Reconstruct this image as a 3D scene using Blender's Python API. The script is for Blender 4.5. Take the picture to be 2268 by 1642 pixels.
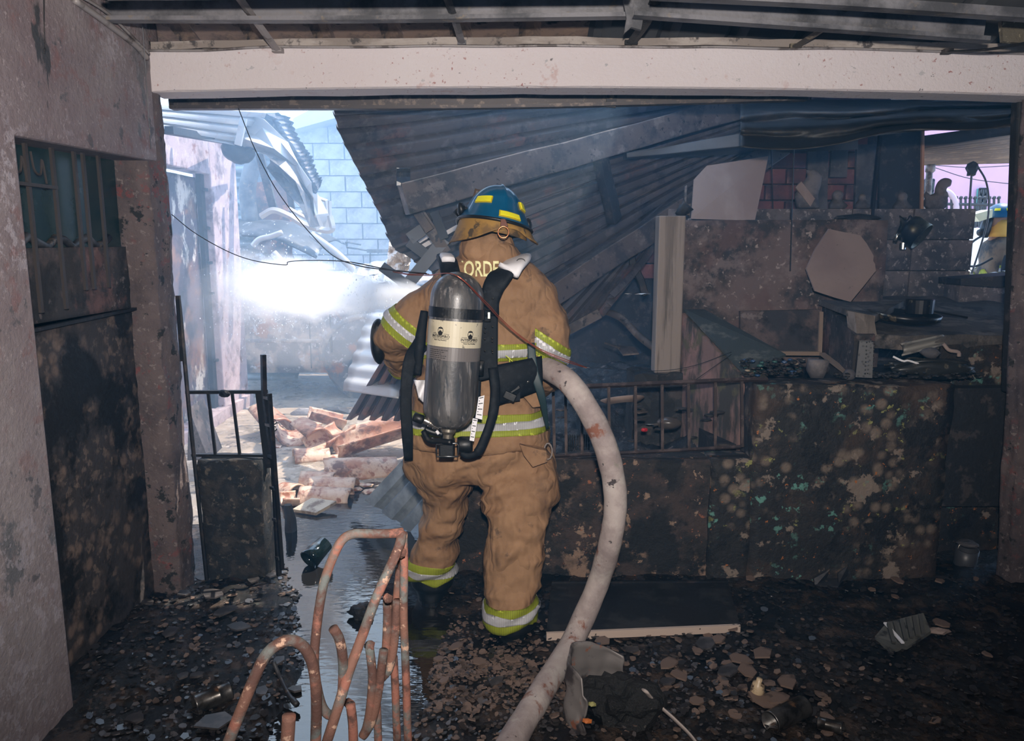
import bpy, bmesh, math, random
from math import sin, cos, pi, radians
from mathutils import Vector as V, Matrix, Quaternion, noise
random.seed(7)
for o in list(bpy.data.objects): bpy.data.objects.remove(o)
SC = bpy.context.scene
COL = SC.collection
# ------------------------------------------------------------- camera
FPX, CX, CY, EYE, PIT = 1700.0, 1134.0, 821.0, 1.6, radians(9.5)
cam = bpy.data.cameras.new('camera'); camo = bpy.data.objects.new('camera', cam); COL.objects.link(camo)
cam.sensor_fit = 'HORIZONTAL'; cam.sensor_width = 36; cam.lens = FPX/2268*36
cam.clip_start = 0.05; cam.clip_end = 400
camo.location = (0, 0, EYE); camo.rotation_euler = (pi/2-PIT, 0, 0)
SC.camera = camo
# ------------------------------------------------------------- world, sun, flash, exposure
w = bpy.data.worlds.new('sky'); SC.world = w; w.use_nodes = True
nt = w.node_tree; bg = nt.nodes['Background']
tc = nt.nodes.new('ShaderNodeTexCoord'); nz = nt.nodes.new('ShaderNodeTexNoise'); nz.inputs['Scale'].default_value = 2.2
nz.inputs['Detail'].default_value = 5
cr = nt.nodes.new('ShaderNodeValToRGB'); cr.color_ramp.elements[0].position = .42; cr.color_ramp.elements[1].position = .62
cr.color_ramp.elements[0].color = (.34, .56, 1, 1); cr.color_ramp.elements[1].color = (.58, .76, 1, 1)
nt.links.new(tc.outputs['Generated'], nz.inputs['Vector']); nt.links.new(nz.outputs['Fac'], cr.inputs['Fac'])
nt.links.new(cr.outputs['Color'], bg.inputs['Color'])
bg.inputs['Strength'].default_value = 3.8
sun = bpy.data.lights.new('sun', 'SUN'); sun.energy = 8; sun.angle = radians(.6); sun.color = (1, .95, .88)
suno = bpy.data.objects.new('sun', sun); COL.objects.link(suno); suno.location = (3, 9, 8)
suno.rotation_euler = V((-.62, -.42, -1.15)).to_track_quat('-Z', 'Y').to_euler()
fl = bpy.data.lights.new('camera_flash', 'SPOT'); fl.energy = 400; fl.spot_size = radians(124); fl.spot_blend = .8
fl.shadow_soft_size = .035; fl.color = (1, .93, .88)
flo = bpy.data.objects.new('camera_flash', fl); COL.objects.link(flo); flo.location = (.02, -.05, 1.80)
flo.rotation_euler = V((-.04, 1, .14)).to_track_quat('-Z', 'Y').to_euler()
SC.view_settings.view_transform = 'Standard'; SC.view_settings.look = 'None'
SC.view_settings.exposure = 0.0; SC.view_settings.gamma = 1.0; SC.view_settings.use_curve_mapping = False
try:
    SC.cycles.volume_step_rate = 2.0; SC.cycles.volume_max_steps = 128; SC.cycles.volume_bounces = 4
except Exception: pass
# ------------------------------------------------------------- helpers
def ray(px, py):
    x = (px-CX)/FPX; y = (CY-py)/FPX
    return V((x, cos(PIT)+y*sin(PIT), -sin(PIT)+y*cos(PIT)))
def P(px, py, Y):
    d = ray(px, py); return V((0, 0, EYE)) + d*(Y/d.y)
def PX(px, py, X):
    d = ray(px, py); return V((0, 0, EYE)) + d*(X/d.x)
def G(px, py, z=0.0):
    d = ray(px, py); return V((0, 0, EYE)) + d*((z-EYE)/d.z)
def lerp(a, b, t): return a+(b-a)*t
def R(a, b): return random.uniform(a, b)
def spl(pts, n):
    """Catmull-Rom resample of a list of vectors."""
    pts = [V(p) for p in pts]
    if len(pts) < 3: return [pts[0].lerp(pts[-1], i/n) for i in range(n+1)]
    out = []
    m = len(pts)-1
    for i in range(n+1):
        t = i/n*m; k = min(int(t), m-1); f = t-k
        p1, p2 = pts[k], pts[k+1]
        p0 = pts[k-1] if k > 0 else p1*2-p2
        p3 = pts[k+2] if k+2 <= m else p2*2-p1
        out.append(.5*((2*p1)+(p2-p0)*f+(2*p0-5*p1+4*p2-p3)*f*f+(3*p1-p0-3*p2+p3)*f**3))
    return out
class MB:
    def __init__(s): s.v = []; s.f = []
    def add(s, vs, fs):
        b = len(s.v); s.v += [V(x) for x in vs]; s.f += [tuple(b+i for i in f) for f in fs]; return s
    def obox(s, c, ax, ay, az):
        c, ax, ay, az = V(c), V(ax), V(ay), V(az)
        vs = [c+ax*i+ay*j+az*k for i in (-1, 1) for j in (-1, 1) for k in (-1, 1)]
        return s.add(vs, [(0, 1, 3, 2), (4, 6, 7, 5), (0, 4, 5, 1), (2, 3, 7, 6), (0, 2, 6, 4), (1, 5, 7, 3)])
    def box(s, x0, x1, y0, y1, z0, z1):
        return s.obox(((x0+x1)/2, (y0+y1)/2, (z0+z1)/2), ((x1-x0)/2, 0, 0), (0, (y1-y0)/2, 0), (0, 0, (z1-z0)/2))
    def bar(s, a, b, wd, th, up=(0, 0, 1)):
        a, b = V(a), V(b); d = (b-a); L = d.length; d.normalize()
        sd = d.cross(V(up));
        if sd.length < 1e-4: sd = d.cross(V((1, 0, 0)))
        sd.normalize(); u = sd.cross(d)
        return s.obox((a+b)/2, d*(L/2), sd*(wd/2), u*(th/2))
    def tube(s, path, r, seg=10, caps=True, closed=False, sq=None):
        path = [V(p) for p in path]; n = len(path)
        rs = r if isinstance(r, (list, tuple)) else [r]*n
        rings = []
        t = (path[1]-path[0]).normalized()
        nrm = t.cross(V((0, 0, 1)));
        if nrm.length < 1e-3: nrm = t.cross(V((1, 0, 0)))
        nrm.normalize(); b0 = len(s.v)
        for i in range(n):
            if closed: tt = path[(i+1) % n]-path[i-1]
            else: tt = path[min(i+1, n-1)]-path[max(i-1, 0)]
            if tt.length > 1e-9: t = tt.normalized()
            nrm = (nrm-t*nrm.dot(t))
            if nrm.length < 1e-5: nrm = t.orthogonal()
            nrm.normalize(); bn = t.cross(nrm)
            for k in range(seg):
                a = 2*pi*k/seg
                q = sq[i] if isinstance(sq, (list, tuple)) else (sq or 1)
                s.v.append(path[i]+(nrm*cos(a)+bn*sin(a)*q)*rs[i])
        m = n if closed else n-1
        for i in range(m):
            for k in range(seg):
                a, b = b0+i*seg+k, b0+i*seg+(k+1) % seg
                c, d = b0+((i+1) % n)*seg+(k+1) % seg, b0+((i+1) % n)*seg+k
                s.f.append((a, b, c, d))
        if caps and not closed:
            s.f.append(tuple(b0+k for k in range(seg))[::-1]); s.f.append(tuple(b0+(n-1)*seg+k for k in range(seg)))
        return s
    def rod(s, a, b, r, seg=10, r2=None): return s.tube([a, b], [r, r if r2 is None else r2], seg)
    def lathe(s, prof, o=(0, 0, 0), axis=(0, 0, 1), seg=32, arc=1.0):
        o = V(o); ax = V(axis).normalized(); q = V((0, 0, 1)).rotation_difference(ax); b0 = len(s.v)
        ns = seg if arc >= 1 else seg+1
        for (r, h) in prof:
            for k in range(ns):
                a = 2*pi*arc*k/seg; s.v.append(o+q @ V((r*cos(a), r*sin(a), h)))
        for i in range(len(prof)-1):
            for k in range(seg):
                k2 = (k+1) % ns
                s.f.append((b0+i*ns+k, b0+i*ns+k2, b0+(i+1)*ns+k2, b0+(i+1)*ns+k))
        if arc >= 1:
            if prof[0][0] > 1e-6: s.f.append(tuple(b0+k for k in range(ns))[::-1])
            if prof[-1][0] > 1e-6: s.f.append(tuple(b0+(len(prof)-1)*ns+k for k in range(ns)))
        return s
    def grid(s, fn, nu, nv, th=0.0):
        """thick surface sheet fn(u,v)->V"""
        g = [[V(fn(i/nu, j/nv)) for j in range(nv+1)] for i in range(nu+1)]
        b0 = len(s.v); W = nv+1
        for row in g: s.v += row
        for i in range(nu):
            for j in range(nv): s.f.append((b0+i*W+j, b0+(i+1)*W+j, b0+(i+1)*W+j+1, b0+i*W+j+1))
        if th:
            b1 = len(s.v)
            for i in range(nu+1):
                for j in range(nv+1):
                    du = g[min(i+1, nu)][j]-g[max(i-1, 0)][j]; dv = g[i][min(j+1, nv)]-g[i][max(j-1, 0)]
                    n = du.cross(dv)
                    n = n.normalized() if n.length > 1e-12 else V((0, 0, 1))
                    s.v.append(g[i][j]-n*th)
            for i in range(nu):
                for j in range(nv): s.f.append((b1+i*W+j, b1+i*W+j+1, b1+(i+1)*W+j+1, b1+(i+1)*W+j))
            for i in range(nu):
                for j, fl_ in ((0, 0), (nv, 1)):
                    q = (b0+i*W+j, b1+i*W+j, b1+(i+1)*W+j, b0+(i+1)*W+j); s.f.append(q[::-1] if fl_ else q)
            for j in range(nv):
                for i, fl_ in ((0, 1), (nu, 0)):
                    q = (b0+i*W+j, b1+i*W+j, b1+i*W+j+1, b0+i*W+j+1); s.f.append(q[::-1] if fl_ else q)
        return s
    def prism(s, pts, ext):
        pts = [V(p) for p in pts]; ext = V(ext); n = len(pts); b = len(s.v)
        s.v += pts+[p+ext for p in pts]
        s.f.append(tuple(b+i for i in range(n))[::-1]); s.f.append(tuple(b+n+i for i in range(n)))
        for i in range(n): s.f.append((b+i, b+(i+1) % n, b+n+(i+1) % n, b+n+i))
        return s
    def rock(s, c, r, seed=0, sub=2, sq=(1, 1, 1), amp=.35):
        bm = bmesh.new(); bmesh.ops.create_icosphere(bm, subdivisions=sub, radius=1)
        off = V((seed*3.1, seed*1.7, seed*.9)); b = len(s.v)
        for v in bm.verts:
            k = 1+amp*noise.noise(v.co*1.4+off)+amp*.4*noise.noise(v.co*3.7+off)
            s.v.append(V(c)+V((v.co.x*sq[0], v.co.y*sq[1], v.co.z*sq[2]))*r*k)
        for f in bm.faces: s.f.append(tuple(b+v.index for v in f.verts))
        bm.free(); return s
    def jitter(s, a, f=3.0):
        for i, v in enumerate(s.v): s.v[i] = v+V(noise.noise_vector(v*f))*a
        return s
    def mesh(s, name, mat, smooth=False):
        me = bpy.data.meshes.new(name); me.from_pydata([tuple(v) for v in s.v], [], s.f); me.update()
        if mat: me.materials.append(mat)
        if smooth: me.polygons.foreach_set('use_smooth', [True]*len(me.polygons))
        return me
    def build(s, name, mat, parent=None, smooth=False, bevel=0, sub=0, recalc=True):
        if not s.v: s.box(0, .01, 0, .01, 0, .01)
        xs = [v.x for v in s.v]; ys = [v.y for v in s.v]; zs = [v.z for v in s.v]
        o0 = V(((min(xs)+max(xs))/2, (min(ys)+max(ys))/2, min(zs)))
        me = bpy.data.meshes.new(name); me.from_pydata([tuple(v-o0) for v in s.v], [], s.f)
        if recalc:
            bm = bmesh.new(); bm.from_mesh(me); bmesh.ops.recalc_face_normals(bm, faces=bm.faces); bm.to_mesh(me); bm.free()
        me.update()
        if mat: me.materials.append(mat)
        if smooth: me.polygons.foreach_set('use_smooth', [True]*len(me.polygons))
        o = bpy.data.objects.new(name, me); COL.objects.link(o); attach(o, parent, o0)
        if bevel:
            m = o.modifiers.new('bevel', 'BEVEL'); m.width = bevel; m.segments = 2; m.limit_method = 'ANGLE'
        if sub:
            m = o.modifiers.new('sub', 'SUBSURF'); m.levels = sub; m.render_levels = sub
        return o
WL = {}
def attach(o, parent, loc):
    loc = V(loc)
    if parent is None: o.location = loc; WL[o.name] = loc
    else: o.parent = parent; o.location = loc-WL[parent.name]; WL[o.name] = loc
def tag(o, label=None, cat=None, group=None, kind=None):
    if label: o['label'] = label
    if cat: o['category'] = cat
    if group: o['group'] = group
    if kind: o['kind'] = kind
    return o
def E(name, loc, label, cat, group=None):
    o = bpy.data.objects.new(name, None); COL.objects.link(o); o.empty_display_size = .1
    attach(o, None, loc); return tag(o, label, cat, group)
def S(o, label=None): o['kind'] = 'structure'; 
def struct(o, label=None):
    o['kind'] = 'structure'
    if label: o['label'] = label
    return o
def inst(name, me, parent, loc, rot=(0, 0, 0), sc=(1, 1, 1)):
    o = bpy.data.objects.new(name, me); COL.objects.link(o); attach(o, parent, loc)
    o.rotation_euler = rot; o.scale = sc; return o
# ------------------------------------------------------------- materials
def mat(name, base, rough=.8, metal=0.0, layers=(), bump=0.0, bs=30, spec=.5, bd=6, coat=0, alpha=None, var=.0, sheen=0, wb=None):
    """layers: (color, scale, threshold, softness[, dict(k,st,seed,a,r,m,b)])"""
    m = bpy.data.materials.new(name); m.use_nodes = True
    nt = m.node_tree; N = nt.nodes; L = nt.links; b = N['Principled BSDF']
    tc = N.new('ShaderNodeTexCoord')
    def noisef(scale, seed=0, st=(1, 1, 1), detail=7, k='n'):
        mp = N.new('ShaderNodeMapping'); mp.inputs['Location'].default_value = (seed*1.37+.3, seed*.71, seed*2.3)
        mp.inputs['Scale'].default_value = st; L.new(tc.outputs['Object'], mp.inputs['Vector'])
        if k == 'v':
            t = N.new('ShaderNodeTexVoronoi'); t.inputs['Scale'].default_value = scale
            L.new(mp.outputs[0], t.inputs['Vector']); return t.outputs['Distance']
        if k == 'w':
            t = N.new('ShaderNodeTexWave'); t.inputs['Scale'].default_value = scale; t.inputs['Distortion'].default_value = 0
            t.bands_direction = 'X'; L.new(mp.outputs[0], t.inputs['Vector']); return t.outputs['Fac']
        t = N.new('ShaderNodeTexNoise'); t.inputs['Scale'].default_value = scale; t.inputs['Detail'].default_value = detail
        t.inputs['Roughness'].default_value = .65; L.new(mp.outputs[0], t.inputs['Vector']); return t.outputs['Fac']
    col = N.new('ShaderNodeRGB'); col.outputs[0].default_value = (*base, 1); cur = col.outputs[0]
    rv = N.new('ShaderNodeValue'); rv.outputs[0].default_value = rough; rcur = rv.outputs[0]
    if var:
        f = noisef(5, 3, detail=4); mr = N.new('ShaderNodeMapRange'); mr.inputs['From Min'].default_value = .3; mr.inputs['From Max'].default_value = .7
        mr.inputs['To Min'].default_value = 1-var; mr.inputs['To Max'].default_value = 1+var; L.new(f, mr.inputs['Value'])
        vm = N.new('ShaderNodeVectorMath'); vm.operation = 'SCALE'; L.new(cur, vm.inputs[0]); L.new(mr.outputs[0], vm.inputs['Scale']); cur = vm.outputs[0]
    for i, ly in enumerate(layers):
        c, sc, th, so = ly[:4]; d = ly[4] if len(ly) > 4 else {}
        if d.get('k', 'n') == 'n': th = .5+(th-.5)*.74; so = so*.8
        f = noisef(sc, d.get('seed', i+1), d.get('st', (1, 1, 1)), d.get('det', 8), d.get('k', 'n'))
        mr = N.new('ShaderNodeMapRange'); mr.inputs['From Min'].default_value = th-so; mr.inputs['From Max'].default_value = th+so
        if d.get('inv'): mr.inputs['To Min'].default_value = 1; mr.inputs['To Max'].default_value = 0
        L.new(f, mr.inputs['Value']); fac = mr.outputs[0]
        if 'x' in d:      # multiply with a second noise mask
            f2 = noisef(d['x'][0], i+11); m2 = N.new('ShaderNodeMapRange'); x1 = .5+(d['x'][1]-.5)*.74; m2.inputs['From Min'].default_value = x1-.05
            m2.inputs['From Max'].default_value = x1+.05; L.new(f2, m2.inputs['Value'])
            mm = N.new('ShaderNodeMath'); mm.operation = 'MULTIPLY'; L.new(fac, mm.inputs[0]); L.new(m2.outputs[0], mm.inputs[1]); fac = mm.outputs[0]
        if 'a' in d:
            mm = N.new('ShaderNodeMath'); mm.operation = 'MULTIPLY'; L.new(fac, mm.inputs[0]); mm.inputs[1].default_value = d['a']; fac = mm.outputs[0]
        mx = N.new('ShaderNodeMix'); mx.data_type = 'RGBA'; L.new(fac, mx.inputs['Factor']); L.new(cur, mx.inputs['A']); mx.inputs['B'].default_value = (*c, 1)
        cur = mx.outputs['Result']
        if 'r' in d:
            mx = N.new('ShaderNodeMix'); mx.data_type = 'FLOAT'; L.new(fac, mx.inputs['Factor']); L.new(rcur, mx.inputs['A']); mx.inputs['B'].default_value = d['r']
            rcur = mx.outputs['Result']
    L.new(cur, b.inputs['Base Color']); L.new(rcur, b.inputs['Roughness'])
    b.inputs['Metallic'].default_value = metal; b.inputs['Specular IOR Level'].default_value = spec
    if coat: b.inputs['Coat Weight'].default_value = coat
    if sheen: b.inputs['Sheen Weight'].default_value = sheen
    if bump:
        f = noisef(bs, 9, detail=bd); bp = N.new('ShaderNodeBump'); bp.inputs['Strength'].default_value = 1
        bp.inputs['Distance'].default_value = bump; L.new(f, bp.inputs['Height']); L.new(bp.outputs[0], b.inputs['Normal'])
    if wb:
        f = noisef(wb[0], 17, (1, 1, .55), 3); ab = N.new('ShaderNodeMath'); ab.operation = 'SUBTRACT'; ab.inputs[1].default_value = .5; L.new(f, ab.inputs[0])
        a2 = N.new('ShaderNodeMath'); a2.operation = 'ABSOLUTE'; L.new(ab.outputs[0], a2.inputs[0])
        b2_ = N.new('ShaderNodeBump'); b2_.inputs['Distance'].default_value = wb[1]; L.new(a2.outputs[0], b2_.inputs['Height'])
        if bump: L.new(bp.outputs[0], b2_.inputs['Normal'])
        L.new(b2_.outputs[0], b.inputs['Normal'])
    return m
def volmat(name, col, dens, aniso=.3):
    m = bpy.data.materials.new(name); m.use_nodes = True; N = m.node_tree.nodes; L = m.node_tree.links
    for n in list(N):
        if n.type != 'OUTPUT_MATERIAL': N.remove(n)
    out = [n for n in N if n.type == 'OUTPUT_MATERIAL'][0]
    v = N.new('ShaderNodeVolumeScatter'); v.inputs['Color'].default_value = (*col, 1); v.inputs['Density'].default_value = dens
    v.inputs['Anisotropy'].default_value = aniso; L.new(v.outputs[0], out.inputs['Volume']); return m
def emis(name, col, st):
    m = bpy.data.materials.new(name); m.use_nodes = True; b = m.node_tree.nodes['Principled BSDF']
    b.inputs['Emission Color'].default_value = (*col, 1); b.inputs['Emission Strength'].default_value = st; return m
BLK = (.006, .006, .007)
plaster = mat('pale_plaster', (.66, .59, .59), .85, layers=[((.50, .30, .27), 9, .66, .03, dict(x=(1.6, .55), a=.7)), ((.36, .35, .36), 14, .71, .01, dict(a=.8, st=(1, 1, 1.4))),
      ((.34, .13, .11), 46, .68, .015, dict(x=(3, .5))), ((.10, .09, .09), 30, .73, .01, {}), ((.70, .66, .66), 3, .5, .15, dict(a=.35))], bump=.004, bs=60)
wallm = mat('mauve_wall_plaster', (.20, .155, .162), .9, layers=[((.31, .27, .27), .9, .52, .12, dict(seed=21)), ((.15, .15, .16), 4.2, .665, .02, dict(seed=22, st=(1, 1, .6))), ((.42, .38, .41), 26, .56, .03, dict(x=(1.5, .5), a=.7)), ((.42, .36, .36), 60, .66, .02, dict(a=.6)),
      ((.22, .09, .08), 11, .62, .05, dict(x=(1.1, .54), a=.55)), ((.09, .09, .10), 7, .70, .02, dict(a=.8)), ((.16, .13, .13), 2.0, .60, .1, dict(a=.5)),
      ((.05, .05, .055), 3.0, .70, .015, dict(st=(1, 1, .35)))], bump=.006, bs=45)
wallw = mat('grey_wall_plaster', (.40, .36, .36), .9, layers=[((.30, .20, .19), 5, .57, .08, dict(x=(.9, .5), a=.7)), ((.13, .13, .14), 5, .66, .03, dict(a=.8, st=(1, 1, .7))),
      ((.10, .09, .09), 40, .70, .01, {}), ((.46, .42, .42), 30, .6, .05, dict(a=.5))], bump=.004, bs=50)
columnm = mat('sooty_column_plaster', (.125, .095, .092), .92, layers=[((.05, .04, .045), 3.2, .50, .10, dict(a=.8)), ((.20, .05, .045), 24, .60, .02, dict(x=(2.2, .55), a=.7)),
      ((.26, .22, .21), 38, .64, .03, dict(a=.6)), ((.02, .02, .02), 13, .64, .02, {})], bump=.008, bs=40)
sootw = mat('sooty_wall', (.035, .032, .034), .9, layers=[((.12, .085, .078), 4.2, .56, .07, dict(a=.8)), ((.012, .013, .016), 6, .55, .06, dict(a=.9)),
      ((.22, .18, .17), 24, .62, .03, dict(x=(3, .5), a=.6)), ((.20, .10, .09), 3.1, .63, .05, dict(a=.6))], bump=.008, bs=30)
lowm = mat('charred_low_wall', (.016, .014, .014), .75, layers=[((.045, .03, .026), 9, .50, .08, {}), ((.23, .15, .105), 4.6, .555, .012, dict(x=(1.9, .47), seed=4)),
      ((.25, .17, .12), 17, .655, .012, dict(seed=8)), ((.28, .10, .05), 30, .68, .01, dict(x=(3, .5), seed=2)), ((.005, .005, .006), 3.2, .56, .03, dict(seed=5))], bump=.008, bs=30)
cntm = mat('blistered_counter_wall', (.013, .012, .012), .7, layers=[((.045, .028, .02), 3.6, .56, .08, dict(seed=3)), ((.15, .115, .088), 15, .36, .12, dict(k='v', inv=1, x=(2.1, .52))),
      ((.19, .15, .12), 6, .62, .015, dict(seed=6)), ((.10, .26, .22), 13, .63, .02, dict(x=(2.3, .56), seed=2)), ((.30, .31, .10), 17, .66, .015, dict(x=(2.1, .57), seed=12)),
      ((.35, .12, .03), 25, .70, .01, dict(seed=13)), ((.004, .004, .005), 4, .60, .02, dict(seed=5))], bump=.01, bs=24)
blackm = mat('soot_black', (.012, .012, .013), .7, layers=[((.05, .04, .037), 14, .62, .04, {})], bump=.006, bs=30)
greysteel = mat('smoked_steel', (.12, .12, .125), .5, .5, layers=[((.045, .045, .05), 5, .5, .1, {}), ((.17, .13, .10), 18, .64, .04, {})], bump=.002, bs=18)
purlm = mat('purlin_steel', (.20, .195, .205), .6, .3, layers=[((.07, .07, .075), 4, .52, .1, {}), ((.24, .19, .13), 16, .68, .04, dict(a=.6))], bump=.002)
strapm = mat('pale_steel_strap', (.32, .29, .28), .55, .3, layers=[((.12, .10, .09), 9, .58, .06, {})], bump=.002)
rustroof = mat('rust_brown_roofing', (.27, .19, .15), .7, .15, layers=[((.05, .045, .045), 4.0, .52, .08, {}), ((.34, .24, .17), 12, .60, .06, dict(a=.7)), ((.02, .02, .022), 8, .66, .04, {})], bump=.003, bs=16)
darkroof = mat('dark_blue_grey_roofing', (.085, .092, .10), .65, .2, layers=[((.11, .11, .115), 5, .55, .08, dict(a=.6))], bump=.002)
sheetm = mat('scorched_roof_sheet', (.12, .10, .095), .55, .35, layers=[((.08, .07, .07), 2.6, .50, .10, dict(st=(1, 1, 1))), ((.30, .11, .07), 4, .66, .06, dict(a=.5)),
      ((.035, .033, .036), 5, .62, .05, dict(a=.8)), ((.26, .225, .21), 9, .62, .06, dict(a=.4))], bump=.002, bs=20)
boxm = mat('scorched_box_beam', (.105, .083, .074), .6, .3, layers=[((.05, .045, .045), 6, .55, .07, {}), ((.24, .20, .18), 11, .62, .05, dict(a=.5)), ((.02, .02, .02), 22, .66, .03, {})], bump=.002)
blacksteel = mat('black_burnt_steel', (.012, .012, .014), .5, .4, layers=[((.04, .03, .028), 16, .6, .05, {})], bump=.002)
zinc = mat('sunlit_zinc', (.46, .45, .44), .45, .35, layers=[((.40, .30, .26), 6, .66, .04, dict(a=.6)), ((.45, .45, .46), 10, .5, .1, dict(a=.5))], bump=.001)
zincblue = mat('blue_grey_zinc', (.22, .26, .29), .35, .5, layers=[((.12, .14, .15), 5, .5, .1, {}), ((.40, .42, .42), 14, .62, .05, dict(a=.5))], bump=.001)
# ============================================================= SETTING
XW = -1.52
# ground: uneven burnt floor, with a lower channel where the water stands
def chan(y):      # centre, half width of the puddle channel
    cs = [(.5, -.55, .16), (2.2, -.54, .22), (2.6, -.54, .25), (3.0, -.58, .32), (3.4, -.74, .30), (3.9, -.88, .42), (4.6, -1.0, .8), (6, -1.2, 1.6), (12, -1.3, 2.5)]
    for a, b in zip(cs, cs[1:]):
        if y <= b[0]:
            t = max(0, (y-a[0])/(b[0]-a[0])); return lerp(a[1], b[1], t), lerp(a[2], b[2], t)
    return cs[-1][1:]
def gz(x, y):
    c, h = chan(y); n = noise.noise(V((x*2.3, y*2.3, 0)))
    d = abs(x-c+.07*n+.05*noise.noise(V((x*7, y*7, 2))))/h
    k = min(1, max(0, (d-.75)/.55)); k = k*k*(3-2*k)
    z = -.022+k*(.040+.022*n+.02*noise.noise(V((x*5, y*5, 4))))
    if y < 4.2: z += .012*noise.noise(V((x*16, y*16, 1)))*(.12+k)+.006*noise.noise(V((x*38, y*38, 6)))*k
    if x > .9 and y < 3.2: z += -.012*min(1, (x-.9))
    if y > 3.7 and x > -.3:
        z += min(.32, (y-3.7)*.5)*min(1, (x+.3)/.8)
    if y > 4.2: z += .040*min(1, (y-4.2)/1.6)
    if y > 4.2 and x < -.3: z += .006*noise.noise(V((x*9, y*9, 1)))
    return z
charfloor = mat('wet_charred_floor', (.010, .009, .008), .28, layers=[((.05, .032, .022), 9, .57, .05, dict(r=.5)), ((.10, .07, .055), 34, .64, .03, dict(r=.6, a=.7)), ((.003, .003, .003), 4, .55, .1, dict(r=.12))], bump=.012, bs=42, bd=8)
yardm = mat('wet_yard_concrete', (.40, .33, .26), .4, layers=[((.27, .23, .18), 2.4, .52, .08, dict(r=.25)), ((.10, .09, .085), 7, .62, .05, {}), ((.52, .46, .40), 13, .62, .05, {})], bump=.006, bs=14)
m = MB(); m.grid(lambda u, v: (lerp(-4.5, 4.2, u), lerp(-1.2, 4.15, v), gz(lerp(-4.5, 4.2, u), lerp(-1.2, 4.15, v))), 330, 210)
struct(m.build('floor', charfloor, smooth=True, recalc=False), 'charred uneven floor of the burnt room, wet and strewn with flakes')
def yz(x, y): return gz(x, y)
m = MB(); m.grid(lambda u, v: (lerp(-6, 14, u), lerp(4.15, 24, v*v*.6+v*.4), yz(lerp(-6, 14, u), lerp(4.15, 24, v*v*.6+v*.4)) if lerp(4.15, 24, v*v*.6+v*.4) < 9 else gz(lerp(-6, 14, u), 9)*.5), 150, 130)
struct(m.build('floor', yardm, smooth=True, recalc=False), 'wet sunlit concrete ground of the yard beyond the opening')
wat = bpy.data.materials.new('shallow_water'); wat.use_nodes = True
b = wat.node_tree.nodes['Principled BSDF']; b.inputs['Base Color'].default_value = (.012, .011, .010, 1); b.inputs['Roughness'].default_value = .03
b.inputs['IOR'].default_value = 1.5; b.inputs['Specular IOR Level'].default_value = .8
N = wat.node_tree.nodes; tn = N.new('ShaderNodeTexNoise'); tn.inputs['Scale'].default_value = 13; bp = N.new('ShaderNodeBump'); bp.inputs['Distance'].default_value = .0012
tc = N.new('ShaderNodeTexCoord'); mp = N.new('ShaderNodeMapping'); mp.inputs['Scale'].default_value = (1, 2.4, 1)
wat.node_tree.links.new(tc.outputs['Object'], mp.inputs[0]); wat.node_tree.links.new(mp.outputs[0], tn.inputs['Vector'])
wat.node_tree.links.new(tn.outputs['Fac'], bp.inputs['Height']); wat.node_tree.links.new(bp.outputs[0], b.inputs['Normal'])
m = MB(); m.grid(lambda u, v: (lerp(-1.5, 1.2, u), lerp(.3, 6.2, v), -.004), 12, 20)
tag(m.build('puddle', wat, recalc=False), 'shallow black water lying in the doorway and reflecting the sky', 'water', kind='stuff')

# left wall with its deep doorway (wall plane x = XW)
D0, D1, DZ = 2.44, 3.32, 1.92
def wallgrid(m, x, y0, y1, z0, z1, th):
    m.box(x-th, x, y0, y1, z0, z1)
m = MB(); m.prism([(XW, -1.2, -.1), (XW, D0, -.1), (XW, D0, DZ), (XW, 3.40, DZ+.02), (XW, 3.40, 3.3), (XW, -1.2, 3.3)], (-.22, 0, 0))
# rough near jamb edge
ob = m.build('wall_left', wallm, bevel=.012); struct(ob, 'mauve and grey flaking plaster wall around the left doorway')
m = MB()
def colf(u, v):
    z = lerp(-.1, 2.62, v); a = u
    pts = [(XW-.22, 3.325), (XW-.05, 3.32), (XW-.012, 3.332), (XW-.004, 3.39), (XW+.006, 3.44), (XW-.012, 3.50), (XW-.3, 3.53)]
    k = min(int(a*6), 5); f = a*6-k; x = lerp(pts[k][0], pts[k+1][0], f); y = lerp(pts[k][1], pts[k+1][1], f)
    n = noise.noise(V((x*14, y*14, z*6)))*.012+noise.noise(V((x*30, y*30, z*26)))*.006
    fl_ = .05*max(0, .25-z)*0
    return V((x+n+fl_-.03*(z/2.4)*0, y+n*.6, z))
m.grid(colf, 36, 110, .0); m.box(XW-.24, XW-.06, 3.36, 3.50, -.1, 2.6)
struct(m.build('wall_left', columnm, smooth=True), 'sooty rough plaster column at the end of the left wall')
# upper gable strip + cable
m = MB(); pts = [(PX(165, 0, XW+.012)), PX(235, 50, XW+.012), PX(300, 100, XW+.012), PX(325, 128, XW+.012)]
m.tube(spl(pts, 24), .012, 8); m.tube(spl([p+V((.01, 0, .02+.012*sin(i*2.)))for i, p in enumerate(pts)], 24), .006, 6)
tag(m.build('electric_cable', strapm, smooth=True), 'grey cable running down the top of the left wall', 'cable')
m = MB(); m.tube(spl([PX(97, -10, XW+.01), PX(98, 60, XW+.012), PX(99, 100, XW+.01), PX(99, 118, XW+.01)], 16), [.0022]*13+[.0045]*2+[.002]*2, 6)
tag(m.build('hanging_string', blackm), 'short black cord hanging on the left wall near the ceiling', 'cord')
m = MB(); m.tube([P(315, -20, 3.28), P(316, 60, 3.28), P(322, 150, 3.3), P(334, 330, 3.3)], .0018, 6)
tag(m.build('thin_wire', greysteel), 'thin grey wire hanging beside the corner of the beam', 'wire')
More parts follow.
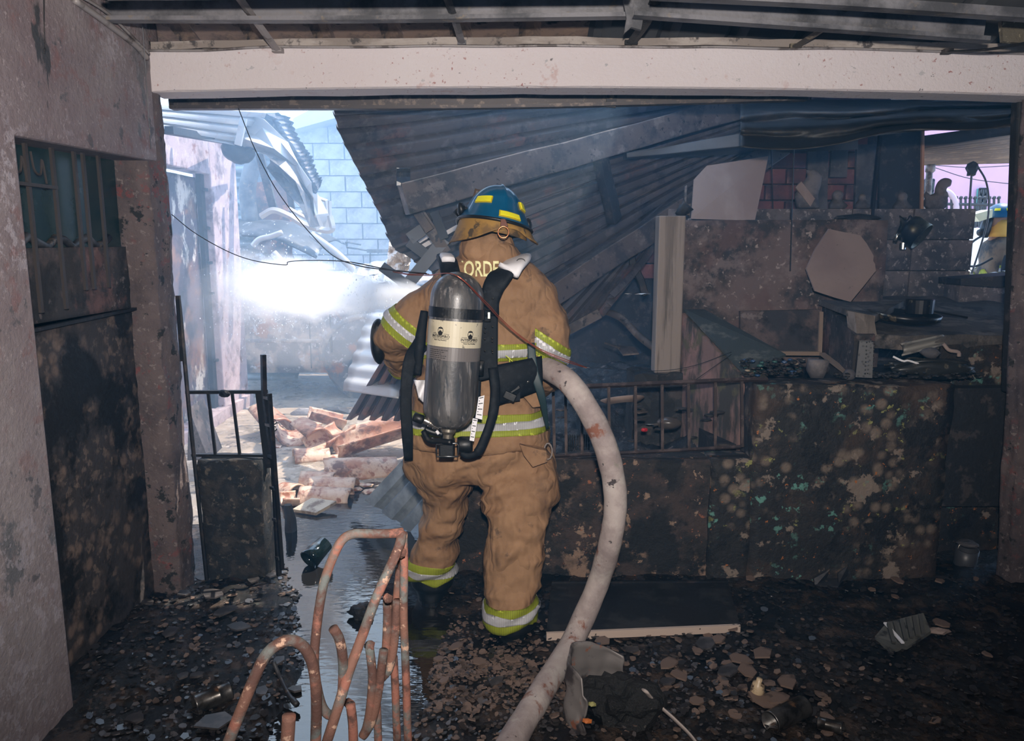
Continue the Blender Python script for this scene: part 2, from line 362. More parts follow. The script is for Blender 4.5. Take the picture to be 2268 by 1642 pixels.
# old metal door in the left doorway
dm = mat('scorched_door_leaf', (.05, .043, .043), .7, .2, layers=[((.20, .14, .11), 15, .40, .1, dict(k='v', inv=1, x=(2.2, .47))), ((.17, .125, .10), 22, .58, .03, dict(x=(2, .48))),
      ((.006, .007, .009), 3.2, .52, .05, {})], bump=.006, bs=40)
glassd = mat('smoked_green_glass', (.012, .03, .033), .22, .0, layers=[((.03, .05, .05), 3, .55, .1, {})])
XD = XW-.13
dr = bpy.data.objects.new('door_1', None); COL.objects.link(dr); attach(dr, None, (XD, (D0+D1)/2, 0)); struct(dr, 'scorched metal door with barred glass in the left doorway')
m = MB(); m.grid(lambda u, v: V((XD+.008*noise.noise(V((u*5, v*7, 0)))+.004*noise.noise(V((u*20, v*30, 3))), lerp(D0-.05, D1+.03, u), lerp(0, 1.30, v))), 40, 60, .02)
m.build('door_panel', dm, dr, smooth=True)
m = MB(); m.grid(lambda u, v: V((XD+.006*noise.noise(V((u*5, v*4, 8))), lerp(D0-.05, D1+.03, u), lerp(1.32, 1.58, v))), 30, 16, .02)
m.build('door_panel', sootw, dr, smooth=True)
m = MB(); m.bar((XD+.015, D0-.05, 1.30), (XD+.015, D1+.02, 1.315), .02, .012); m.build('rail', blacksteel, dr)
m = MB(); m.box(XD-.03, XD-.02, D0-.05, D1+.03, 1.56, DZ+.05); m.build('glass_pane', glassd, dr)
m = MB(); m.tube([(XD-.018, lerp(D0+.02, D1-.1, i/14), 1.60+.02*sin(i*1.9)) for i in range(15)], .016, 8); m.build('melted_edge', greysteel, dr, smooth=True)
m0 = MB(); m0.box(-.005, .005, -.008, .008, 0, .54+.05)
me = m0.mesh('bar', blacksteel); barm = mat('dark_grille_bar', (.055, .045, .042), .6, .3, bump=.002); me.materials.clear(); me.materials.append(barm)
for i, y in enumerate((2.52, 2.64, 2.79, 2.93, 2.99, 3.10)):
    z0 = 1.36 if i < 3 else 1.42
    inst('bar', me, dr, (XD+.03, y, z0))
m = MB(); m.bar((XD+.035, D0-.02, 1.79), (XD+.035, 2.79, 1.79), .014, .012); m.build('cross_bar', barm, dr)
for i, y in enumerate((2.46, 2.55, 2.66)):   # scroll work at the head of the grille
    m = MB(); m.tube(spl([V((XD+.035, y, 1.90)), V((XD+.035, y+.012, 1.84)), V((XD+.035, y+.045, 1.83)), V((XD+.035, y+.06, 1.88)), V((XD+.035, y+.075, 1.80))], 14), .004, 6)
    m.build('scroll', barm, dr)
# concrete beam over the opening
BY = 3.40
def beamf(px_, lo):   # gently bowed edges of the beam, world x -> z
    x = px_; 
    zt = 2.385+.028*(1-((x-.1)/2.0)**2)
    zb = 2.222+.030*(1-((x-.1)/2.0)**2)
    return zb if lo else zt
m = MB(); xs = [lerp(XW-.02, 3.0, i/40) for i in range(41)]
b0 = 0
for i, x in enumerate(xs):
    zb, zt = beamf(x, 1), beamf(x, 0); e = .004*noise.noise(V((x*8, 0, 0))); e2 = .005*noise.noise(V((x*14, 5, 0)))
    m.v += [V((x, BY, zb+e)), V((x, BY+.012, zb-.006)), V((x, BY+.15, zb-.008+e2)), V((x, BY+.15, zt)), V((x, BY, zt+e2))]
for i in range(40):
    for k in range(5): m.f.append((i*5+k, i*5+(k+1) % 5, (i+1)*5+(k+1) % 5, (i+1)*5+k))
m.f += [(0, 1, 2, 3, 4), tuple(200+k for k in (4, 3, 2, 1, 0))]
struct(m.build('trim_1', plaster), 'pale plastered concrete beam across the top of the opening')
# pale wooden batten on top of the beam
m = MB()
def bt(u, v):
    x = lerp(XW+.01, 2.5, u); z = beamf(x, 0)+.001+.008*noise.noise(V((x*3, 1, 0)))
    c = [(0, 0), (0, .030), (.045, .033), (.05, 0)]
    k = min(int(v*3), 2); f = v*3-k
    return V((x, BY+.0-.012+lerp(c[k][0], c[k+1][0], f), z+lerp(c[k][1], c[k+1][1], f)+.004*noise.noise(V((x*9, v*3, 0)))))
m.grid(bt, 90, 6, .006)
battenm = mat('weathered_batten', (.25, .21, .18), .8, layers=[((.40, .35, .31), 9, .55, .08, dict(st=(.3, 1, 1))), ((.07, .06, .055), 12, .62, .04, {})], bump=.003)
struct(m.build('trim_2', battenm), 'weathered wall plate lying along the top of the beam')
m = MB(); m.tube(spl([V((lerp(XW, 2.3, i/16), BY-.014, beamf(lerp(XW, 2.3, i/16), 0)-.004+.010*noise.noise(V((i*1.7, 0, 0))))) for i in range(17)], 90), .0055, 6)
tag(m.build('electric_cable', strapm, smooth=True), 'thin cable sagging along the top edge of the beam', 'cable')
# roof over the room
def roofz(y): return 2.47+(3.62-y)*.30 if y > 1.9 else 2.986+(1.9-y)*.1
ribs = 44
roof = bpy.data.objects.new('ceiling', None); COL.objects.link(roof); attach(roof, None, (.6, 2, 2.5)); struct(roof, 'corrugated metal roof over the room')
m0 = MB()
prof = [(0, 0), (.03, .034), (.065, .034), (.095, 0), (.30, 0)]
W = .30
m0.grid(lambda u, v: (prof[round(u*4)][0], 4.02-v*6.0, roofz(4.02-v*6.0)-prof[round(u*4)][1]*-1), 4, 12, .004)
me1 = m0.mesh('roof_panel', rustroof); me2 = m0.mesh('roof_panel', darkroof)
for i in range(20):
    x = XW-.25+i*W
    inst('roof_panel', me1 if x < .1 else me2, roof, (x, 0, .0))
# unseen sheet added above the panels to stop sky light leaking through
m = MB(); m.grid(lambda u, v: (lerp(-4.5, 6.5, u), lerp(4.02, -2.2, v), roofz(lerp(4.02, -2.2, v))+.05), 2, 12, .01); m.build('sky_blocker', blackm, roof)
# purlins (cold formed C channels)
def channel(name, pts, h, lab, cat='purlin', mt=None, grp=None, fl_=.05, lip=.015, flip=1):
    m = MB(); a, b = V(pts[0]), V(pts[-1]); d = (b-a).normalized(); up = V((0, 0, 1)); up = (up-d*up.dot(d)).normalized(); bk = V((0, 1, 0))*flip; t = .003
    pr = [(0, 0), (fl_, 0), (fl_, lip), (fl_-t, lip), (fl_-t, t), (t, t), (t, h-t), (fl_-t, h-t), (fl_-t, h-lip), (fl_, h-lip), (fl_, h), (0, h)]
    path = spl(pts, 12) if len(pts) > 2 else [a, b]
    n = len(pr)
    for p in path: m.v += [p+bk*x+up*z for x, z in pr]
    for i in range(len(path)-1):
        for k in range(n): m.f.append((i*n+k, i*n+(k+1) % n, (i+1)*n+(k+1) % n, (i+1)*n+k))
    m.f += [tuple(range(n)), tuple((len(path)-1)*n+k for k in range(n))[::-1]]
    return tag(m.build(name, mt or purlm), lab, cat, grp)
channel('purlin', [P(235, 52, 3.06), P(800, 52, 3.06), P(1392, 44, 3.06)], .085, 'grey steel roof purlin over the left half of the beam', flip=-1)
channel('purlin', [P(1400, 42, 2.98), P(1800, 70, 2.98), P(2175, 97, 2.98)], .095, 'grey steel roof purlin sloping down over the right half of the beam', flip=-1)
channel('purlin', [P(240, 2, 2.62), P(1395, -8, 2.62)], .08, 'dark steel purlin nearest the camera at the top left', flip=-1)
channel('purlin', [P(1440, 2, 2.7), P(1850, 22, 2.7), P(2300, 52, 2.7)], .03, 'thin lipped purlin crossing the top right corner', flip=-1)
def strap(a, b, lab, mt, wd=.03):
    m = MB(); a, b = V(a), V(b); d = (b-a).normalized(); sx = V((1, 0, 0))
    pts = spl([a, a.lerp(b, .5)+V((.006, 0, -.008)), b], 10)
    m.tube(pts, wd/2, 4, True, sq=.35); m.v = m.v
    for p in (a, ): m.box(p.x-wd*.6, p.x+wd*.6, p.y-.01, p.y+.03, p.z-.005, p.z+.012)
    return tag(m.build('rafter_strap', mt), lab, 'rafter')
strap(P(614, 112, 3.37), P(522, -15, 2.9), 'pale flat steel strap from the beam to the top of the picture, leftmost', strapm, .034)
strap(P(1023, 96, 3.38), P(986, -15, 2.9), 'bent grey steel strap standing on the beam above the blue helmet', purlm, .03)
strap(P(1398, 96, 3.38), P(1458, -12, 2.9), 'dark twisted steel strap on the beam at the joint of the two purlins', blackm, .045)
strap(P(1762, 104, 3.38), P(1912, -12, 2.85), 'dark rusted steel strap on the right half of the beam', mat('dark_rusty_strap', (.06, .05, .04), .7, .3, layers=[((.22, .18, .12), 20, .6, .04, {})], bump=.002), .04)
strap(P(2100, 115, 3.36), P(2290, 92, 2.9), 'low dark steel strap at the right end of the beam', blackm, .03)
m = MB(); m.prism([P(1380, 0, 3.0), P(1432, 0, 3.0), P(1420, 66, 3.0), P(1398, 60, 3.0), P(1382, 74, 3.0), P(1388, 40, 3.0)], (0, .02, 0))
tag(m.build('joint_plate', purlm), 'bent steel plate where the two purlins meet', 'plate')
m = MB(); m.prism([P(2218, 46, 2.99), P(2268, 40, 2.99), P(2280, 96, 2.99), P(2222, 92, 2.99)], (0, .02, 0))
tag(m.build('joint_plate', mat('scorched_foam', (.10, .085, .06), .9, layers=[((.35, .30, .2), 30, .62, .04, {})], bump=.01)), 'scorched patch plate at the right end of the purlin', 'plate')
# channel hanging below the beam on the yard side
channel('steel_channel', [P(386, 245, 3.86), P(1100, 243, 3.86), P(1780, 226, 3.86)], .10, 'dark steel channel running just behind and below the beam', 'channel', mat('channel_steel', (.09, .08, .08), .5, .4, layers=[((.30, .24, .20), 18, .6, .05, dict(a=.5))], bump=.001), flip=1, fl_=-.055)
m = MB(); m.bar(P(1352, 238, 3.84), P(1358, 190, 3.84), .05, .012, (0, 1, 0)); tag(m.build('hanger_plate', greysteel), 'short hanger plate joining channel and beam', 'plate')
# unseen walls added around the camera to shut out sky light
struct(MB().box(-4.6, 4.4, -2.3, -2.1, -.1, 3.6).build('wall_back', sootw), 'unseen wall added behind the camera to keep sky light out')
struct(MB().box(4.2, 4.4, -2.2, 3.5, -.1, 3.6).build('wall_right', sootw), 'unseen sooty wall added on the right to keep sky light out')
struct(MB().box(-4.6, -4.4, -2.2, 4.4, -.1, 3.3).build('wall_left', sootw), 'unseen light-blocking wall added beyond the left doorway')
struct(MB().box(-4.6, XW-.26, 3.5, 3.66, -.1, 3.3).build('wall_left', sootw), 'unseen light-blocking wall added behind the left doorway, far side')
struct(MB().box(-4.6, XW-.26, .2, .3, -.1, 3.3).build('wall_left', sootw), 'unseen light-blocking wall added behind the left doorway, near side')
struct(MB().box(-1.6, 6.2, 3.415, 3.54, 2.43, 3.4).box(-1.6, -1.3, 3.415, 3.54, 2.43, 3.4).build('trim_3', blackm), 'dark infill over the beam under the roof') if False else None
# low wall of the patio, stub wall of the entrance
def roughbox(x0, x1, y0, y1, z0, z1, amp=.008, n=26):
    m = MB(); bm = bmesh.new(); bmesh.ops.create_cube(bm, size=1)
    for v in bm.verts: v.co = V((lerp(x0, x1, v.co.x+.5), lerp(y0, y1, v.co.y+.5), lerp(z0, z1, v.co.z+.5)))
    for ax in range(3):
        L = (x1-x0, y1-y0, z1-z0)[ax]; k = max(0, min(60, int(L/.05)))
        for i in range(1, k+1):
            c = V(((x0+x1)/2, (y0+y1)/2, (z0+z1)/2)); c[ax] = (x0, y0, z0)[ax]+L*i/(k+1); nn = V((0, 0, 0)); nn[ax] = 1
            bmesh.ops.bisect_plane(bm, geom=bm.verts[:]+bm.edges[:]+bm.faces[:], plane_co=c, plane_no=nn)
    bm.verts.ensure_lookup_table()
    for v in bm.verts: m.v.append(v.co+V(noise.noise_vector(v.co*7))*amp+V(noise.noise_vector(v.co*23))*amp*.5)
    bm.verts.index_update()
    for f in bm.faces: m.f.append(tuple(v.index for v in f.verts))
    bm.free(); return m
LX0 = P(985, 1100, 3.5).x
struct(roughbox(LX0, 1.30, 3.48, 3.64, -.1, .59, .010).build('wall_front', lowm, smooth=True), 'charred low wall below the iron railing')
struct(roughbox(1.12, 2.02, 3.44, 3.66, -.1, .955, .012).build('wall_front', cntm, smooth=True), 'blistered masonry counter front right of the railing')
struct(roughbox(.93, 1.14, 3.45, 3.60, -.1, .60, .008).build('trim_4', cntm, smooth=True), 'pilaster between low wall and counter')
struct(roughbox(XW+.06, P(585, 1020, 3.5).x, 3.44, 3.58, -.1, .60, .014).build('wall_front', mat('burnt_stub_wall', (.011, .013, .016), .85, layers=[((.035, .03, .028), 12, .55, .06, {}), ((.10, .085, .07), 30, .64, .03, {})], bump=.01), smooth=True), 'burnt stub wall left of the entrance, below the little railing')
# right post of the opening and the wall behind it
m = MB()
def postf(u, v):
    z = lerp(-.1, 2.3, v); x0 = lerp(2.335, 2.215, z/2.25)+.008*noise.noise(V((z*3, 1, 0)))
    pts = [(x0+.05, 3.52), (x0, 3.49), (x0+.03, 3.42), (x0+.4, 3.40)]
    k = min(int(u*3), 2); f = u*3-k
    n = noise.noise(V((u*9, z*8, 0)))*.008
    return V((lerp(pts[k][0], pts[k+1][0], f)+n, lerp(pts[k][1], pts[k+1][1], f)+n, z))
m.grid(postf, 24, 90)
struct(m.build('wall_right', columnm, smooth=True), 'rough plaster post at the right edge of the opening')
struct(MB().prism([(2.325, 3.53, .9), (2.55, 3.53, .9), (2.5, 3.53, 2.45), (2.215, 3.53, 2.45)], (0, .06, 0)).build('trim_5', blackm, bevel=.01), 'dark door jamb against the right post')
struct(MB().box(2.45, 6.4, 3.44, 3.6, -.1, 3.3).build('wall_right', sootw), 'wall beyond the right post')
# ============================================================= YARD BEYOND THE OPENING
lilac = mat('lilac_plaster', (.42, .33, .36), .85, layers=[((.16, .12, .14), 4, .57, .08, {}), ((.55, .48, .50), 9, .6, .06, dict(a=.6)), ((.2, .08, .06), 6, .68, .04, {})], bump=.005)
XD2 = -2.62
w2 = []
def side(y0, y1, z0, z1): return MB().box(XD2-.16, XD2, y0, y1, z0, z1)
struct(side(4.6, 5.72, 0, 2.52).build('wall_left', lilac, bevel=.01), 'lilac plaster wall before the yard door')
struct(side(6.86, 7.5, 0, 2.52).build('wall_left', lilac, bevel=.01), 'sunlit lilac pier beyond the yard door')
struct(side(5.72, 6.86, 2.18, 2.52).build('wall_left', lilac, bevel=.01), 'lilac lintel over the yard door')
doorm2 = mat('blistered_door_paint', (.10, .07, .08), .45, layers=[((.55, .50, .44), 3.4, .60, .02, dict(st=(1, 1.4, .8), seed=5)), ((.03, .025, .03), 4, .6, .08, {}), ((.24, .12, .07), 2.2, .62, .08, dict(seed=7))], bump=.006, bs=9)
d2 = bpy.data.objects.new('door_2', None); COL.objects.link(d2); attach(d2, None, (XD2-.12, 6.3, 0)); struct(d2, 'blistered brown door with pale burnt patches on the yard side')
m = MB(); m.grid(lambda u, v: V((XD2-.11+.010*noise.noise(V((u*4, v*8, 0)))+.006*noise.noise(V((u*9, v*19, 0))), lerp(5.68, 6.80, u), lerp(.08, 2.15, v))), 30, 60, .03)
m.build('door_leaf', doorm2, d2, smooth=True)
m = MB(); m.box(XD2-.10, XD2-.06, 6.78, 6.86, 0, 2.18); m.build('door_frame', blacksteel, d2)
m0 = MB(); m0.box(-.01, .01, -.05, .05, -.012, .012); me = m0.mesh('hinge', blacksteel)
for z in (.55, 1.15, 1.42, 1.72, 2.05): inst('hinge', me, d2, (XD2-.04, 6.84, z), (R(-.1, .1), 0, 0))
# kerb and the leaning board by the door
m = roughbox(XD2-.1, XD2+.05, 5.6, 7.5, 0, .12, .01); struct(m.build('trim_6', lilac), 'broken sill at the foot of the yard door')
m = MB(); m.prism([P(418, 905, 5.0), P(462, 1020, 5.0), P(415, 1020, 5.0)], (0, .25, .02)); tag(m.build('board', boxm), 'leaning brown board glimpsed behind the little railing', 'board')
# eave sheets over the yard door
def corr(name, fn, nu, n, amp, mt, lab, cat='roof sheet', th=.003, grp=None, prf='trap', per=6, smooth=False, parent=None):
    """fn(u,v) base surface, ribs run along u, n ribs over v"""
    def g(u, v):
        e = 1e-3; p = V(fn(u, v)); du = V(fn(min(1, u+e), v))-V(fn(max(0, u-e), v)); dv = V(fn(u, min(1, v+e)))-V(fn(u, max(0, v-e)))
        nn = du.cross(dv); nn = nn.normalized() if nn.length > 1e-12 else V((0, 0, 1))
        ph = (v*n) % 1.0 if v < 1 else .999
        if prf == 'sin': h = .5+.5*cos(2*pi*v*n)
        else: h = 0 if ph < .5 else (min(1, (ph-.5)/.12) if ph < .75 else max(0, 1-(ph-.88)/.12) if ph > .88 else 1)
        return p+nn*h*amp
    m = MB(); m.grid(g, nu, int(n*per), th)
    o = m.build(name, mt, parent, smooth=smooth or prf == 'sin')
    if parent is None: tag(o, lab, cat, grp)
    elif lab: o['label'] = lab
    return o
def quad(a, b, c, d):  # a=u0v0 b=u1v0 c=u0v1 d=u1v1
    a, b, c, d = V(a), V(b), V(c), V(d)
    return lambda u, v: a.lerp(b, u).lerp(c.lerp(d, u), v)
corr('roof_sheet', quad(P(340, 232, 5.2), P(590, 250, 7.0), P(352, 290, 5.2), P(560, 330, 7.4)), 8, 4, .03, zinc, 'sunlit eave sheet over the lilac door frame')
m = MB(); m.bar(P(370, 288, 5.3), P(500, 312, 6.9), .08, .05); tag(m.build('eave_beam', blacksteel), 'black eave timber above the yard door', 'timber')
for a, b_, l in (((432, 256), (436, 296), 'short pale batten under the eave, left one'), ((540, 262), (527, 322), 'short pale batten under the eave, right one')):
    m = MB(); m.bar(P(*a, 6.2), P(*b_, 6.2), .05, .03, (0, 1, 0)); tag(m.build('batten', zinc), l, 'batten')
def facet(name, up_, lo_, Y0, Y1, mt, lab, rows=3, jit=.05, sd=0):
    n = len(up_); m = MB(); rs = random.Random(sd); gg = []
    for i in range(n):
        row = []
        for j in range(rows+1):
            x = lerp(up_[i][0], lo_[i][0], j/rows); y = lerp(up_[i][1], lo_[i][1], j/rows); p = P(x, y, lerp(Y0, Y1, i/(n-1)))
            row.append(p+V((rs.uniform(-.5, .5)*jit, rs.uniform(-1.6, 1.6)*jit, rs.uniform(-.3, .3)*jit)))
        gg.append(row)
    def f(u, v): return gg[round(u*(n-1))][round(v*rows)]
    m.grid(f, n-1, rows, .004); return tag(m.build(name, mt), lab, 'roof sheet')
facet('torn_sheet', [(548, 252), (588, 266), (628, 312), (664, 362), (690, 408), (700, 440)], [(498, 318), (545, 332), (588, 344), (622, 380), (650, 425), (672, 452)], 6.9, 6.7, zinc, 'twisted pale sheet torn from the eave', 4, .06, 3)
facet('crumpled_sheet', [(604, 345), (634, 352), (662, 392), (688, 436), (702, 500)], [(592, 372), (616, 400), (640, 428), (664, 462), (690, 505)], 6.75, 6.6, greysteel, 'crumpled metal sheet hanging over the burnt car', 3, .05, 8)
facet('crumpled_sheet', [(700, 430), (722, 470), (738, 500)], [(668, 440), (690, 482), (702, 508)], 6.9, 6.9, zinc, 'small folded pale sheet beside the bent pale frame', 2, .04, 5)
m = MB()   # ragged dark sheet with a torn edge
edge = [(610, 250), (640, 262), (655, 300), (675, 330), (690, 352), (700, 385), (712, 400), (708, 415)]
inn = [(560, 250), (590, 268), (612, 300), (635, 335), (655, 370), (672, 400), (690, 425), (700, 430)]
def rag(u, v):
    k = min(int(u*7), 6); f = u*7-k
    a = V((lerp(inn[k][0], inn[k+1][0], f), lerp(inn[k][1], inn[k+1][1], f))); b_ = V((lerp(edge[k][0], edge[k+1][0], f), lerp(edge[k][1], edge[k+1][1], f)))
    q = a.lerp(b_, v*(1+.22*(abs((u*22) % 1-.5))+.15*noise.noise(V((u*30, 0, 0))))); return P(q.x, q.y, 7.6+.05*sin(v*9))
m.grid(rag, 88, 8, .004); tag(m.build('torn_sheet', greysteel), 'dark roof sheet with a torn saw-tooth edge high over the yard', 'roof sheet')
m = MB(); m.tube(spl([P(493, 322, 6.9), P(520, 338, 6.9), P(548, 340, 6.9), P(562, 318, 6.9)], 16), [.03, .05, .07, .075, .08, .08, .09, .09, .09, .08, .08, .07, .06, .05, .04, .03, .02], 8)
tag(m.build('charred_bundle', blacksteel, smooth=True), 'black charred roll hanging under the eave', 'debris')
# corrugated fence left at the back and the far block wall
corr('corrugated_wall', quad(P(480, 330, 8.6), P(480, 700, 8.6), P(662, 340, 8.6), P(662, 700, 8.6)), 2, 0, 0, zincblue, '', th=.01) if False else None
m = MB(); a0, a1 = P(470, 330, 8.8), P(650, 560, 8.8)
m.grid(lambda u, v: V((lerp(a0.x, a1.x, u), 8.8+.05*sin(v*2*pi*16), lerp(2.9, 0.0, v))), 3, 96, .005)
tag(m.build('corrugated_fence', zincblue, smooth=True), 'blue-grey corrugated fence behind the burnt car', 'fence')
wb = bpy.data.objects.new('wall_back', None); COL.objects.link(wb); attach(wb, None, (0, 10.4, 0)); struct(wb, 'grey concrete block wall at the far side of the yard')
blockm = mat('grey_concrete_block', (.40, .40, .42), .9, layers=[((.22, .21, .22), 3, .52, .1, {}), ((.5, .5, .5), 20, .6, .05, dict(a=.5))], bump=.004)
MB().box(-3.6, 2.2, 10.44, 10.54, 0, 3.1).build('mortar', mat('grey_mortar', (.30, .30, .31), .95), wb)
m0 = MB(); m0.box(-.195, .195, -.06, .06, -.095, .095); me = m0.mesh('concrete_block', blockm)
for j in range(15):
    for i in range(13):
        x = -3.4+i*.405+(.2 if j % 2 else 0); z = .1+j*.205
        inst('concrete_block', me, wb, (x+R(-.003, .003), 10.40+R(-.008, .008), z))
m = MB(); m.prism([P(640, 290, 10), P(740, 262, 10), P(900, 300, 10), P(900, 250, 10), P(700, 236, 10), P(650, 262, 10)], (0, .5, 0))
tag(m.build('neighbour_roof', zinc), 'pale neighbouring roof edge seen above the block wall', 'roof')
# rusty box and doorway things behind the car
m = MB(); m.tube(spl([P(556, 500, 8.3), P(548, 430, 8.3), P(556, 380, 8.3), P(572, 345, 8.3)], 14), .09, 8); tag(m.build('bent_post', greysteel, smooth=True), 'thick curved post rising behind the burnt car', 'post')
rustorange = mat('rusted_orange_steel', (.22, .09, .05), .8, .2, layers=[((.06, .04, .035), 4, .52, .08, {}), ((.45, .17, .06), 9, .64, .04, {})], bump=.003)
m = MB(); m.prism([P(562, 405, 8.5), P(640, 395, 8.5), P(645, 640, 8.5), P(560, 640, 8.5)], (0, .08, 0)); tag(m.build('metal_cabinet', rustorange, bevel=.01), 'rust-stained metal cabinet behind the car roof', 'cabinet')
for a, b_, wd, l in (((575, 340), (607, 468), .07, 'leaning dark angle iron, left of the hanging sheet'), ((662, 400), (695, 500), .06, 'dark angle iron slanting below the crumpled sheet'), ((690, 440), (700, 480), .04, 'short iron stub under the crumpled sheet'), ((648, 470), (640, 420), .05, 'short iron leaning beside the cabinet')):
    m = MB(); m.bar(P(*a, 7.3), P(*b_, 7.3), wd, .04, (0, 1, 0)); tag(m.build('angle_iron', greysteel), l, 'metal bar')
m = MB(); m.tube(spl([P(577, 480, 6.9), P(605, 466, 6.9), P(640, 478, 6.9), P(680, 500, 6.9), P(733, 510, 6.9), P(731, 478, 6.9)], 40), .028, 4); tag(m.build('bent_pipe', zinc), 'pale bent square pipe hanging above the car', 'pipe')
m = MB(); m.tube([P(730, 445, 7.0), P(732, 508, 7.0), P(690, 490, 7.0), P(640, 462, 7.0)], .018, 4); m.tube([P(660, 470, 7.05), P(725, 478, 7.05), P(722, 445, 7.05), P(700, 438, 7.05)], .02, 4); tag(m.build('bent_rack', zinc), 'bent pale metal frame right of the bent pipe', 'frame')
m = MB(); m.tube([P(766, 536, 8.8), P(768, 548, 8.8), P(820, 556, 8.8), P(820, 590, 8.8)], .012, 6); m.tube([P(766, 536, 8.8), P(800, 542, 8.8)], .012, 6); m.lathe([(0, 0), (.12, 0), (.12, .04), (0, .04)], P(836, 560, 8.8), seg=20); tag(m.build('metal_stool', greysteel), 'faint metal stool in the smoke before the block wall', 'stool')
# burnt car
carm = mat('burnt_car_body', (.12, .12, .135), .7, .2, layers=[((.40, .33, .27), 2.6, .56, .05, dict(seed=3)), ((.07, .07, .08), 3, .56, .05, {}), ((.34, .14, .06), 4, .63, .05, {}), ((.5, .5, .5), 12, .66, .04, {})], bump=.003, bs=12)
carr = mat('burnt_car_roof', (.03, .032, .036), .45, .3, layers=[((.35, .38, .42), 9, .64, .03, dict(st=(1, .35, 1))), ((.08, .08, .09), 4, .55, .06, {})], bump=.004, bs=12)
YC = 7.75
car = E('burnt_car', (-1.6, YC+.9, 0), 'burnt-out car standing behind the water jet', 'car')
def bodyf(u, v):   # side panel, u along x, v up
    x = lerp(-3.1, .3, u); z = lerp(.28, 1.22, v)
    bul = .10*sin(v*pi)**.7-.05*v
    return V((x, YC-bul+.012*noise.noise(V((x*3, z*4, 0))), z-.04*max(0, u-.4)))
bm_ = MB()
wx, wz, wr = P(815, 830, YC).x, .42, .43
nu, nv = 80, 30
g = [[bodyf(i/nu, j/nv) for j in range(nv+1)] for i in range(nu+1)]
for row in g:
    for p in row:
        d = V((p.x-wx, 0, p.z-wz)); L_ = d.length
        if L_ < wr and L_ > 1e-3: q = d*(wr/L_); p.x = wx+q.x; p.z = wz+q.z; p.y += .0
W_ = nv+1
bm_.v = [p for r in g for p in r]
for i in range(nu):
    for j in range(nv): bm_.f.append((i*W_+j, (i+1)*W_+j, (i+1)*W_+j+1, i*W_+j+1))
bm_.tube([V((wx+cos(a)*wr*1.04, YC-.075, wz+sin(a)*wr*1.04)) for a in [pi*k/24 for k in range(25)]], .03, 6)
bm_.tube([V((x, YC-.085, .62)) for x in (-3.0, -2, wx-wr-.03)], .022, 6)
bm_.build('side_panel', carm, car, smooth=True)
m = MB(); m.box(-3.1, .3, YC+.1, YC+1.5, .3, 1.0); m.build('underbody', blacksteel, car)
m = MB(); m.lathe([(.0, -.02), (.18, -.02), (.20, .02), (.30, 0), (.36, .04), (.37, .12), (.34, .2), (0, .2)], (wx, YC-.04, .34), (0, 1, 0), 32); m.build('wheel', blackm, car, smooth=True)
m = MB(); m.tube([V((P(735, 700, YC).x, YC-.06, z)) for z in (.5, .8, 1.18)], .012, 6); m.tube([V((P(690, 700, YC).x, YC-.09, z)) for z in (.34, .8, 1.18)], .006, 4); m.build('door_seam', blacksteel, car)
def roofc(u, v):
    x = lerp(-3.3, P(700, 500, YC).x, u); h = 1.80-.22*max(0, (u-.55)/.45)**1.6
    return V((x, YC-.02+v*1.4, h+.05*sin(v*pi)-.13*(1-v)**4+.012*noise.noise(V((x*5, v*5, 0)))))
m = MB(); m.grid(roofc, 40, 14, .02)
m.build('car_roof', carr, car, smooth=True)
m = MB(); m.tube(spl([P(515, 562, YC), P(570, 566, YC), P(620, 590, YC), P(670, 635, YC)], 16), [.10]*6+[.09]*6+[.07]*5, 8, sq=.6); m.build('door_frame', carr, car, smooth=True)
m = MB(); m.tube(spl([P(690, 520, YC+.1), P(745, 560, YC), P(785, 600, YC), P(805, 630, YC)], 12), .035, 8); m.build('windscreen_pillar', zinc, car, smooth=True); m = MB(); m.tube(spl([P(680, 525, YC+1.2), P(735, 556, YC+1.2), P(790, 606, YC+1.2)], 12), .035, 8); m.build('windscreen_pillar', zinc, car, smooth=True)
m = MB(); m.tube(spl([P(560, 545, YC-.05), P(575, 530, YC-.05), P(600, 524, YC-.05), P(625, 515, YC-.05)], 10), .03, 6); m.tube(spl([P(605, 560, YC-.1), P(640, 600, YC-.1), P(662, 620, YC-.1)], 8), .04, 6); m.build('peeled_trim', zinc, car, smooth=True)
m = MB(); m.grid(lambda u, v: V((lerp(P(735, 640, YC).x, 1.0, u), lerp(YC-.05, YC+1.4, v), 1.20-.05*u+.06*sin(v*pi))), 14, 8, .02); m.build('bonnet', carm, car, smooth=True)
# bright corrugated sheet leaning, plus one with its shade put into the colour and blue-grey one behind the leg
corr('corrugated_sheet', quad(P(832, 638, 5.95), P(955, 640, 5.6), P(757, 862, 5.1), P(880, 880, 4.75)), 6, 8, .016, zinc, 'white sunlit corrugated sheet leaning behind the firefighter', prf='sin', per=8)
m = MB(); m.grid(lambda u, v: P(lerp(lerp(790, 900, u), lerp(760, 880, u), v)+8*noise.noise(V((u*4, v*3, 0))), lerp(590, 660, v)-20*u+12*noise.noise(V((u*4, v*5, 1))), 6.5-.6*v+.2*noise.noise(V((u*5, v*5, 7)))), 16, 10, .004)
tag(m.build('crumpled_sheet', zinc), 'overexposed crumpled sheet on top of the leaning corrugated one', 'roof sheet')
corr('corrugated_sheet', quad(P(766, 930, 5.25), P(905, 700, 4.55), P(985, 935, 4.9), P(1080, 700, 4.3)), 4, 8, .05, mat('shade_coloured_sheet', (.10, .085, .10), .5, .4, layers=[((.22, .12, .10), 5, .6, .05, {})]), 'ribbed sheet left of the air cylinder, its shade put into a dark colour', per=7)  # dark base colour carries the shade on this sheet
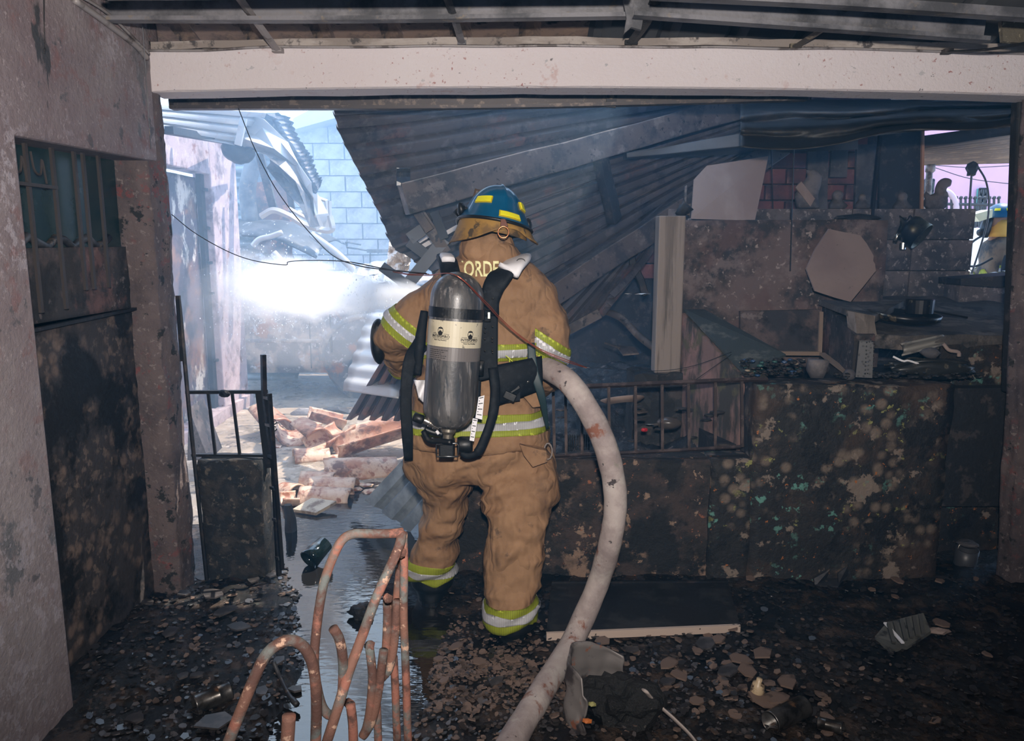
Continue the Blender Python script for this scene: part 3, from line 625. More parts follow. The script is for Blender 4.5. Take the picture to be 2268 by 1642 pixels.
zincblue2 = mat('pale_blue_zinc', (.34, .38, .41), .45, .3, layers=[((.20, .23, .25), 5, .5, .1, {})], bump=.001)
corr('corrugated_sheet', quad(P(808, 1108, 4.3), P(925, 985, 4.1), P(908, 1180, 4.1), P(1010, 1060, 3.9)), 4, 2.5, .022, zincblue2, 'blue-grey roof sheet end lying by the left trouser leg', per=8)
# folded paper/white sheet, black square frame
whitem = mat('white_crumple', (.75, .68, .62), .8, bump=.004, bs=8)
m = MB()
m.grid(lambda u, v: P(lerp(lerp(862, 915, u), lerp(855, 905, u), v), lerp(lerp(532, 545, u), lerp(610, 600, u), v), 4.9+.12*noise.noise(V((u*3, v*4, 0)))+.05*noise.noise(V((u*9, v*9, 3)))), 18, 18, .004)
tag(m.build('crumpled_cloth', whitem), 'crumpled white sheet caught behind the black square frame', 'cloth')
fr = E('square_frame', P(915, 640, 4.5), 'black square-section steel frame leaning left of the helmet', 'frame')
for a, b_, wd in (((845, 590), (902, 632), .055), ((900, 634), (985, 530), .07), ((907, 530), (944, 504), .07), ((905, 535), (946, 566), .06), ((925, 466), (988, 560), .065), ((985, 530), (962, 470), .05)):
    m = MB(); m.bar(P(*a, 4.5), P(*b_, 4.52), wd, .04, (0, 1, 0)); m.build('frame_bar', mat('blue_black_frame', (.02, .025, .035), .4, .4) if wd != .065 else boxm, fr)
m = MB(); m.bar(P(921, 465, 4.42), P(952, 512, 4.42), .05, .03, (0, 1, 0)); tag(m.build('metal_offcut', boxm), 'brown flat offcut propped on the black frame', 'metal bar')
m = MB(); m.prism([P(890, 527, 4.8), P(955, 508, 4.8), P(950, 527, 4.8), P(920, 545, 4.8), P(888, 545, 4.8)], (0, .01, 0)); m.prism([P(928, 545, 4.8), P(1022, 492, 4.8), P(1018, 505, 4.8), P(935, 552, 4.8)], (0, .01, 0))
tag(m.build('white_strip', whitem), 'bright white strips between the black bars', 'strip')
# collapsed roof -----------------------------------------------------
LE = [(738, 240), (752, 290), (785, 362), (815, 425), (845, 485), (868, 545)]
def fan(u, v):
    if v < .55:
        t = v/.55*5; k = min(int(t), 4); f = t-k; lx, ly = lerp(LE[k][0], LE[k+1][0], f), lerp(LE[k][1], LE[k+1][1], f); Y = lerp(4.05, 4.75, v/.55)
    else:
        f = (v-.55)/.45; lx, ly = lerp(868, 1180, f), lerp(545, 745, f); Y = lerp(4.75, 5.0, f)
    rx, ry = lerp(1830, 1722, v), lerp(140, 322, v)
    a = P(lx, ly, Y); b_ = P(rx, ry, lerp(5.4, 5.75, v))
    p = a.lerp(b_, u)
    return p+V((0, .22*sin(u*pi)*.6+.03*noise.noise(V((u*4, v*6, 0))), .02*noise.noise(V((u*3, v*4, 2)))))
corr('collapsed_roof_sheet', fan, 46, 17, .042, sheetm, 'big scorched corrugated roof sheet collapsed above the firefighter', 'roof sheet', per=8)
def fan2(u, v):
    L = [(1150, 700), (1190, 730), (1240, 737), (1300, 712), (1338, 684), (1350, 650)]
    t = v*5; k = min(int(t), 4); f = t-k; lx, ly = lerp(L[k][0], L[k+1][0], f), lerp(L[k][1], L[k+1][1], f)
    a = P(lx, ly, lerp(5.0, 4.8, v)); b_ = P(lerp(1560, 1520, v), lerp(372, 402, v), 5.7); mid = P(lerp(1360, 1462, v), lerp(545, 545, v), 5.35)
    return (a*(1-u)**2+mid*2*u*(1-u)+b_*u*u)
corr('collapsed_roof_sheet', fan2, 30, 9, .04, sheetm, 'lower twisted roof sheet fanning down right of the firefighter', 'roof sheet', per=7)
m = MB(); m.bar(P(1238, 742, 4.75), P(1328, 694, 4.75), .03, .06); tag(m.build('bent_flashing', boxm), 'pale folded edge strip under the lower twisted sheet', 'metal strip')
def boxbeam(a, b_, w0, w1, lab, mt=boxm, dpt=.10):
    a, b_ = V(a), V(b_); d = (b_-a).normalized(); up = V((0, 0, 1)); up = (up-d*up.dot(d)).normalized(); bk = d.cross(up)
    n = 10; m = MB()
    for i in range(n+1):
        p = a.lerp(b_, i/n)+up*.012*noise.noise(V((i*.6, 2, 0))); w_ = lerp(w0, w1, i/n)/2
        m.v += [p+up*w_+bk*dpt/2, p+up*w_-bk*dpt/2, p-up*w_-bk*dpt/2, p-up*w_+bk*dpt/2]
    for i in range(n):
        for k in range(4): m.f.append((i*4+k, i*4+(k+1) % 4, i*4+4+(k+1) % 4, i*4+4+k))
    m.f += [(0, 1, 2, 3), (n*4+3, n*4+2, n*4+1, n*4)]
    return tag(m.build('roof_beam', mt, bevel=.006), lab, 'beam')
boxbeam(P(893, 442, 4.25), P(1700, 222, 5.2), .17, .13, 'long scorched box beam slanting above the helmet')
boxbeam(P(1175, 685, 4.72), P(1730, 318, 5.35), .13, .16, 'long dark beam slanting from the right shoulder up to the right')
boxbeam(P(1322, 318, 4.75), P(1362, 490, 4.95), .10, .10, 'short dark beam hanging between the two long beams', blackm, .06)
boxbeam(P(1388, 346, 5.0), P(2330, 222, 4.6), .03, .20, 'blue-dark beam under the fallen roof at the right', darkroof)
boxbeam(P(1383, 532, 5.2), P(1432, 655, 5.2), .05, .05, 'bent strut dangling beside the white plank', blacksteel, .03)
m = MB(); m.grid(lambda u, v: P(878+30*u, 372+40*v, 4.2+.1*u+.05*sin(v*4)), 4, 4, .003); tag(m.build('sheet_tear', greysteel), 'small curled tear at the left end of the upper beam', 'metal flap')
# torn black tarpaulin and sheets under the beam at the right
def drape(u, v):
    x = lerp(1640, 2290, u); top = 222; bot = 326-40*max(0, (u-.35))/.65-22*u+10*sin(u*9)
    return P(x, lerp(top, bot, v), 4.7-1.0*v+.10*sin(v*16+u*3+2*noise.noise(V((u*3, v*2, 0))))+.04*noise.noise(V((u*8, v*8, 0))))
m = MB(); m.grid(drape, 60, 34, .004); tag(m.build('burnt_tarpaulin', mat('burnt_tarpaulin', (.022, .024, .028), .55, layers=[((.05, .045, .045), 6, .6, .08, {})], bump=.003), smooth=True), 'sagging burnt black tarpaulin under the beam at the right', 'tarpaulin')
m = MB(); m.grid(lambda u, v: P(lerp(1380, 1900, u), lerp(lerp(338, 262, u), lerp(352, 330, u), v), 4.95+.3*v+.05*sin(u*12)), 30, 10, .004); tag(m.build('fallen_sheet', darkroof), 'dark fallen sheet above the pale board', 'roof sheet')
# clay roof tiles scattered on the wet ground
clay = mat('wet_clay_tile', (.42, .20, .12), .45, layers=[((.62, .45, .34), 5, .52, .07, {}), ((.15, .07, .05), 6, .62, .05, {}), ((.30, .12, .07), 16, .6, .05, {})], bump=.003, bs=22)
def tile(px, py, L, w_, rz, tilt, lab, arc=.42, flip=0, roll=0):
    c = G(px, py, .03); m = MB(); r0 = w_/1.2; r1 = r0*.82
    def f(u, v):
        a = pi*(.5-arc)+2*pi*arc*v; r = lerp(r0, r1, u)*(1+.02*noise.noise(V((u*4, v*6, px))))
        e = 1+.06*noise.noise(V((v*5, px*.1, u*2)))
        return V((r*cos(a), (u-.5)*L*e, (r*sin(a)-r0*sin(pi*(.5-arc)))*(-1 if flip else 1)+(r0 if flip else 0)))
    m.grid(f, 12, 16, .014)
    rot = Matrix.Rotation(rz, 3, 'Z') @ Matrix.Rotation(tilt, 3, 'X') @ Matrix.Rotation(roll, 3, 'Y')
    m.v = [c+rot @ v for v in m.v]; z0 = min(v.z for v in m.v); m.v = [v+V((0, 0, gz(c.x, c.y)-z0-.01)) for v in m.v]
    o = m.build('clay_roof_tile', clay, smooth=True); tag(o, lab, 'roof tile', 'clay roof tiles in the yard'); return o
tile(838, 1000, .62, .20, -1.20, .18, 'largest clay tile, trough side up, sloping towards the dark sheet', flip=1)
tile(800, 1040, .50, .20, -1.35, .02, 'wet brown clay tile humped in front of the largest one')
tile(845, 962, .50, .16, -1.3, .25, 'pale clay tile propped behind the largest one')
tile(735, 988, .36, .16, -.5, .15, 'broken clay tile leaning left of the humped wet one', flip=1)
tile(688, 985, .26, .18, .8, .3, 'dark-edged clay tile fragment standing on its end', roll=.5)
tile(600, 960, .34, .20, .75, .35, 'clay tile propped steeply by the open gate', roll=.4)
tile(650, 975, .30, .16, .3, .1, 'small orange clay tile right of the steep one', flip=1)
tile(718, 948, .30, .15, 1.9, .3, 'clay tile lying crosswise behind the others', flip=1)
tile(705, 1062, .22, .15, -1.5, .05, 'short clay tile fragment on the wet ground in sun')
tile(740, 1075, .30, .15, -1.6, .05, 'curved clay tile nearest the flat pale tile, upper')
tile(722, 1093, .32, .14, -1.6, .03, 'flat clay tile nearest the flat pale tile, lower')
tile(640, 1080, .14, .12, 1.0, .05, 'tiny clay tile shard left of the shadow edge')
tile(640, 1105, .10, .10, 2.0, .05, 'smallest clay shard above the charred stump', flip=1)
tile(690, 1010, .26, .14, -1.2, .0, 'thin pale clay tile half under water')
for k in range(26):
    px, py = R(610, 860), R(925, 1105); c = G(px, py, .01); m = MB(); m.rock((0, 0, 0), R(.03, .075), k, 1, (1, .8, .28))
    m.v = [v+V((c.x, c.y, gz(c.x, c.y)+.01)) for v in m.v]
    tag(m.build('tile_shard', clay), 'small broken clay shard on the sunlit wet ground', 'shard', 'small clay shards in the yard')
c = [P(650, 1125, 1), 0]; pts = [G(648, 1128, .02), G(700, 1136, .02), G(745, 1110, .05), G(690, 1103, .05)]
m = MB(); m.prism(pts, (0, 0, -.018)); tag(m.build('flat_tile', mat('pale_flat_tile', (.50, .42, .32), .6, layers=[((.2, .14, .1), 7, .58, .06, {})], bump=.002)), 'flat pale square tile on the wet ground', 'tile')
m = MB(); p0 = G(643, 1175, 0); m.tube([p0+V((0, 0, -.02)), p0+V((0, 0, .06)), p0+V((-.01, .01, .145))], [.034, .03, .024], 9); m.jitter(.012, 18); tag(m.build('charred_stump', mat('charred_wood', (.02, .018, .018), .7, layers=[((.35, .33, .32), 18, .64, .04, dict(st=(1, 1, .3)))], bump=.006)), 'charred wooden stump standing by the open gate', 'wood')
m = MB(); m.rock(G(672, 915, .03)+V((.05, 0, 0)), .10, 3, 2, (1.6, .6, .5)); tag(m.build('ash_heap', mat('ash_pile', (.3, .29, .3), .9, bump=.01)), 'small pale rag of ash before the car', 'debris')
m = MB(); m.rock(G(740, 912, .03), .12, 5, 2, (1.8, .5, .4)); tag(m.build('ash_heap', greysteel), 'dark heap of ash under the wheel arch of the car', 'debris')
# little railing on the stub wall and the gate standing open
Yg = 3.50
rl = E('stub_railing', P(500, 1008, Yg), 'small black iron railing on the burnt stub wall', 'railing')
m = MB(); m.bar(P(412, 869, Yg), P(592, 868, Yg), .02, .015); m.build('top_rail', blacksteel, rl)
m = MB(); m.bar(P(425, 1008, Yg), P(585, 1009, Yg), .022, .012); m.build('bottom_rail', blacksteel, rl)
for a, b_ in (((461, 870), (477, 1007)), ((514, 870), (531, 1007))):
    m = MB(); m.bar(P(*a, Yg), P(*b_, Yg), .012, .012, (0, 1, 0)); m.build('baluster', blacksteel, rl)
m = MB(); m.rock(P(497, 872, Yg-.01), .022, 2, 2, (1.2, .7, .8)); m.build('clamp', blacksteel, rl)
m = MB(); m.bar(P(576, 870, Yg), P(596, 1035, Yg), .035, .03, (0, 1, 0)); m.build('end_post', blacksteel, rl)
gt = E('iron_gate', G(612, 1270, 0), 'black iron gate standing open edge-on at the entrance', 'gate')
m = MB(); m.bar(P(582, 790, 3.42), P(585, 870, 3.42), .012, .012, (0, 1, 0)); m.tube([P(583, 786, 3.42), P(585, 870, 3.42), P(605, 1020, 3.42), P(618, 1275, 3.42)], .014, 4); m.build('gate_post', blacksteel, gt)
m = MB(); m.tube([P(597, 872, 3.3), P(606, 1000, 3.3), P(625, 1262, 3.3)], .011, 4); m.build('gate_stile', blacksteel, gt)
for y_ in (880, 940, 1010, 1080, 1150, 1235):
    f = (y_-870)/400; m = MB(); m.bar(P(lerp(584, 614, f), y_, 3.42), P(lerp(596, 622, f), y_+4, 3.3), .012, .012); m.build('gate_rung', blacksteel, gt)
for y_ in (935, 950):
    m = MB(); m.tube([P(606+7*cos(t*.5), y_+5*sin(t*.5), 3.3) for t in range(12)], .003, 6); m.build('chain_link', greysteel, gt)
m = MB(); m.tube([P(395, 655, 3.42), P(400, 700, 3.42), P(418, 900, 3.42), P(458, 1285, 3.42)], .009, 6); m.box(P(394, 655, 3.42).x-.008, P(394, 655, 3.42).x+.008, 3.41, 3.43, P(394, 800, 3.42).z, P(394, 655, 3.42).z); tag(m.build('iron_rod', blacksteel), 'long thin black iron rod leaning at the column', 'rod')
# loose wires
wirem = mat('black_wire', (.012, .012, .013), .5); copper = mat('copper_wire', (.30, .07, .04), .4, .6)
m = MB(); m.tube(spl([P(380, 475, 3.6), P(430, 515, 3.6), P(500, 555, 3.6), P(560, 577, 3.55), P(630, 587, 3.5), P(640, 580, 3.45), P(690, 577, 3.3), P(770, 580, 3.1), P(860, 597, 2.95), P(950, 608, 2.86)], 80), .0022, 6); tag(m.build('electric_wire', wirem), 'black wire crossing from the column to the air cylinder', 'wire')
m = MB(); m.tube(spl([P(528, 240, 3.8), P(560, 320, 3.8), P(600, 400, 3.7), P(640, 460, 3.6), P(690, 520, 3.5), P(740, 568, 3.3), P(800, 590, 3.1), P(880, 600, 2.9), P(945, 606, 2.84)], 80), .0024, 6); tag(m.build('electric_wire', wirem), 'black wire hanging from the channel down to the shoulder', 'wire')
for k in (0, 1):
    m = MB(); m.tube(spl([P(870, 599+k*3, 2.96), P(905, 607+k*2, 2.90), P(945, 607+k*3, 2.84)], 10)+spl([P(950, 609+k, 2.8), P(1010, 610, 2.66), P(1075, 668+k*5, 2.72), P(1110, 706+k*4, 2.78), P(1150, 742+k*3, 2.80), P(1200, 775+k*3, 2.82), P(1262, 800+k*4, 2.84), P(1300, 815, 2.9)], 60), .0016, 6)
    tag(m.build('copper_wire', copper), 'thin copper-red wire lying over the air cylinder and back', 'wire', 'pair of copper wires over the back')
# water jet: dense spray volume and droplets
jm = volmat('water_spray', (1, 1, 1), 16, .1)
def jet_nodes(m, A, B, r0, r1, dens):
    N = m.node_tree.nodes; L = m.node_tree.links; vs = [n for n in N if n.type == 'VOLUME_SCATTER'][0]
    tc = N.new('ShaderNodeTexCoord'); mp = N.new('ShaderNodeMapping'); mp.vector_type = 'POINT'
    d = (B-A); Ln = d.length; q = d.normalized().rotation_difference(V((1, 0, 0))); 
    geo = N.new('ShaderNodeNewGeometry'); sb = N.new('ShaderNodeVectorMath'); sb.operation = 'SUBTRACT'; sb.inputs[1].default_value = A; L.new(geo.outputs['Position'], sb.inputs[0])
    rt = N.new('ShaderNodeVectorRotate'); rt.rotation_type = 'EULER_XYZ'; rt.inputs['Rotation'].default_value = q.to_euler(); L.new(sb.outputs[0], rt.inputs['Vector'])
    sx = N.new('ShaderNodeSeparateXYZ'); L.new(rt.outputs[0], sx.inputs[0])
    def mth(op, a, b=None, c=None):
        n = N.new('ShaderNodeMath'); n.operation = op
        for i, v in enumerate((a, b, c)):
            if v is None: continue
            if isinstance(v, (int, float)): n.inputs[i].default_value = v
            else: L.new(v, n.inputs[i])
        return n.outputs[0]
    t = mth('DIVIDE', sx.outputs[0], Ln); rr = mth('MULTIPLY_ADD', t, r1-r0, r0)
    rad = mth('SQRT', mth('ADD', mth('MULTIPLY', sx.outputs[1], sx.outputs[1]), mth('MULTIPLY', sx.outputs[2], sx.outputs[2])))
    k = mth('SUBTRACT', 1, mth('DIVIDE', rad, rr))
    mp2 = N.new('ShaderNodeMapping'); mp2.inputs['Scale'].default_value = (.8, 4.5, 4.5); L.new(rt.outputs[0], mp2.inputs['Vector'])
    nz = N.new('ShaderNodeTexNoise'); nz.inputs['Scale'].default_value = 2.2; nz.inputs['Detail'].default_value = 4; L.new(mp2.outputs[0], nz.inputs['Vector'])
    k = mth('ADD', k, mth('MULTIPLY', mth('SUBTRACT', nz.outputs['Fac'], .55), 1.5))
    k = mth('MAXIMUM', k, 0); k = mth('MINIMUM', k, 1)
    tt = mth('MAXIMUM', mth('SUBTRACT', 1.0, mth('POWER', mth('MAXIMUM', t, 0), 3)), 0)
    dn = mth('DIVIDE', mth('MULTIPLY', mth('MULTIPLY', k, tt), dens), mth('MAXIMUM', rr, .05)); L.new(dn, vs.inputs['Density'])
A_, B_ = P(985, 690, 3.6), P(520, 632, 7.4)
jet_nodes(jm, A_+V((0, 0, .06)), B_, .05, .42, 2.2)
m = MB(); n = 26; m.tube([A_.lerp(B_, i/n)+V((0, 0, .10*sin(i/n*pi))) for i in range(n+1)], [lerp(.05, .60, i/n) for i in range(n+1)], 20)
o = m.build('water_jet', jm, smooth=True); tag(o, 'white jet of water sprayed from the hose into the burnt car', 'water', kind='stuff')
m2_ = volmat('water_mist', (1, 1, 1), .22, .3)
m = MB(); m.rock(P(650, 690, 6.6), .75, 4, 3, (1.5, 1.0, .62), .25); tag(m.build('spray_mist', m2_, smooth=True), 'fine mist drifting around the water jet in front of the car', 'water', kind='stuff')
dropm = mat('water_drops', (.9, .93, .95), .1, spec=.8)
m = MB()
for k in range(2600):
    t = random.random()**.7; p = A_.lerp(B_, t)+V((0, 0, .10*sin(t*pi))); s_ = lerp(.04, .42, t); p += V((random.gauss(0, 1)*s_*.6, random.gauss(0, 1)*s_*.5, random.gauss(0, .45)*s_-abs(random.gauss(0, .35))*s_)); r = R(.0015, .005)
    b0 = len(m.v); m.v += [p+V((r, 0, 0)), p-V((r*.4, 0, 0))+V((0, r, 0)), p-V((r*.4, 0, 0))-V((0, r, 0)), p+V((0, 0, r*R(1, 3)))]; m.f += [(b0, b0+1, b0+2), (b0, b0+1, b0+3), (b0+1, b0+2, b0+3), (b0, b0+2, b0+3)]
tag(m.build('water_droplets', dropm), 'droplets flying off the water jet', 'water', kind='stuff')
# smoke and haze over the yard
m = MB(); m.box(-1.50, 2.1, 1.7, 3.38, .03, 2.22); tag(m.build('smoke_haze', volmat('room_smoke', (.12, .50, 1.0), .022, .0)), 'faint blue smoke drifting in the burnt room', 'smoke', kind='stuff')
hz = volmat('yard_smoke', (.50, .74, 1.0), .075, .3)
hz2 = volmat('kitchen_smoke', (.30, .62, 1.0), .045, .0)
m = MB(); m.box(.62, 3.2, 3.72, 5.85, .0, 2.70); tag(m.build('smoke_haze', hz2), 'thin blue smoke in the burnt kitchen', 'smoke', kind='stuff')
m = MB(); m.box(-4.2, .60, 3.7, 10.2, -.3, 3.4); tag(m.build('smoke_haze', hz, recalc=True), 'blue-white smoke hanging over the open yard', 'smoke', kind='stuff')
# ============================================================= FIREFIGHTER (seen from behind)
tan = mat('tan_turnout_cloth', (.27, .155, .080), .85, layers=[((.22, .115, .055), 6, .54, .10, dict(a=.7)), ((.12, .07, .04), 4.2, .64, .08, dict(a=.6)), ((.36, .21, .11), 10, .6, .08, dict(a=.4)), ((.06, .04, .03), 9, .70, .04, dict(a=.7))], bump=.0010, bs=260, wb=(5.5, .06))
lime = mat('lime_reflective', (.52, .60, .05), .55, layers=[((.20, .15, .04), 44, .84, .05, dict(a=.6, k='w', st=(1, .35, .45)))])
silver = mat('silver_reflective', (.82, .82, .86), .4, layers=[((.45, .42, .45), 44, .86, .05, dict(a=.6, k='w', st=(1, .35, .45)))])
nylon = mat('black_webbing', (.004, .006, .009), .7, layers=[((.010, .013, .017), 30, .58, .06, {})], bump=.0008, bs=200, spec=.25)
rubber = mat('black_rubber', (.005, .006, .007), .45, layers=[((.03, .027, .024), 14, .64, .05, dict(r=.8))], bump=.001)
helm = mat('blue_helmet_shell', (.0, .085, .19), .32, layers=[((.0, .06, .14), 5, .55, .1, {}), ((.35, .4, .4), 60, .76, .01, {})], coat=.3, bump=.0004, bs=90)
yel = mat('yellow_reflector', (.85, .80, .02), .3)
yel2 = mat('dark_yellow_edge', (.55, .42, .01), .4)
leather = mat('ochre_neck_flap', (.30, .165, .035), .75, layers=[((.16, .09, .03), 8, .56, .06, {}), ((.06, .04, .02), 14, .64, .03, {})], bump=.001, bs=120)
brass = mat('copper_ring', (.60, .25, .12), .3, .9)
chrome = mat('worn_chrome', (.5, .47, .42), .25, 1.0)
stone_b = mat('faded_badge_edge', (.22, .19, .18), .7)
white = mat('white_label', (.75, .74, .76), .6)
YF = 3.05
def voxel(m, size, smooth=8):
    me = bpy.data.meshes.new('tmp'); me.from_pydata([tuple(v) for v in m.v], [], m.f)
    bm = bmesh.new(); bm.from_mesh(me); bmesh.ops.recalc_face_normals(bm, faces=bm.faces); bm.to_mesh(me); bm.free()
    o = bpy.data.objects.new('tmp', me); COL.objects.link(o)
    r = o.modifiers.new('r', 'REMESH'); r.mode = 'VOXEL'; r.voxel_size = size
    s_ = o.modifiers.new('s', 'SMOOTH'); s_.factor = .5; s_.iterations = smooth
    dg = bpy.context.evaluated_depsgraph_get(); dg.update(); me2 = bpy.data.meshes.new_from_object(o.evaluated_get(dg))
    bpy.data.objects.remove(o); return me2
def rings(m, lst, seg=28, n=2.3):
    """lst of (centre, half width vector A, half depth vector B)"""
    b0 = len(m.v)
    for c, A, B in lst:
        c, A, B = V(c), V(A), V(B)
        for k in range(seg):
            a = 2*pi*k/seg; ca, sa = cos(a), sin(a)
            m.v.append(c+A*(abs(ca)**(2/n)*(1 if ca > 0 else -1))+B*(abs(sa)**(2/n)*(1 if sa > 0 else -1)))
    for i in range(len(lst)-1):
        for k in range(seg): m.f.append((b0+i*seg+k, b0+i*seg+(k+1) % seg, b0+(i+1)*seg+(k+1) % seg, b0+(i+1)*seg+k))
    m.f.append(tuple(b0+k for k in range(seg))[::-1]); m.f.append(tuple(b0+(len(lst)-1)*seg+k for k in range(seg)))
def hr(y, xl, xr, Y, dep):   # horizontal ring from photo-left to photo-right
    a, b = P(xl, y, Y), P(xr, y, Y); return ((a+b)/2, (b-a)/2, V((0, dep, 0)))
def wrinkle(me, fn):
    me.update(); ns = [v.normal.copy() for v in me.vertices]
    for v, n in zip(me.vertices, ns): v.co = v.co+n*fn(v.co)
    me.update()
def ridge(p, f, o): return 1-2*abs(noise.noise(V((p.x*f[0]+o, p.y*f[1], p.z*f[2]+o))))
def put(me, name, mt, parent, smooth=True):
    me.materials.clear(); me.materials.append(mt)
    xs = [v.co.copy() for v in me.vertices]; o0 = V(((min(v.x for v in xs)+max(v.x for v in xs))/2, (min(v.y for v in xs)+max(v.y for v in xs))/2, min(v.z for v in xs)))
    for v in me.vertices: v.co -= o0
    if smooth: me.polygons.foreach_set('use_smooth', [True]*len(me.polygons))
    me.name = name; me.update(); o = bpy.data.objects.new(name, me); COL.objects.link(o); attach(o, parent, o0); return o
ff = E('person', (P(1060, 1000, YF).x, YF, 0), 'firefighter in tan turnout gear and blue helmet seen from behind, legs apart', 'person')
# ---- jacket
m = MB()
rings(m, [hr(545, 1025, 1140, 3.06, .085), hr(575, 1018, 1146, 3.07, .10), hr(592, 985, 1182, 3.09, .11), hr(612, 960, 1205, 3.11, .135), hr(650, 945, 1218, 3.12, .155),
          hr(720, 945, 1205, 3.12, .165), hr(780, 938, 1185, 3.12, .165), hr(835, 925, 1188, 3.12, .16), hr(900, 912, 1202, 3.13, .175), hr(960, 900, 1212, 3.13, .19), hr(977, 900, 1213, 3.13, .19)], 36, 2.4)
def limb(m, pts, rs, seg=18, sq=None): m.tube(spl(pts, (len(pts)-1)*6), [rs[min(int(i/6), len(rs)-1)]*(1-(i/6-int(i/6)))+rs[min(int(i/6)+1, len(rs)-1)]*(i/6-int(i/6)) for i in range((len(pts)-1)*6+1)], seg, sq=sq)
limb(m, [P(1120, 632, 3.12), P(1175, 668, 3.11), P(1203, 735, 3.08), P(1205, 790, 3.10), P(1195, 838, 3.26), P(1170, 850, 3.42)], [.085, .098, .095, .088, .072, .06])
limb(m, [P(1030, 632, 3.14), P(975, 668, 3.15), P(915, 712, 3.16), P(880, 745, 3.20), P(888, 790, 3.38), P(915, 815, 3.50)], [.08, .092, .086, .082, .070, .06])
me = voxel(m, .0105, 7)
def jw(p):
    w_ = .020*ridge(p, (3.2, 3.2, 6.5), 3)*.7+.016*ridge(p, (6, 6, 10), 9)-.002+.002*noise.noise(p*40)
    w_ -= .004
    # crease under the right arm and cloth bunched above the belt
    d = (p-P(1190, 735, 2.95)).length; w_ += -.014*math.exp(-(abs((p.x-P(1190, 700, 3).x)*.6+(p.z-1.26)*1.0)/.03)**2)*math.exp(-(d/.16)**2)
    w_ += .012*math.exp(-((p.z-1.20)/.05)**2)-.012*math.exp(-((p.z-1.09)/.05)**2)
    return w_
wrinkle(me, jw)
jacket_src = me.copy()
put(me, 'jacket', tan, ff)
def band(src, name, mt, pl, sel, off, parent, th=.004):
    """strip of cloth cut out of src between planes pl=[(co,no),...] where sel(p) holds, lifted by off"""
    bm = bmesh.new(); bm.from_mesh(src); bm.normal_update()
    for co, no in pl: 
        bmesh.ops.bisect_plane(bm, geom=bm.verts[:]+bm.edges[:]+bm.faces[:], plane_co=V(co), plane_no=V(no), clear_inner=True)
    bad = [f for f in bm.faces if not sel(f.calc_center_median())]; bmesh.ops.delete(bm, geom=bad, context='FACES')
    bm.normal_update(); ns = {v.index: v.normal.copy() for v in bm.verts}
    bm.verts.index_update(); ns = [v.normal.copy() for v in bm.verts]
    for v, n in zip(list(bm.verts), ns): v.co += n*off
    r = bmesh.ops.extrude_face_region(bm, geom=bm.faces[:]); 
    m2 = bpy.data.meshes.new(name); bm.to_mesh(m2); bm.free()
    return put(m2, name, mt, parent)
up = V((0, 0, 1))
def zb(y, Y=2.93): return P(1130, y, Y).z
al = lambda p: True
XR, XL = P(1178, 700, 3).x, P(935, 700, 3).x
def hem(z0, z1, nm, mt, off, sel): band(jacket_src, nm, mt, [((0, 0, z0), (0, 0, 1)), ((0, 0, z1), (0, 0, -1))], sel, off, ff)
hem(zb(972), zb(924), 'reflective_band', lime, .0035, al); hem(zb(958), zb(939), 'reflective_stripe', silver, .0055, al)
tor = lambda p: XL-.05 < p.x < XR-.02 and p.y < 3.12
hem(zb(802), zb(764), 'reflective_band', lime, .0035, tor); hem(zb(793), zb(776), 'reflective_stripe', silver, .0055, tor)
# sleeve bands
dR = (P(1160, 810, 3.05)-P(1250, 700, 3.05)); 
def slv(c, d, hw, nm, mt, off, sel):
    d = V(d).normalized(); c = V(c); band(jacket_src, nm, mt, [(c-d*hw, d), (c+d*hw, -d)], sel, off, ff)
cR, nR = P(1222, 775, 3.05), V((-.55, 0, -.83)); selR = lambda p: p.x > XR+.015
cL, nL = P(884, 722, 3.1), V((-.62, .1, -.78)); selL = lambda p: p.x < XL+.005 and p.z > 1.12
slv(cR, nR, .042, 'reflective_band', lime, .0035, selR); slv(cR, nR, .016, 'reflective_stripe', silver, .0055, selR)
slv(cL, nL, .046, 'reflective_band', lime, .0035, selL); slv(cL, nL, .016, 'reflective_stripe', silver, .0055, selL)
cW = P(905, 812, 3.45)
slv(P(898, 808, 3.44), V((.1, .75, -.6)), .03, 'reflective_band', lime, .0035, lambda p: p.x < XL+.02 and p.y > 3.3)
m = MB(); m.tube([P(1128, 792, 2.9), P(1129, 808, 2.9), P(1126, 822, 2.9)], .0025, 5); m.tube([P(1120, 788, 2.9), P(1134, 800, 2.9), P(1138, 812, 2.9)], .002, 5); m.build('loose_thread', lime, ff)
# black elbow pad on the left sleeve
m = MB(); rings(m, [((P(838, 745, 3.2)+V((0, 0, dz))), V((r, 0, 0)), V((0, r*1.5, 0))) for dz, r in ((.075, .010), (.05, .026), (0, .034), (-.05, .034), (-.09, .026), (-.12, .01))], 16)
me = voxel(m, .012, 4); put(me, 'elbow_pad', rubber, ff)
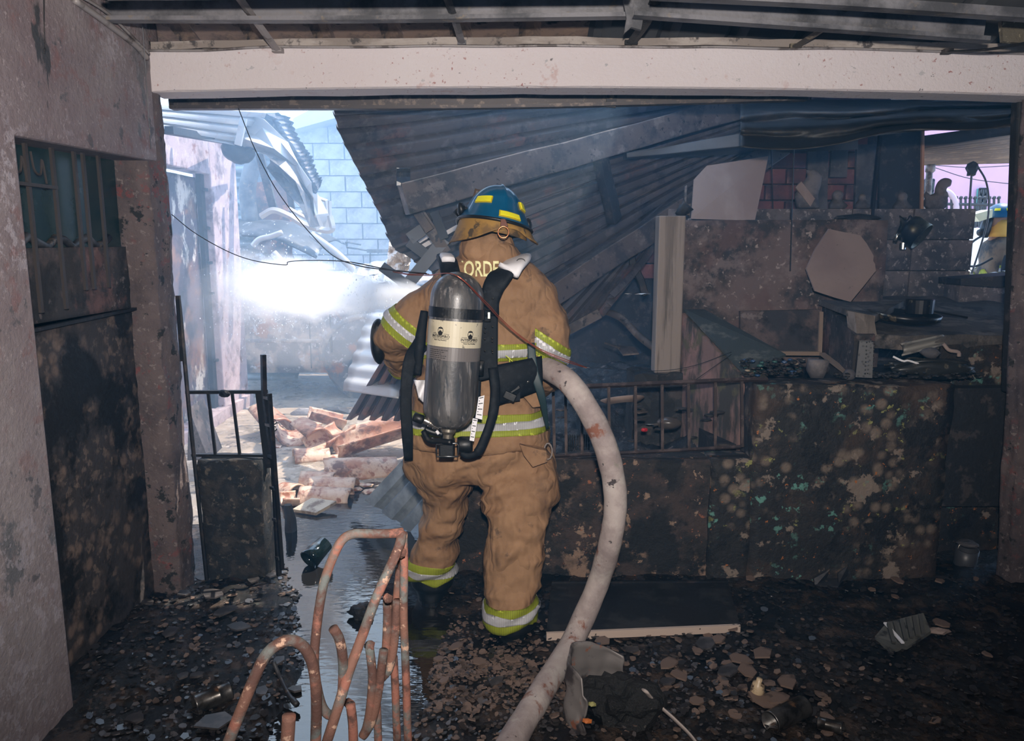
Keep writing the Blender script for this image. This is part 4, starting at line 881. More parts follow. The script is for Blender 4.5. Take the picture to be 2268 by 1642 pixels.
# gloved hands and forearm cuffs reaching forward to the nozzle
def glove(c, s):
    m = MB(); c = V(c)
    rings(m, [(c+V((0, -.10, 0)), V((.040, 0, 0)), V((0, 0, .036))), (c+V((0, -.03, 0)), V((.038, 0, 0)), V((0, 0, .026))), (c+V((0, .03, .0)), V((.048, 0, 0)), V((0, 0, .024))), (c+V((0, .065, .0)), V((.046, 0, 0)), V((0, 0, .020)))], 16)
    for k in range(4):
        x = (k-1.5)*.023; L = (.062, .070, .066, .05)[k]
        m.tube(spl([c+V((x, .05, 0)), c+V((x, .05+L*.7, -.004)), c+V((x, .05+L*.9, -.035)), c+V((x-.0, .05+L*.55, -.055))], 9), [.0125]*6+[.0118]*2+[.011, .008], 8)
    m.tube(spl([c+V((-s*.03, -.01, -.004)), c+V((-s*.062, .02, -.02)), c+V((-s*.05, .055, -.045))], 8), [.015]*5+[.0135]*3+[.009], 8)
    me = voxel(m, .007, 3); return put(me, 'glove', rubber, ff)
glove(P(1135, 858, 3.56), 1); glove(P(948, 822, 3.60), -1)
# ---- trousers
m = MB()
rings(m, [hr(940, 925, 1200, 3.13, .15), hr(985, 905, 1212, 3.13, .165), hr(1020, 908, 1216, 3.13, .165), hr(1045, 915, 1218, 3.13, .15), hr(1062, 930, 1205, 3.13, .12)], 36, 2.5)
rings(m, [hr(1000, 912, 1060, 3.14, .13), hr(1050, 922, 1052, 3.16, .135), hr(1100, 935, 1036, 3.19, .125), hr(1150, 932, 1018, 3.22, .12), hr(1200, 920, 1010, 3.26, .115), hr(1245, 905, 1008, 3.28, .115), hr(1276, 901, 1011, 3.30, .115)], 28)
rings(m, [hr(1000, 1072, 1215, 3.12, .135), hr(1050, 1070, 1218, 3.10, .145), hr(1100, 1078, 1212, 3.07, .14), hr(1150, 1082, 1204, 3.03, .13), hr(1200, 1086, 1198, 3.00, .12), hr(1260, 1082, 1190, 2.98, .115), hr(1320, 1078, 1190, 2.97, .118), hr(1370, 1078, 1190, 2.96, .118)], 28)
# cargo pockets
m.rock(P(1200, 1066, 3.04), .10, 2, 3, (.55, .9, 1.05), .1); m.rock(P(926, 1030, 3.12), .08, 6, 3, (.55, .9, 1.1), .1)
me = voxel(m, .011, 6)
def tw(p):
    q_ = V((p.x+p.z*.45, p.y, p.z-p.x*.4)); w_ = .024*ridge(q_, (3.6, 3, 6.5), 13)*.8+.020*ridge(q_, (5, 5, 13), 21)-.003+.002*noise.noise(p*38)-.010
    if p.x > P(1060, 1100, 3).x: w_ += .012*ridge(p, (9, 3, 3.2), 5)*math.exp(-((p.z-.52)/.22)**2)
    w_ -= .012*math.exp(-((p.z-P(0, 1180, 3.0).z)/.02)**2)*(.5+.5*sin(p.x*40))
    return w_
wrinkle(me, tw); trs = me.copy(); put(me, 'trousers', tan, ff)
def leg(sel, z0, z1, tilt, nm, mt, off):
    n1 = V((tilt, 0, 1)).normalized(); band(trs, nm, mt, [(z0, n1), (z1, -n1)], sel, off, ff)
sl = lambda p: p.x < P(1035, 1200, 3.2).x; sr = lambda p: p.x > P(1050, 1300, 3).x
leg(sr, P(1130, 1404, 2.86), P(1130, 1346, 2.86), -.1, 'reflective_band', lime, .004); leg(sr, P(1130, 1381, 2.86), P(1130, 1362, 2.86), -.1, 'reflective_stripe', silver, .006)
leg(sl, P(955, 1300, 3.2), P(955, 1246, 3.2), .1, 'reflective_band', lime, .004); leg(sl, P(955, 1279, 3.2), P(955, 1261, 3.2), .1, 'reflective_stripe', silver, .006)
# pocket flaps, hem seam
def patch(name, pts, Y, mt, th=.012, parent=ff, bulge=.01):
    m = MB(); m.prism([P(x, y, Y) for x, y in pts], (0, th, 0)); return m.build(name, mt, parent, bevel=.003)
patch('pocket_flap', [(1150, 985), (1210, 1000), (1213, 1024), (1180, 1036), (1160, 1010)], 2.935, tan, .05)
patch('pocket_flap', [(1140, 830), (1165, 838), (1186, 862), (1205, 900), (1180, 904), (1160, 880)], 2.95, tan, .05)
m = MB(); m.tube([P(1214+9*cos(t*.55), 1000+18*sin(t*.55), 2.98) for t in range(13)], .003, 6); m.build('pocket_badge', stone_b, ff)
# ---- boots
for c, nm in ((P(957, 1290, 3.30), 'boot'), (P(1136, 1385, 2.97), 'boot')):
    m = MB(); z = c.z
    rings(m, [((c.x, c.y, z+.10), V((.096, 0, 0)), V((0, .10, 0))), ((c.x, c.y, z+.0), V((.097, 0, 0)), V((0, .105, 0))), ((c.x, c.y+.02, max(.05, z*.45)), V((.082, 0, 0)), V((0, .11, 0))), ((c.x, c.y+.05, .028), V((.076, 0, 0)), V((0, .145, 0))), ((c.x, c.y+.055, -.01), V((.064, 0, 0)), V((0, .15, 0)))], 24)
    m.rock((c.x, c.y+.16, .045), .062, 3, 2, (1, 1.2, .8), .05)
    o = put(voxel(m, .010, 4), nm, rubber, ff)
    m = MB(); rings(m, [((c.x, c.y+.06, .012), V((.070, 0, 0)), V((0, .165, 0))), ((c.x, c.y+.06, -.012), V((.070, 0, 0)), V((0, .165, 0)))], 24); m.build('sole', rubber, ff)
# ---- body (head, neck and trunk under the clothes)
m = MB(); hc = P(1085, 505, 3.10)
rings(m, [(hc+V((0, 0, .13)), V((.03, 0, 0)), V((0, .04, 0))), (hc+V((0, 0, .10)), V((.062, 0, 0)), V((0, .08, 0))), (hc+V((0, .005, .04)), V((.076, 0, 0)), V((0, .098, 0))), (hc+V((0, .01, -.02)), V((.074, 0, 0)), V((0, .094, 0))), (hc+V((0, .02, -.07)), V((.058, 0, 0)), V((0, .08, 0))), (hc+V((0, .0, -.11)), V((.056, 0, 0)), V((0, .062, 0))), (P(1080, 590, 3.10), V((.07, 0, 0)), V((0, .07, 0))), (P(1078, 640, 3.12), V((.16, 0, 0)), V((0, .10, 0))), (P(1060, 800, 3.12), V((.13, 0, 0)), V((0, .10, 0))), (P(1060, 960, 3.13), V((.15, 0, 0)), V((0, .11, 0)))], 28)
for s_ in (-1, 1): m.rock(hc+V((s_*.078, .01, -.01)), .022, 4, 2, (.4, .8, 1.3), .1)
m.rock(hc+V((0, .115, -.02)), .018, 3, 2, (.7, 1.2, 1.4), .1)
skin = mat('skin', (.30, .17, .11), .6); put(voxel(m, .010, 4), 'body', skin, ff)
m = MB(); rings(m, [(hc+V((0, .11, .02)), V((.065, 0, 0)), V((0, .02, 0))), (hc+V((0, .13, -.03)), V((.07, 0, 0)), V((0, .03, 0))), (hc+V((0, .15, -.07)), V((.04, 0, 0)), V((0, .03, 0)))], 20); m.build('face_mask', rubber, ff, smooth=True)
# collar folded up under the helmet
m = MB(); rings(m, [hr(512, 1050, 1110, 3.05, .045), hr(522, 1028, 1130, 3.06, .085), hr(550, 1017, 1140, 3.06, .100), hr(572, 1016, 1144, 3.07, .104), hr(590, 1030, 1140, 3.08, .09)], 32)
me = voxel(m, .009, 5); wrinkle(me, lambda p: .007*ridge(p, (5, 5, 16), 4)+.004*ridge(p, (11, 11, 20), 8)-.004); collar_src = me.copy(); put(me, 'collar', tan, ff)
# ---- helmet
hl = bpy.data.objects.new('helmet', None)
hq = Matrix.Rotation(radians(9), 3, 'Y') @ Matrix.Rotation(radians(-13), 3, 'X') @ Matrix.Rotation(radians(16), 3, 'Z')
HC = P(1092, 497, 3.08)
def hp(az, el, k=1.0):   # az 0 = back (towards camera), positive to the right
    a = -pi/2+az; ce, se = cos(el), sin(el)
    x, y, z = .118*cos(a)*ce, .150*sin(a)*ce, .150*se
    rd = 1+.045*math.exp(-(az/.10)**2)*(se > 0)*se+.02*(abs(se)**3)
    return V((x*k*rd, y*k*rd, z*k*rd))
def dome(u, v, k=1.0, dz=0):
    az = (u-.5)*2*pi; el = v*pi/2
    p = hp(az, el, k)
    fl_ = max(0, 1-v/.30); f = fl_**1.7            # brim flare
    a = -pi/2+az; bk = max(0, cos(az)); s1 = abs(sin(az))
    out = .022+.028*bk
    p += V((cos(a), sin(a), 0))*out*f+V((0, 0, -.018*f*(.4+bk*1.2)))
    return HC+hq @ (p+V((0, 0, dz)))
m = MB(); m.grid(lambda u, v: dome(u, v), 80, 34, .006); ho = m.build('helmet', helm, ff, smooth=True)
m = MB(); m.tube([dome(i/80, 0) for i in range(80)], .0065, 8, closed=True); m.build('brim_edge', rubber, ho, smooth=True)
def refl(az0, az1, e0, e1, name='reflector', dv=0):
    def f(u, v): 
        az = lerp(az0, az1, u); t = (az/(2*pi)+.5); return dome(t, lerp(e0, e1, v), 1.018)
    m = MB(); m.grid(f, 12, 4, -.003); m.grid(f, 12, 4, .003); m.build(name, yel2, ho)
    def g(u, v):
        az = lerp(az0+.03, az1-.03, u); t = (az/(2*pi)+.5); return dome(t, lerp(e0+.012, e1-.012, v), 1.04)
    m = MB(); m.grid(g, 12, 4, .0035); m.grid(g, 12, 4, -.0035); m.build(name, yel, ho)
refl(-1.05, -.46, .21, .32); refl(.62, 1.0, .22, .35); refl(-.20, .38, .045, .11)
m = MB(); pr = dome(.5+.05, .05, 1.05)
rc = P(1115, 512, 2.86)
m.tube([rc+V((.0195*cos(2*pi*i/28), -.004+.003*sin(2*pi*i/28), .0205*sin(2*pi*i/28)-.004)) for i in range(28)], .0024, 8, closed=True); m.build('hanging_ring', brass, ho, smooth=True)
m = MB(); m.prism([P(1109, 485, 2.868), P(1119, 485, 2.868), P(1126, 501, 2.86), P(1108, 501, 2.86)], (0, .006, 0)); m.build('ring_tab', mat('brown_leather_tab', (.13, .045, .025), .5), ho, bevel=.002)
m = MB(); m.grid(lambda u, v: HC+hq @ (V((lerp(-.06, .06, v), .155+.0*u, lerp(.0, .17, u)))+V((0, .03*sin(u*pi), 0))), 12, 8, .004); m.build('front_shield', mat('dark_shield_leather', (.07, .045, .03), .5), ho, smooth=True)
# goggles strap with buckles round the shell
m = MB(); m.tube([dome(.5+a/360, .13, 1.03) for a in range(-152, -70, 6)], .006, 6); m.build('goggle_strap', rubber, ho)
m = MB(); m.rock(dome(.5-88/360, .12, 1.10), .022, 2, 2, (.7, 1, 1.2)); m.rock(dome(.5-100/360, .10, 1.12), .018, 5, 2); m.build('goggle_buckle', rubber, ho, smooth=True)
m = MB(); m.rock(dome(.5+78/360, .10, 1.06), .020, 2, 2, (.6, 1, 1.4)); m.build('goggle_buckle', rubber, ho, smooth=True)
# neck flap
def flap(u, v):
    az = lerp(-1.75, 1.55, u); top = dome(az/(2*pi)+.5, .02, .93)
    nar = math.exp(-((az-.15)/.75)**2); L_ = .098-.070*nar-.045*max(0, az-.5)
    a = -pi/2+az+.16; out = V((cos(a), sin(a), 0))
    p = top+out*(.040*v**1.4*(1.0-.75*nar))+V((0, 0, -L_*v))
    return p+V(noise.noise_vector(V((u*6, v*2, 0))))*.006*v
m = MB(); m.grid(flap, 60, 12, .005); m.build('neck_flap', leather, ff, smooth=True)
def flap2(u, v):
    az = lerp(-.55, .75, u); top = dome(az/(2*pi)+.5, .02, .88); return top+V((0, -.004, -.050*v))
m = MB(); m.grid(flap2, 24, 6, .005); m.build('inner_flap', leather, ff, smooth=True)
# lettering on the back of the jacket
def text(s, size, ext=.0008):
    c = bpy.data.curves.new('t', 'FONT'); c.body = s; c.size = size; c.extrude = ext; c.offset = size*.018; c.align_x = 'CENTER'; c.resolution_u = 3
    o = bpy.data.objects.new('t', c); COL.objects.link(o); dg = bpy.context.evaluated_depsgraph_get(); dg.update()
    me = bpy.data.meshes.new_from_object(o.evaluated_get(dg)); bpy.data.objects.remove(o)
    m = MB(); m.v = [v.co.copy() for v in me.vertices]; m.f = [tuple(p.vertices) for p in me.polygons]; return m
m = text('JORDE', .082, .003); c = P(1060, 612, 2.955)
from mathutils.bvhtree import BVHTree
def bvh(me): return BVHTree.FromPolygons([v.co.copy() for v in me.vertices], [tuple(p.vertices) for p in me.polygons])
bt1, bt2 = bvh(jacket_src), bvh(collar_src)
nv_ = []
for v in m.v:
    o_ = V((c.x+v.x*.62+.004, 2.3, c.z+v.y)); ys_ = [h[0].y for h in (bt1.ray_cast(o_, V((0, 1, 0))), bt2.ray_cast(o_, V((0, 1, 0)))) if h[0]]
    nv_.append(V((o_.x, (min(ys_) if ys_ else 3.0)-.004-v.z, o_.z)))
m.v = nv_
m.build('back_lettering', mat('pale_yellow_letters', (.82, .78, .42), .5), ff)
# ============================================================= BREATHING APPARATUS
ba = E('breathing_apparatus', P(1005, 960, 2.85), 'air cylinder on a black back frame strapped to the standing firefighter', 'breathing apparatus')
composite = mat('carbon_composite', (.045, .045, .048), .36, layers=[((.10, .095, .092), 22, .52, .12, dict(st=(1, 1, .12))), ((.04, .045, .05), 30, .58, .06, dict(st=(1, 1, .16))), ((.18, .17, .165), 60, .63, .04, dict(st=(1, 1, .1)))], coat=.12, bump=.0006, bs=60)
TA, TB = P(1017, 602, 2.79), P(993, 948, 2.755)
ax = (TA-TB); TL = ax.length; axn = ax.normalized(); q = V((0, 0, 1)).rotation_difference(axn)
r0 = .0975
def prof_t():
    pr = [(.028, 0)]
    for i in range(1, 11):
        a = i/10*pi/2; pr.append((.028+(r0-.028)*sin(a), .085*(1-cos(a))))
    pr.append((r0, TL-.10))
    for i in range(1, 12):
        a = i/11*pi/2; pr.append((r0*cos(a)+.0001, TL-.10+.10*sin(a)))
    return pr
m = MB(); m.lathe(prof_t(), TB, axn, 56); m.build('air_cylinder', composite, ba, smooth=True)
def ringz(h0, h1, k, name, mt):
    m = MB(); m.lathe([(r0*.98, h0), (r0*k, h0), (r0*k, h1), (r0*.98, h1)], TB, axn, 56); return m.build(name, mt, ba, smooth=False)
def hz_(py): return (P(1005, py, 2.69)-TB).dot(axn)
ringz(hz_(706), hz_(683), 1.03, 'cylinder_strap', rubber)
label = mat('cream_label', (.56, .50, .36), .45, layers=[((.40, .35, .24), 6, .57, .08, {}), ((.2, .18, .14), 50, .70, .02, {})])
lo_ = ringz(hz_(770), hz_(712), 1.006, 'cylinder_label', label)
grey_l = ringz(hz_(800), hz_(771), 1.004, 'cylinder_label', mat('grey_label', (.14, .125, .12), .4)); grey_l['label'] = 'grey band of fine print'
inkm = mat('black_ink', (.012, .011, .01), .6)
def wrap(m, az, h, k=1.0075):
    """bend flat text (x right, y up) onto the cylinder; az measured from the camera side"""
    qi = q
    out = []
    for v in m.v:
        a = -pi/2+az+v.x/r0; rr = r0*k+v.z; out.append(TB+qi @ V((rr*cos(a), rr*sin(a), h+v.y)))
    m.v = out; return m
for az, dh in ((-.48, .003), (.66, -.004)):
    hb = hz_(752)+dh
    m = wrap(text('INTERSPIRO', .0135, .0006), az, hb); m.build('label_print', inkm, lo_)
    m = text('Never Stop Breathing', .0058, .0004); wrap(m, az, hb-.0105); m.build('label_print', inkm, lo_)
    m = MB()
    def bar_(x0, x1, y0, y1):
        n = 8; m.grid(lambda u, v: V((lerp(x0, x1, u), lerp(y0, y1, v), .0006)), n, 1, 0)
    bar_(-.034, -.013, .0125, .0138); bar_(.013, .034, .0125, .0138); bar_(-.034, .034, -.0042, -.0028)
    wrap(m, az, hb); m.build('label_print', inkm, lo_)
    m = MB()   # mask emblem: hood outline with a dark pointed muzzle
    oc = [(-.009, .016), (-.0105, .026), (-.008, .034), (0, .0375), (.008, .034), (.0105, .026), (.009, .016)]
    m.tube([V((x, y, .0006)) for x, y in oc], .0011, 4); m.grid(lambda u, v: V((lerp(-.008, .008, u)*(1 if v < 1 else 1), lerp(.031, .0355, v), .0006)), 4, 2)
    b0 = len(m.v); m.v += [V((x, y, .0012)) for x, y in ((-.009, .0125), (.009, .0125), (.0085, .019), (0, .027), (-.0085, .019), (.005, .008), (-.005, .008))]; m.f += [(b0, b0+1, b0+2, b0+3, b0+4), (b0+6, b0+5, b0+1, b0)]
    wrap(m, az, hb); m.build('label_print', inkm, lo_)
m = MB()
for i in range(6):
    t_ = text('BREATHING AIR  '+'NO OIL OR GREASE', .0052, .0003) if i % 2 else text('WORKING PRESSURE 300 BAR', .0052, .0003)
    wrap(t_, -.52, hz_(775)-.006-i*.0072, 1.006); b0 = len(m.v); m.v += t_.v; m.f += [tuple(b0+j for j in f) for f in t_.f]
if False: m.build('label_print', inkm, grey_l)
m = MB()
for i in range(6):
    y = hz_(776)-.004-i*.0068; n0 = MB(); x = -.045
    while x < .03-(i % 3)*.012:
        w_ = R(.004, .010); n0.grid(lambda u, v: V((lerp(x, x+w_, u), lerp(0, .0022, v), .0003)), 2, 1); x += w_+.0018
    wrap(n0, -.48, y, 1.006); b0 = len(m.v); m.v += n0.v; m.f += [tuple(b0+j for j in f) for f in n0.f]
o = m.build('fine_print', inkm, grey_l); o['kind'] = 'stuff'
# valve and reducer under the cylinder
m = MB(); m.lathe([(.027, .006), (.028, -.012), (.022, -.022), (.018, -.024), (.018, -.045), (.022, -.047), (.022, -.060)], TB, axn, 24); m.build('valve_neck', mat('tarnished_brass', (.28, .25, .20), .35, .8), ba, smooth=False)
vb = P(990, 992, 2.75)
m = MB(); m.obox(vb, (.028, 0, 0), (0, .03, 0), (0, 0, .034)); m.build('valve_block', rubber, ba, bevel=.006)
m = MB(); m.tube([P(967, 985, 2.71), P(1012, 982, 2.71), P(1016, 988, 2.71), P(1014, 1012, 2.71), P(968, 1012, 2.71), P(966, 988, 2.71)], .0035, 8, closed=True); m.build('wire_guard', mat('dark_chrome', (.12, .12, .12), .25, .9), ba, smooth=True)
m = MB(); m.lathe([(0, -.02), (.026, -.018), (.030, -.008), (.030, .03), (.024, .038), (0, .038)], P(1024, 985, 2.75), (1, 0, 0), 24); m.build('hand_wheel', rubber, ba, smooth=True)
m = MB(); m.lathe([(.012, -.02), (.013, .0), (.0165, .002), (.0165, .008), (.013, .010), (.013, .02), (.0165, .022), (.0165, .028), (.012, .030), (.012, .042)], P(950, 936, 2.73), (.9, .1, -.5), 20); m.build('hose_coupling', mat('steel_coupling', (.42, .37, .32), .25, .9), ba, smooth=False)
m = MB(); m.lathe([(0, -.035), (.017, -.032), (.018, .0), (.014, .006)], P(934, 930, 2.74), (.9, .1, -.4), 20); m.build('coupling_cap', rubber, ba, smooth=True)
m = MB(); m.tube(spl([P(938, 955, 2.76), P(950, 975, 2.74), P(975, 978, 2.72), P(1000, 980, 2.70)], 14), .011, 10); m.tube(spl([P(940, 950, 2.78), P(960, 958, 2.78), P(982, 962, 2.78)], 10), .012, 10); m.build('air_pipe', rubber, ba, smooth=True)
m = MB(); m.rod(P(955, 974, 2.735), P(972, 978, 2.735), .009, 12); m.build('pipe_ferrule', chrome, ba, smooth=True)
m = MB(); m.rod(P(967, 955, 2.74), P(972, 962, 2.735), .006, 8); m.build('small_tag', white, ba)
# curved black frame tube at the right side of the cylinder
m = MB(); m.tube(spl([P(1092, 815, 2.82), P(1097, 865, 2.80), P(1091, 920, 2.77), P(1075, 968, 2.75), P(1058, 1002, 2.74), P(1035, 1010, 2.74), P(1022, 1004, 2.75)], 40), [.020]*14+[.018]*14+[.013]*13, 12, sq=.7); m.build('frame_tube', nylon, ba, smooth=True)
# back plate, buckle and rivets
m = MB(); m.prism([P(1072, 640, 2.86), P(1103, 660, 2.86), P(1102, 835, 2.86), P(1060, 845, 2.86), P(1062, 680, 2.86)], (0, .05, 0)); m.build('back_plate', nylon, ba, bevel=.006)
m = MB(); m.prism([P(960, 640, 2.90), P(1072, 640, 2.90), P(1062, 930, 2.88), P(950, 930, 2.88)], (0, .05, 0)); m.build('back_plate', nylon, ba, bevel=.006)
m = MB(); m.tube([P(1074, 686, 2.83), P(1086, 687, 2.83), P(1086, 712, 2.83), P(1073, 712, 2.83)], .0028, 6, closed=True); m.bar(P(1083, 692, 2.83), P(1083, 706, 2.83), .008, .006, (0, 1, 0)); m.build('strap_buckle', chrome, ba)
m0 = MB(); m0.lathe([(0, -.003), (.0035, -.001), (.0045, .002), (0, .002)], (0, 0, 0), (0, 1, 0), 8); me = m0.mesh('rivet', chrome)
for (x, y) in ((1075, 727), (1091, 724), (1074, 737), (1090, 750), (1074, 752), (1090, 757), (1074, 778), (1090, 777), (1091, 782), (1092, 662)): inst('rivet', me, ba, P(x, y, 2.845))
m = MB(); m.rod(P(1066, 800, 2.82), P(1064, 832, 2.82), .012, 12); m.build('pressure_hose', rubber, ba, smooth=True)
for pts, l in (([(1060, 880), (1073, 876), (1068, 930), (1053, 926)], 'white printed card, upper'), ([(1047, 927), (1058, 929), (1050, 978), (1040, 976)], 'white printed card, lower')):
    m = MB(); m.prism([P(x, y, 2.72) for x, y in pts], (0, .003, 0)); cd = m.build('data_card', white, ba); cd['label'] = l
    m = MB()
    for i in range(7):
        a = i/8+.07; A1 = P(*pts[0], 2.719).lerp(P(*pts[3], 2.719), a); A2 = P(*pts[1], 2.719).lerp(P(*pts[2], 2.719), a); m.bar(A1.lerp(A2, .15), A1.lerp(A2, .3 if i % 2 else .85), .003, .001, (0, 1, 0))
    m.build('fine_print', inkm, cd)['kind'] = 'stuff'
def ribbon(pts, wds, name, mt, th=.018, side=None, parent=ba, n=24, sm=True):
    """padded strap through pts with widths; side = vectors across"""
    path = spl(pts, n); ws = [lerp(wds[min(int(i/n*(len(wds)-1)), len(wds)-2)], wds[min(int(i/n*(len(wds)-1))+1, len(wds)-1)], (i/n*(len(wds)-1)) % 1 if i < n else 1) for i in range(n+1)]
    m = MB(); seg = 12; b0 = 0
    for i, p in enumerate(path):
        t = (path[min(i+1, n)]-path[max(i-1, 0)]).normalized(); s_ = V(side) if side else V((0, -1, 0)).cross(t)
        s_ = (s_-t*s_.dot(t)).normalized(); u_ = t.cross(s_)
        for k in range(seg):
            a = 2*pi*k/seg; ca, sa = cos(a), sin(a)
            m.v.append(p+s_*(ws[i]/2*abs(ca)**.55*(1 if ca > 0 else -1))+u_*(th/2*abs(sa)**.7*(1 if sa > 0 else -1)))
    for i in range(n):
        for k in range(seg): m.f.append((i*seg+k, i*seg+(k+1) % seg, (i+1)*seg+(k+1) % seg, (i+1)*seg+k))
    m.f += [tuple(range(seg)), tuple(n*seg+k for k in range(seg))]
    return m.build(name, mt, parent, smooth=sm)
ribbon([P(1150, 578, 3.14), P(1138, 584, 3.00), P(1118, 602, 2.91), P(1096, 630, 2.88), P(1086, 665, 2.87), P(1088, 700, 2.87)], [.10, .105, .10, .085, .07, .06], 'shoulder_strap', nylon, .03, side=(.9, 0, .35))
ribbon([P(985, 570, 3.14), P(992, 580, 3.00), P(998, 604, 2.92), P(1008, 630, 2.90)], [.07, .075, .075, .07], 'shoulder_strap', nylon, .03, side=(1, 0, -.1))
lb = ribbon([P(1150, 573, 3.08), P(1145, 579, 2.98), P(1133, 592, 2.905), P(1124, 602, 2.890)], [.10, .105, .10, .09], 'strap_patch', white, .034, side=(.9, 0, .20)); lb['label'] = 'white printed patch on the right shoulder strap'
m = MB(); m.tube([P(1150+9*cos(t), 582+6*sin(t), 2.915-.0) for t in [i*2*pi/14 for i in range(14)]], .0018, 5, closed=True); m.v = [v+V((.006, -.006, .005)) for v in m.v]; m.build('patch_print', inkm, ba)
lb = ribbon([P(988, 567, 3.06), P(991, 571, 2.99), P(993, 576, 2.955)], [.052, .054, .052], 'strap_patch', white, .026, side=(1, 0, -.1)); lb['label'] = 'white patch on the left shoulder strap'
# waist belt pad, hip strap, side buckle
m = MB(); m.grid(lambda u, v: P(lerp(1100, 1196, u), lerp(lerp(812, 792, u), lerp(892, 858, u), v), 2.895+.05*u*u-.02*sin(v*pi)), 16, 10, .02); m.build('waist_pad', nylon, ba, smooth=True)
m = MB(); m.grid(lambda u, v: P(lerp(1098, 1152, u), lerp(858, 893-8*u, v), 2.90), 6, 4, .02); m.build('waist_pad', nylon, ba)
m = MB(); m.bar(P(1112, 866, 2.875), P(1146, 846, 2.88), .055, .02, (0, 1, 0)); m.bar(P(1116, 872, 2.862), P(1142, 884, 2.862), .03, .02, (0, 1, 0)); m.build('belt_buckle', rubber, ba, bevel=.004)
m = MB(); m.tube([P(1158, 842, 2.90), P(1168, 848, 2.90), P(1176, 850, 2.90)], .004, 6); m.rock(P(1168, 845, 2.89), .012, 3, 1); m.build('snap_hook', chrome, ba, smooth=True)
ribbon([P(1176, 760, 2.93), P(1182, 820, 2.90), P(1200, 880, 2.90), P(1213, 950, 2.95)], [.03, .035, .03, .012], 'hip_strap', mat('green_black_strap', (.012, .03, .035), .5), .006, side=(1, 0, 0))
ribbon([P(935, 760, 3.0), P(908, 800, 2.95), P(899, 880, 2.93), P(902, 960, 2.92), P(905, 1020, 2.95)], [.07, .05, .045, .045, .035], 'hip_strap', nylon, .008, side=(1, .2, 0))
ribbon([P(940, 690, 3.0), P(930, 760, 2.97), P(925, 830, 2.97)], [.03, .045, .03], 'side_pad', nylon, .04, side=(1, 0, 0))
m = MB(); m.grid(lambda u, v: P(lerp(918, 945, u)+8*v*(1-u), lerp(842, lerp(880, 898, u), v), 2.86-.02*sin(u*5+v*4)), 6, 8, .004); t_ = m.build('hip_pouch', white, ba, smooth=True)
# ============================================================= HOSE
hosem = mat('dirty_canvas_hose', (.42, .36, .335), .85, layers=[((.26, .21, .20), 5, .53, .10, {}), ((.20, .08, .05), 7, .66, .03, {}), ((.50, .46, .42), 9, .6, .06, dict(a=.5)), ((.16, .17, .12), 4.4, .66, .05, {}), ((.05, .04, .04), 26, .70, .02, {})], bump=.0012, bs=160)
hp_ = [P(1060, 800, 3.62), P(1140, 795, 3.42), P(1200, 812, 3.02), P(1262, 850, 2.86), P(1318, 935, 2.80), P(1350, 1020, 2.78), P(1363, 1110, 2.78), P(1352, 1200, 2.80), P(1322, 1300, 2.86), G(1268, 1420, .065), G(1205, 1525, .05), G(1130, 1650, .045), G(1030, 1850, .045), G(900, 2300, .045)]
m = MB(); pth = spl(hp_, 150); m.tube(pth, [.0445+.0025*noise.noise(V((i*.25, 0, 0))) for i in range(151)], 22)
m.v = [v+V(noise.noise_vector(v*9))*.002 for v in m.v]
tag(m.build('fire_hose', hosem, smooth=True), 'thick dirty white fire hose curving from the waist down to the floor', 'hose')
# ============================================================= BURNT KITCHEN AT THE RIGHT, BEHIND THE RAILING
struct(MB().box(.9, 6.3, 4.02, 7.6, 2.72, 2.78).build('ceiling', blackm), 'unseen roof added over the kitchen to block the sun')  # added out of sight above the fallen sheets to keep sun off the kitchen
brickm = mat('sooty_red_brick', (.17, .055, .045), .85, layers=[((.05, .03, .03), 2.1, .52, .10, {}), ((.28, .14, .10), 7, .62, .06, dict(a=.6))], bump=.004)
YB = 5.9
wbk = bpy.data.objects.new('wall_back', None); COL.objects.link(wbk); attach(wbk, None, (1.5, YB, 0)); struct(wbk, 'sooty red brick wall at the back of the burnt kitchen')
x0b, x1b = P(1120, 500, YB).x, P(1950, 500, YB).x
MB().box(x0b, x1b, YB+.045, YB+.14, 0, 2.75).build('mortar', sootw, wbk)
MB().box(x0b, x1b, YB-.01, YB+.05, 0, 1.32).build('soot_render', blackm, wbk)
m0 = MB(); m0.box(-.142, .142, -.04, .04, -.052, .052); me = m0.mesh('brick', brickm)
j = 0; z = 1.38
while z < 2.72:
    x = x0b+.15-(.15 if j % 2 else 0)+.0
    while x < x1b-.1:
        if x > P(1330, 500, YB).x: inst('brick', me, wbk, (x, YB+.01+R(-.006, .006), z+R(-.002, .002)), (0, 0, R(-.01, .01)))
        x += .298
    z += .117; j += 1
struct(MB().box(x1b-.1, x1b+.05, YB-1.0, YB+.1, 0, .9).build('wall_right', sootw), 'low side wall by the kitchen back wall')
panelm = mat('grey_scorched_board', (.12, .11, .11), .85, layers=[((.045, .045, .05), 3, .52, .1, {}), ((.2, .18, .17), 8, .62, .05, dict(a=.5))], bump=.002)
for (xa, xb, ya, yb, l) in ((1786, 1832, 300, 470, 'tall grey scorched board against the brick wall, left one'), (1893, 1938, 320, 468, 'tall grey scorched board against the brick wall, beside the black panel'), (1838, 1876, 310, 392, 'dark narrow board hanging high on the brick wall')):
    m = MB(); m.prism([P(xa, yb, 5.6), P(xb, yb, 5.6), P(xb+4, ya, 5.6), P(xa+6, ya, 5.6)], (0, .03, 0)); tag(m.build('board', panelm), l, 'board')
paleb = mat('pale_fibreboard', (.24, .175, .15), .85, layers=[((.31, .24, .21), 2.0, .58, .1, dict(st=(1.6, 1, .5))), ((.22, .15, .13), 3, .6, .1, dict(a=.6))], bump=.001)
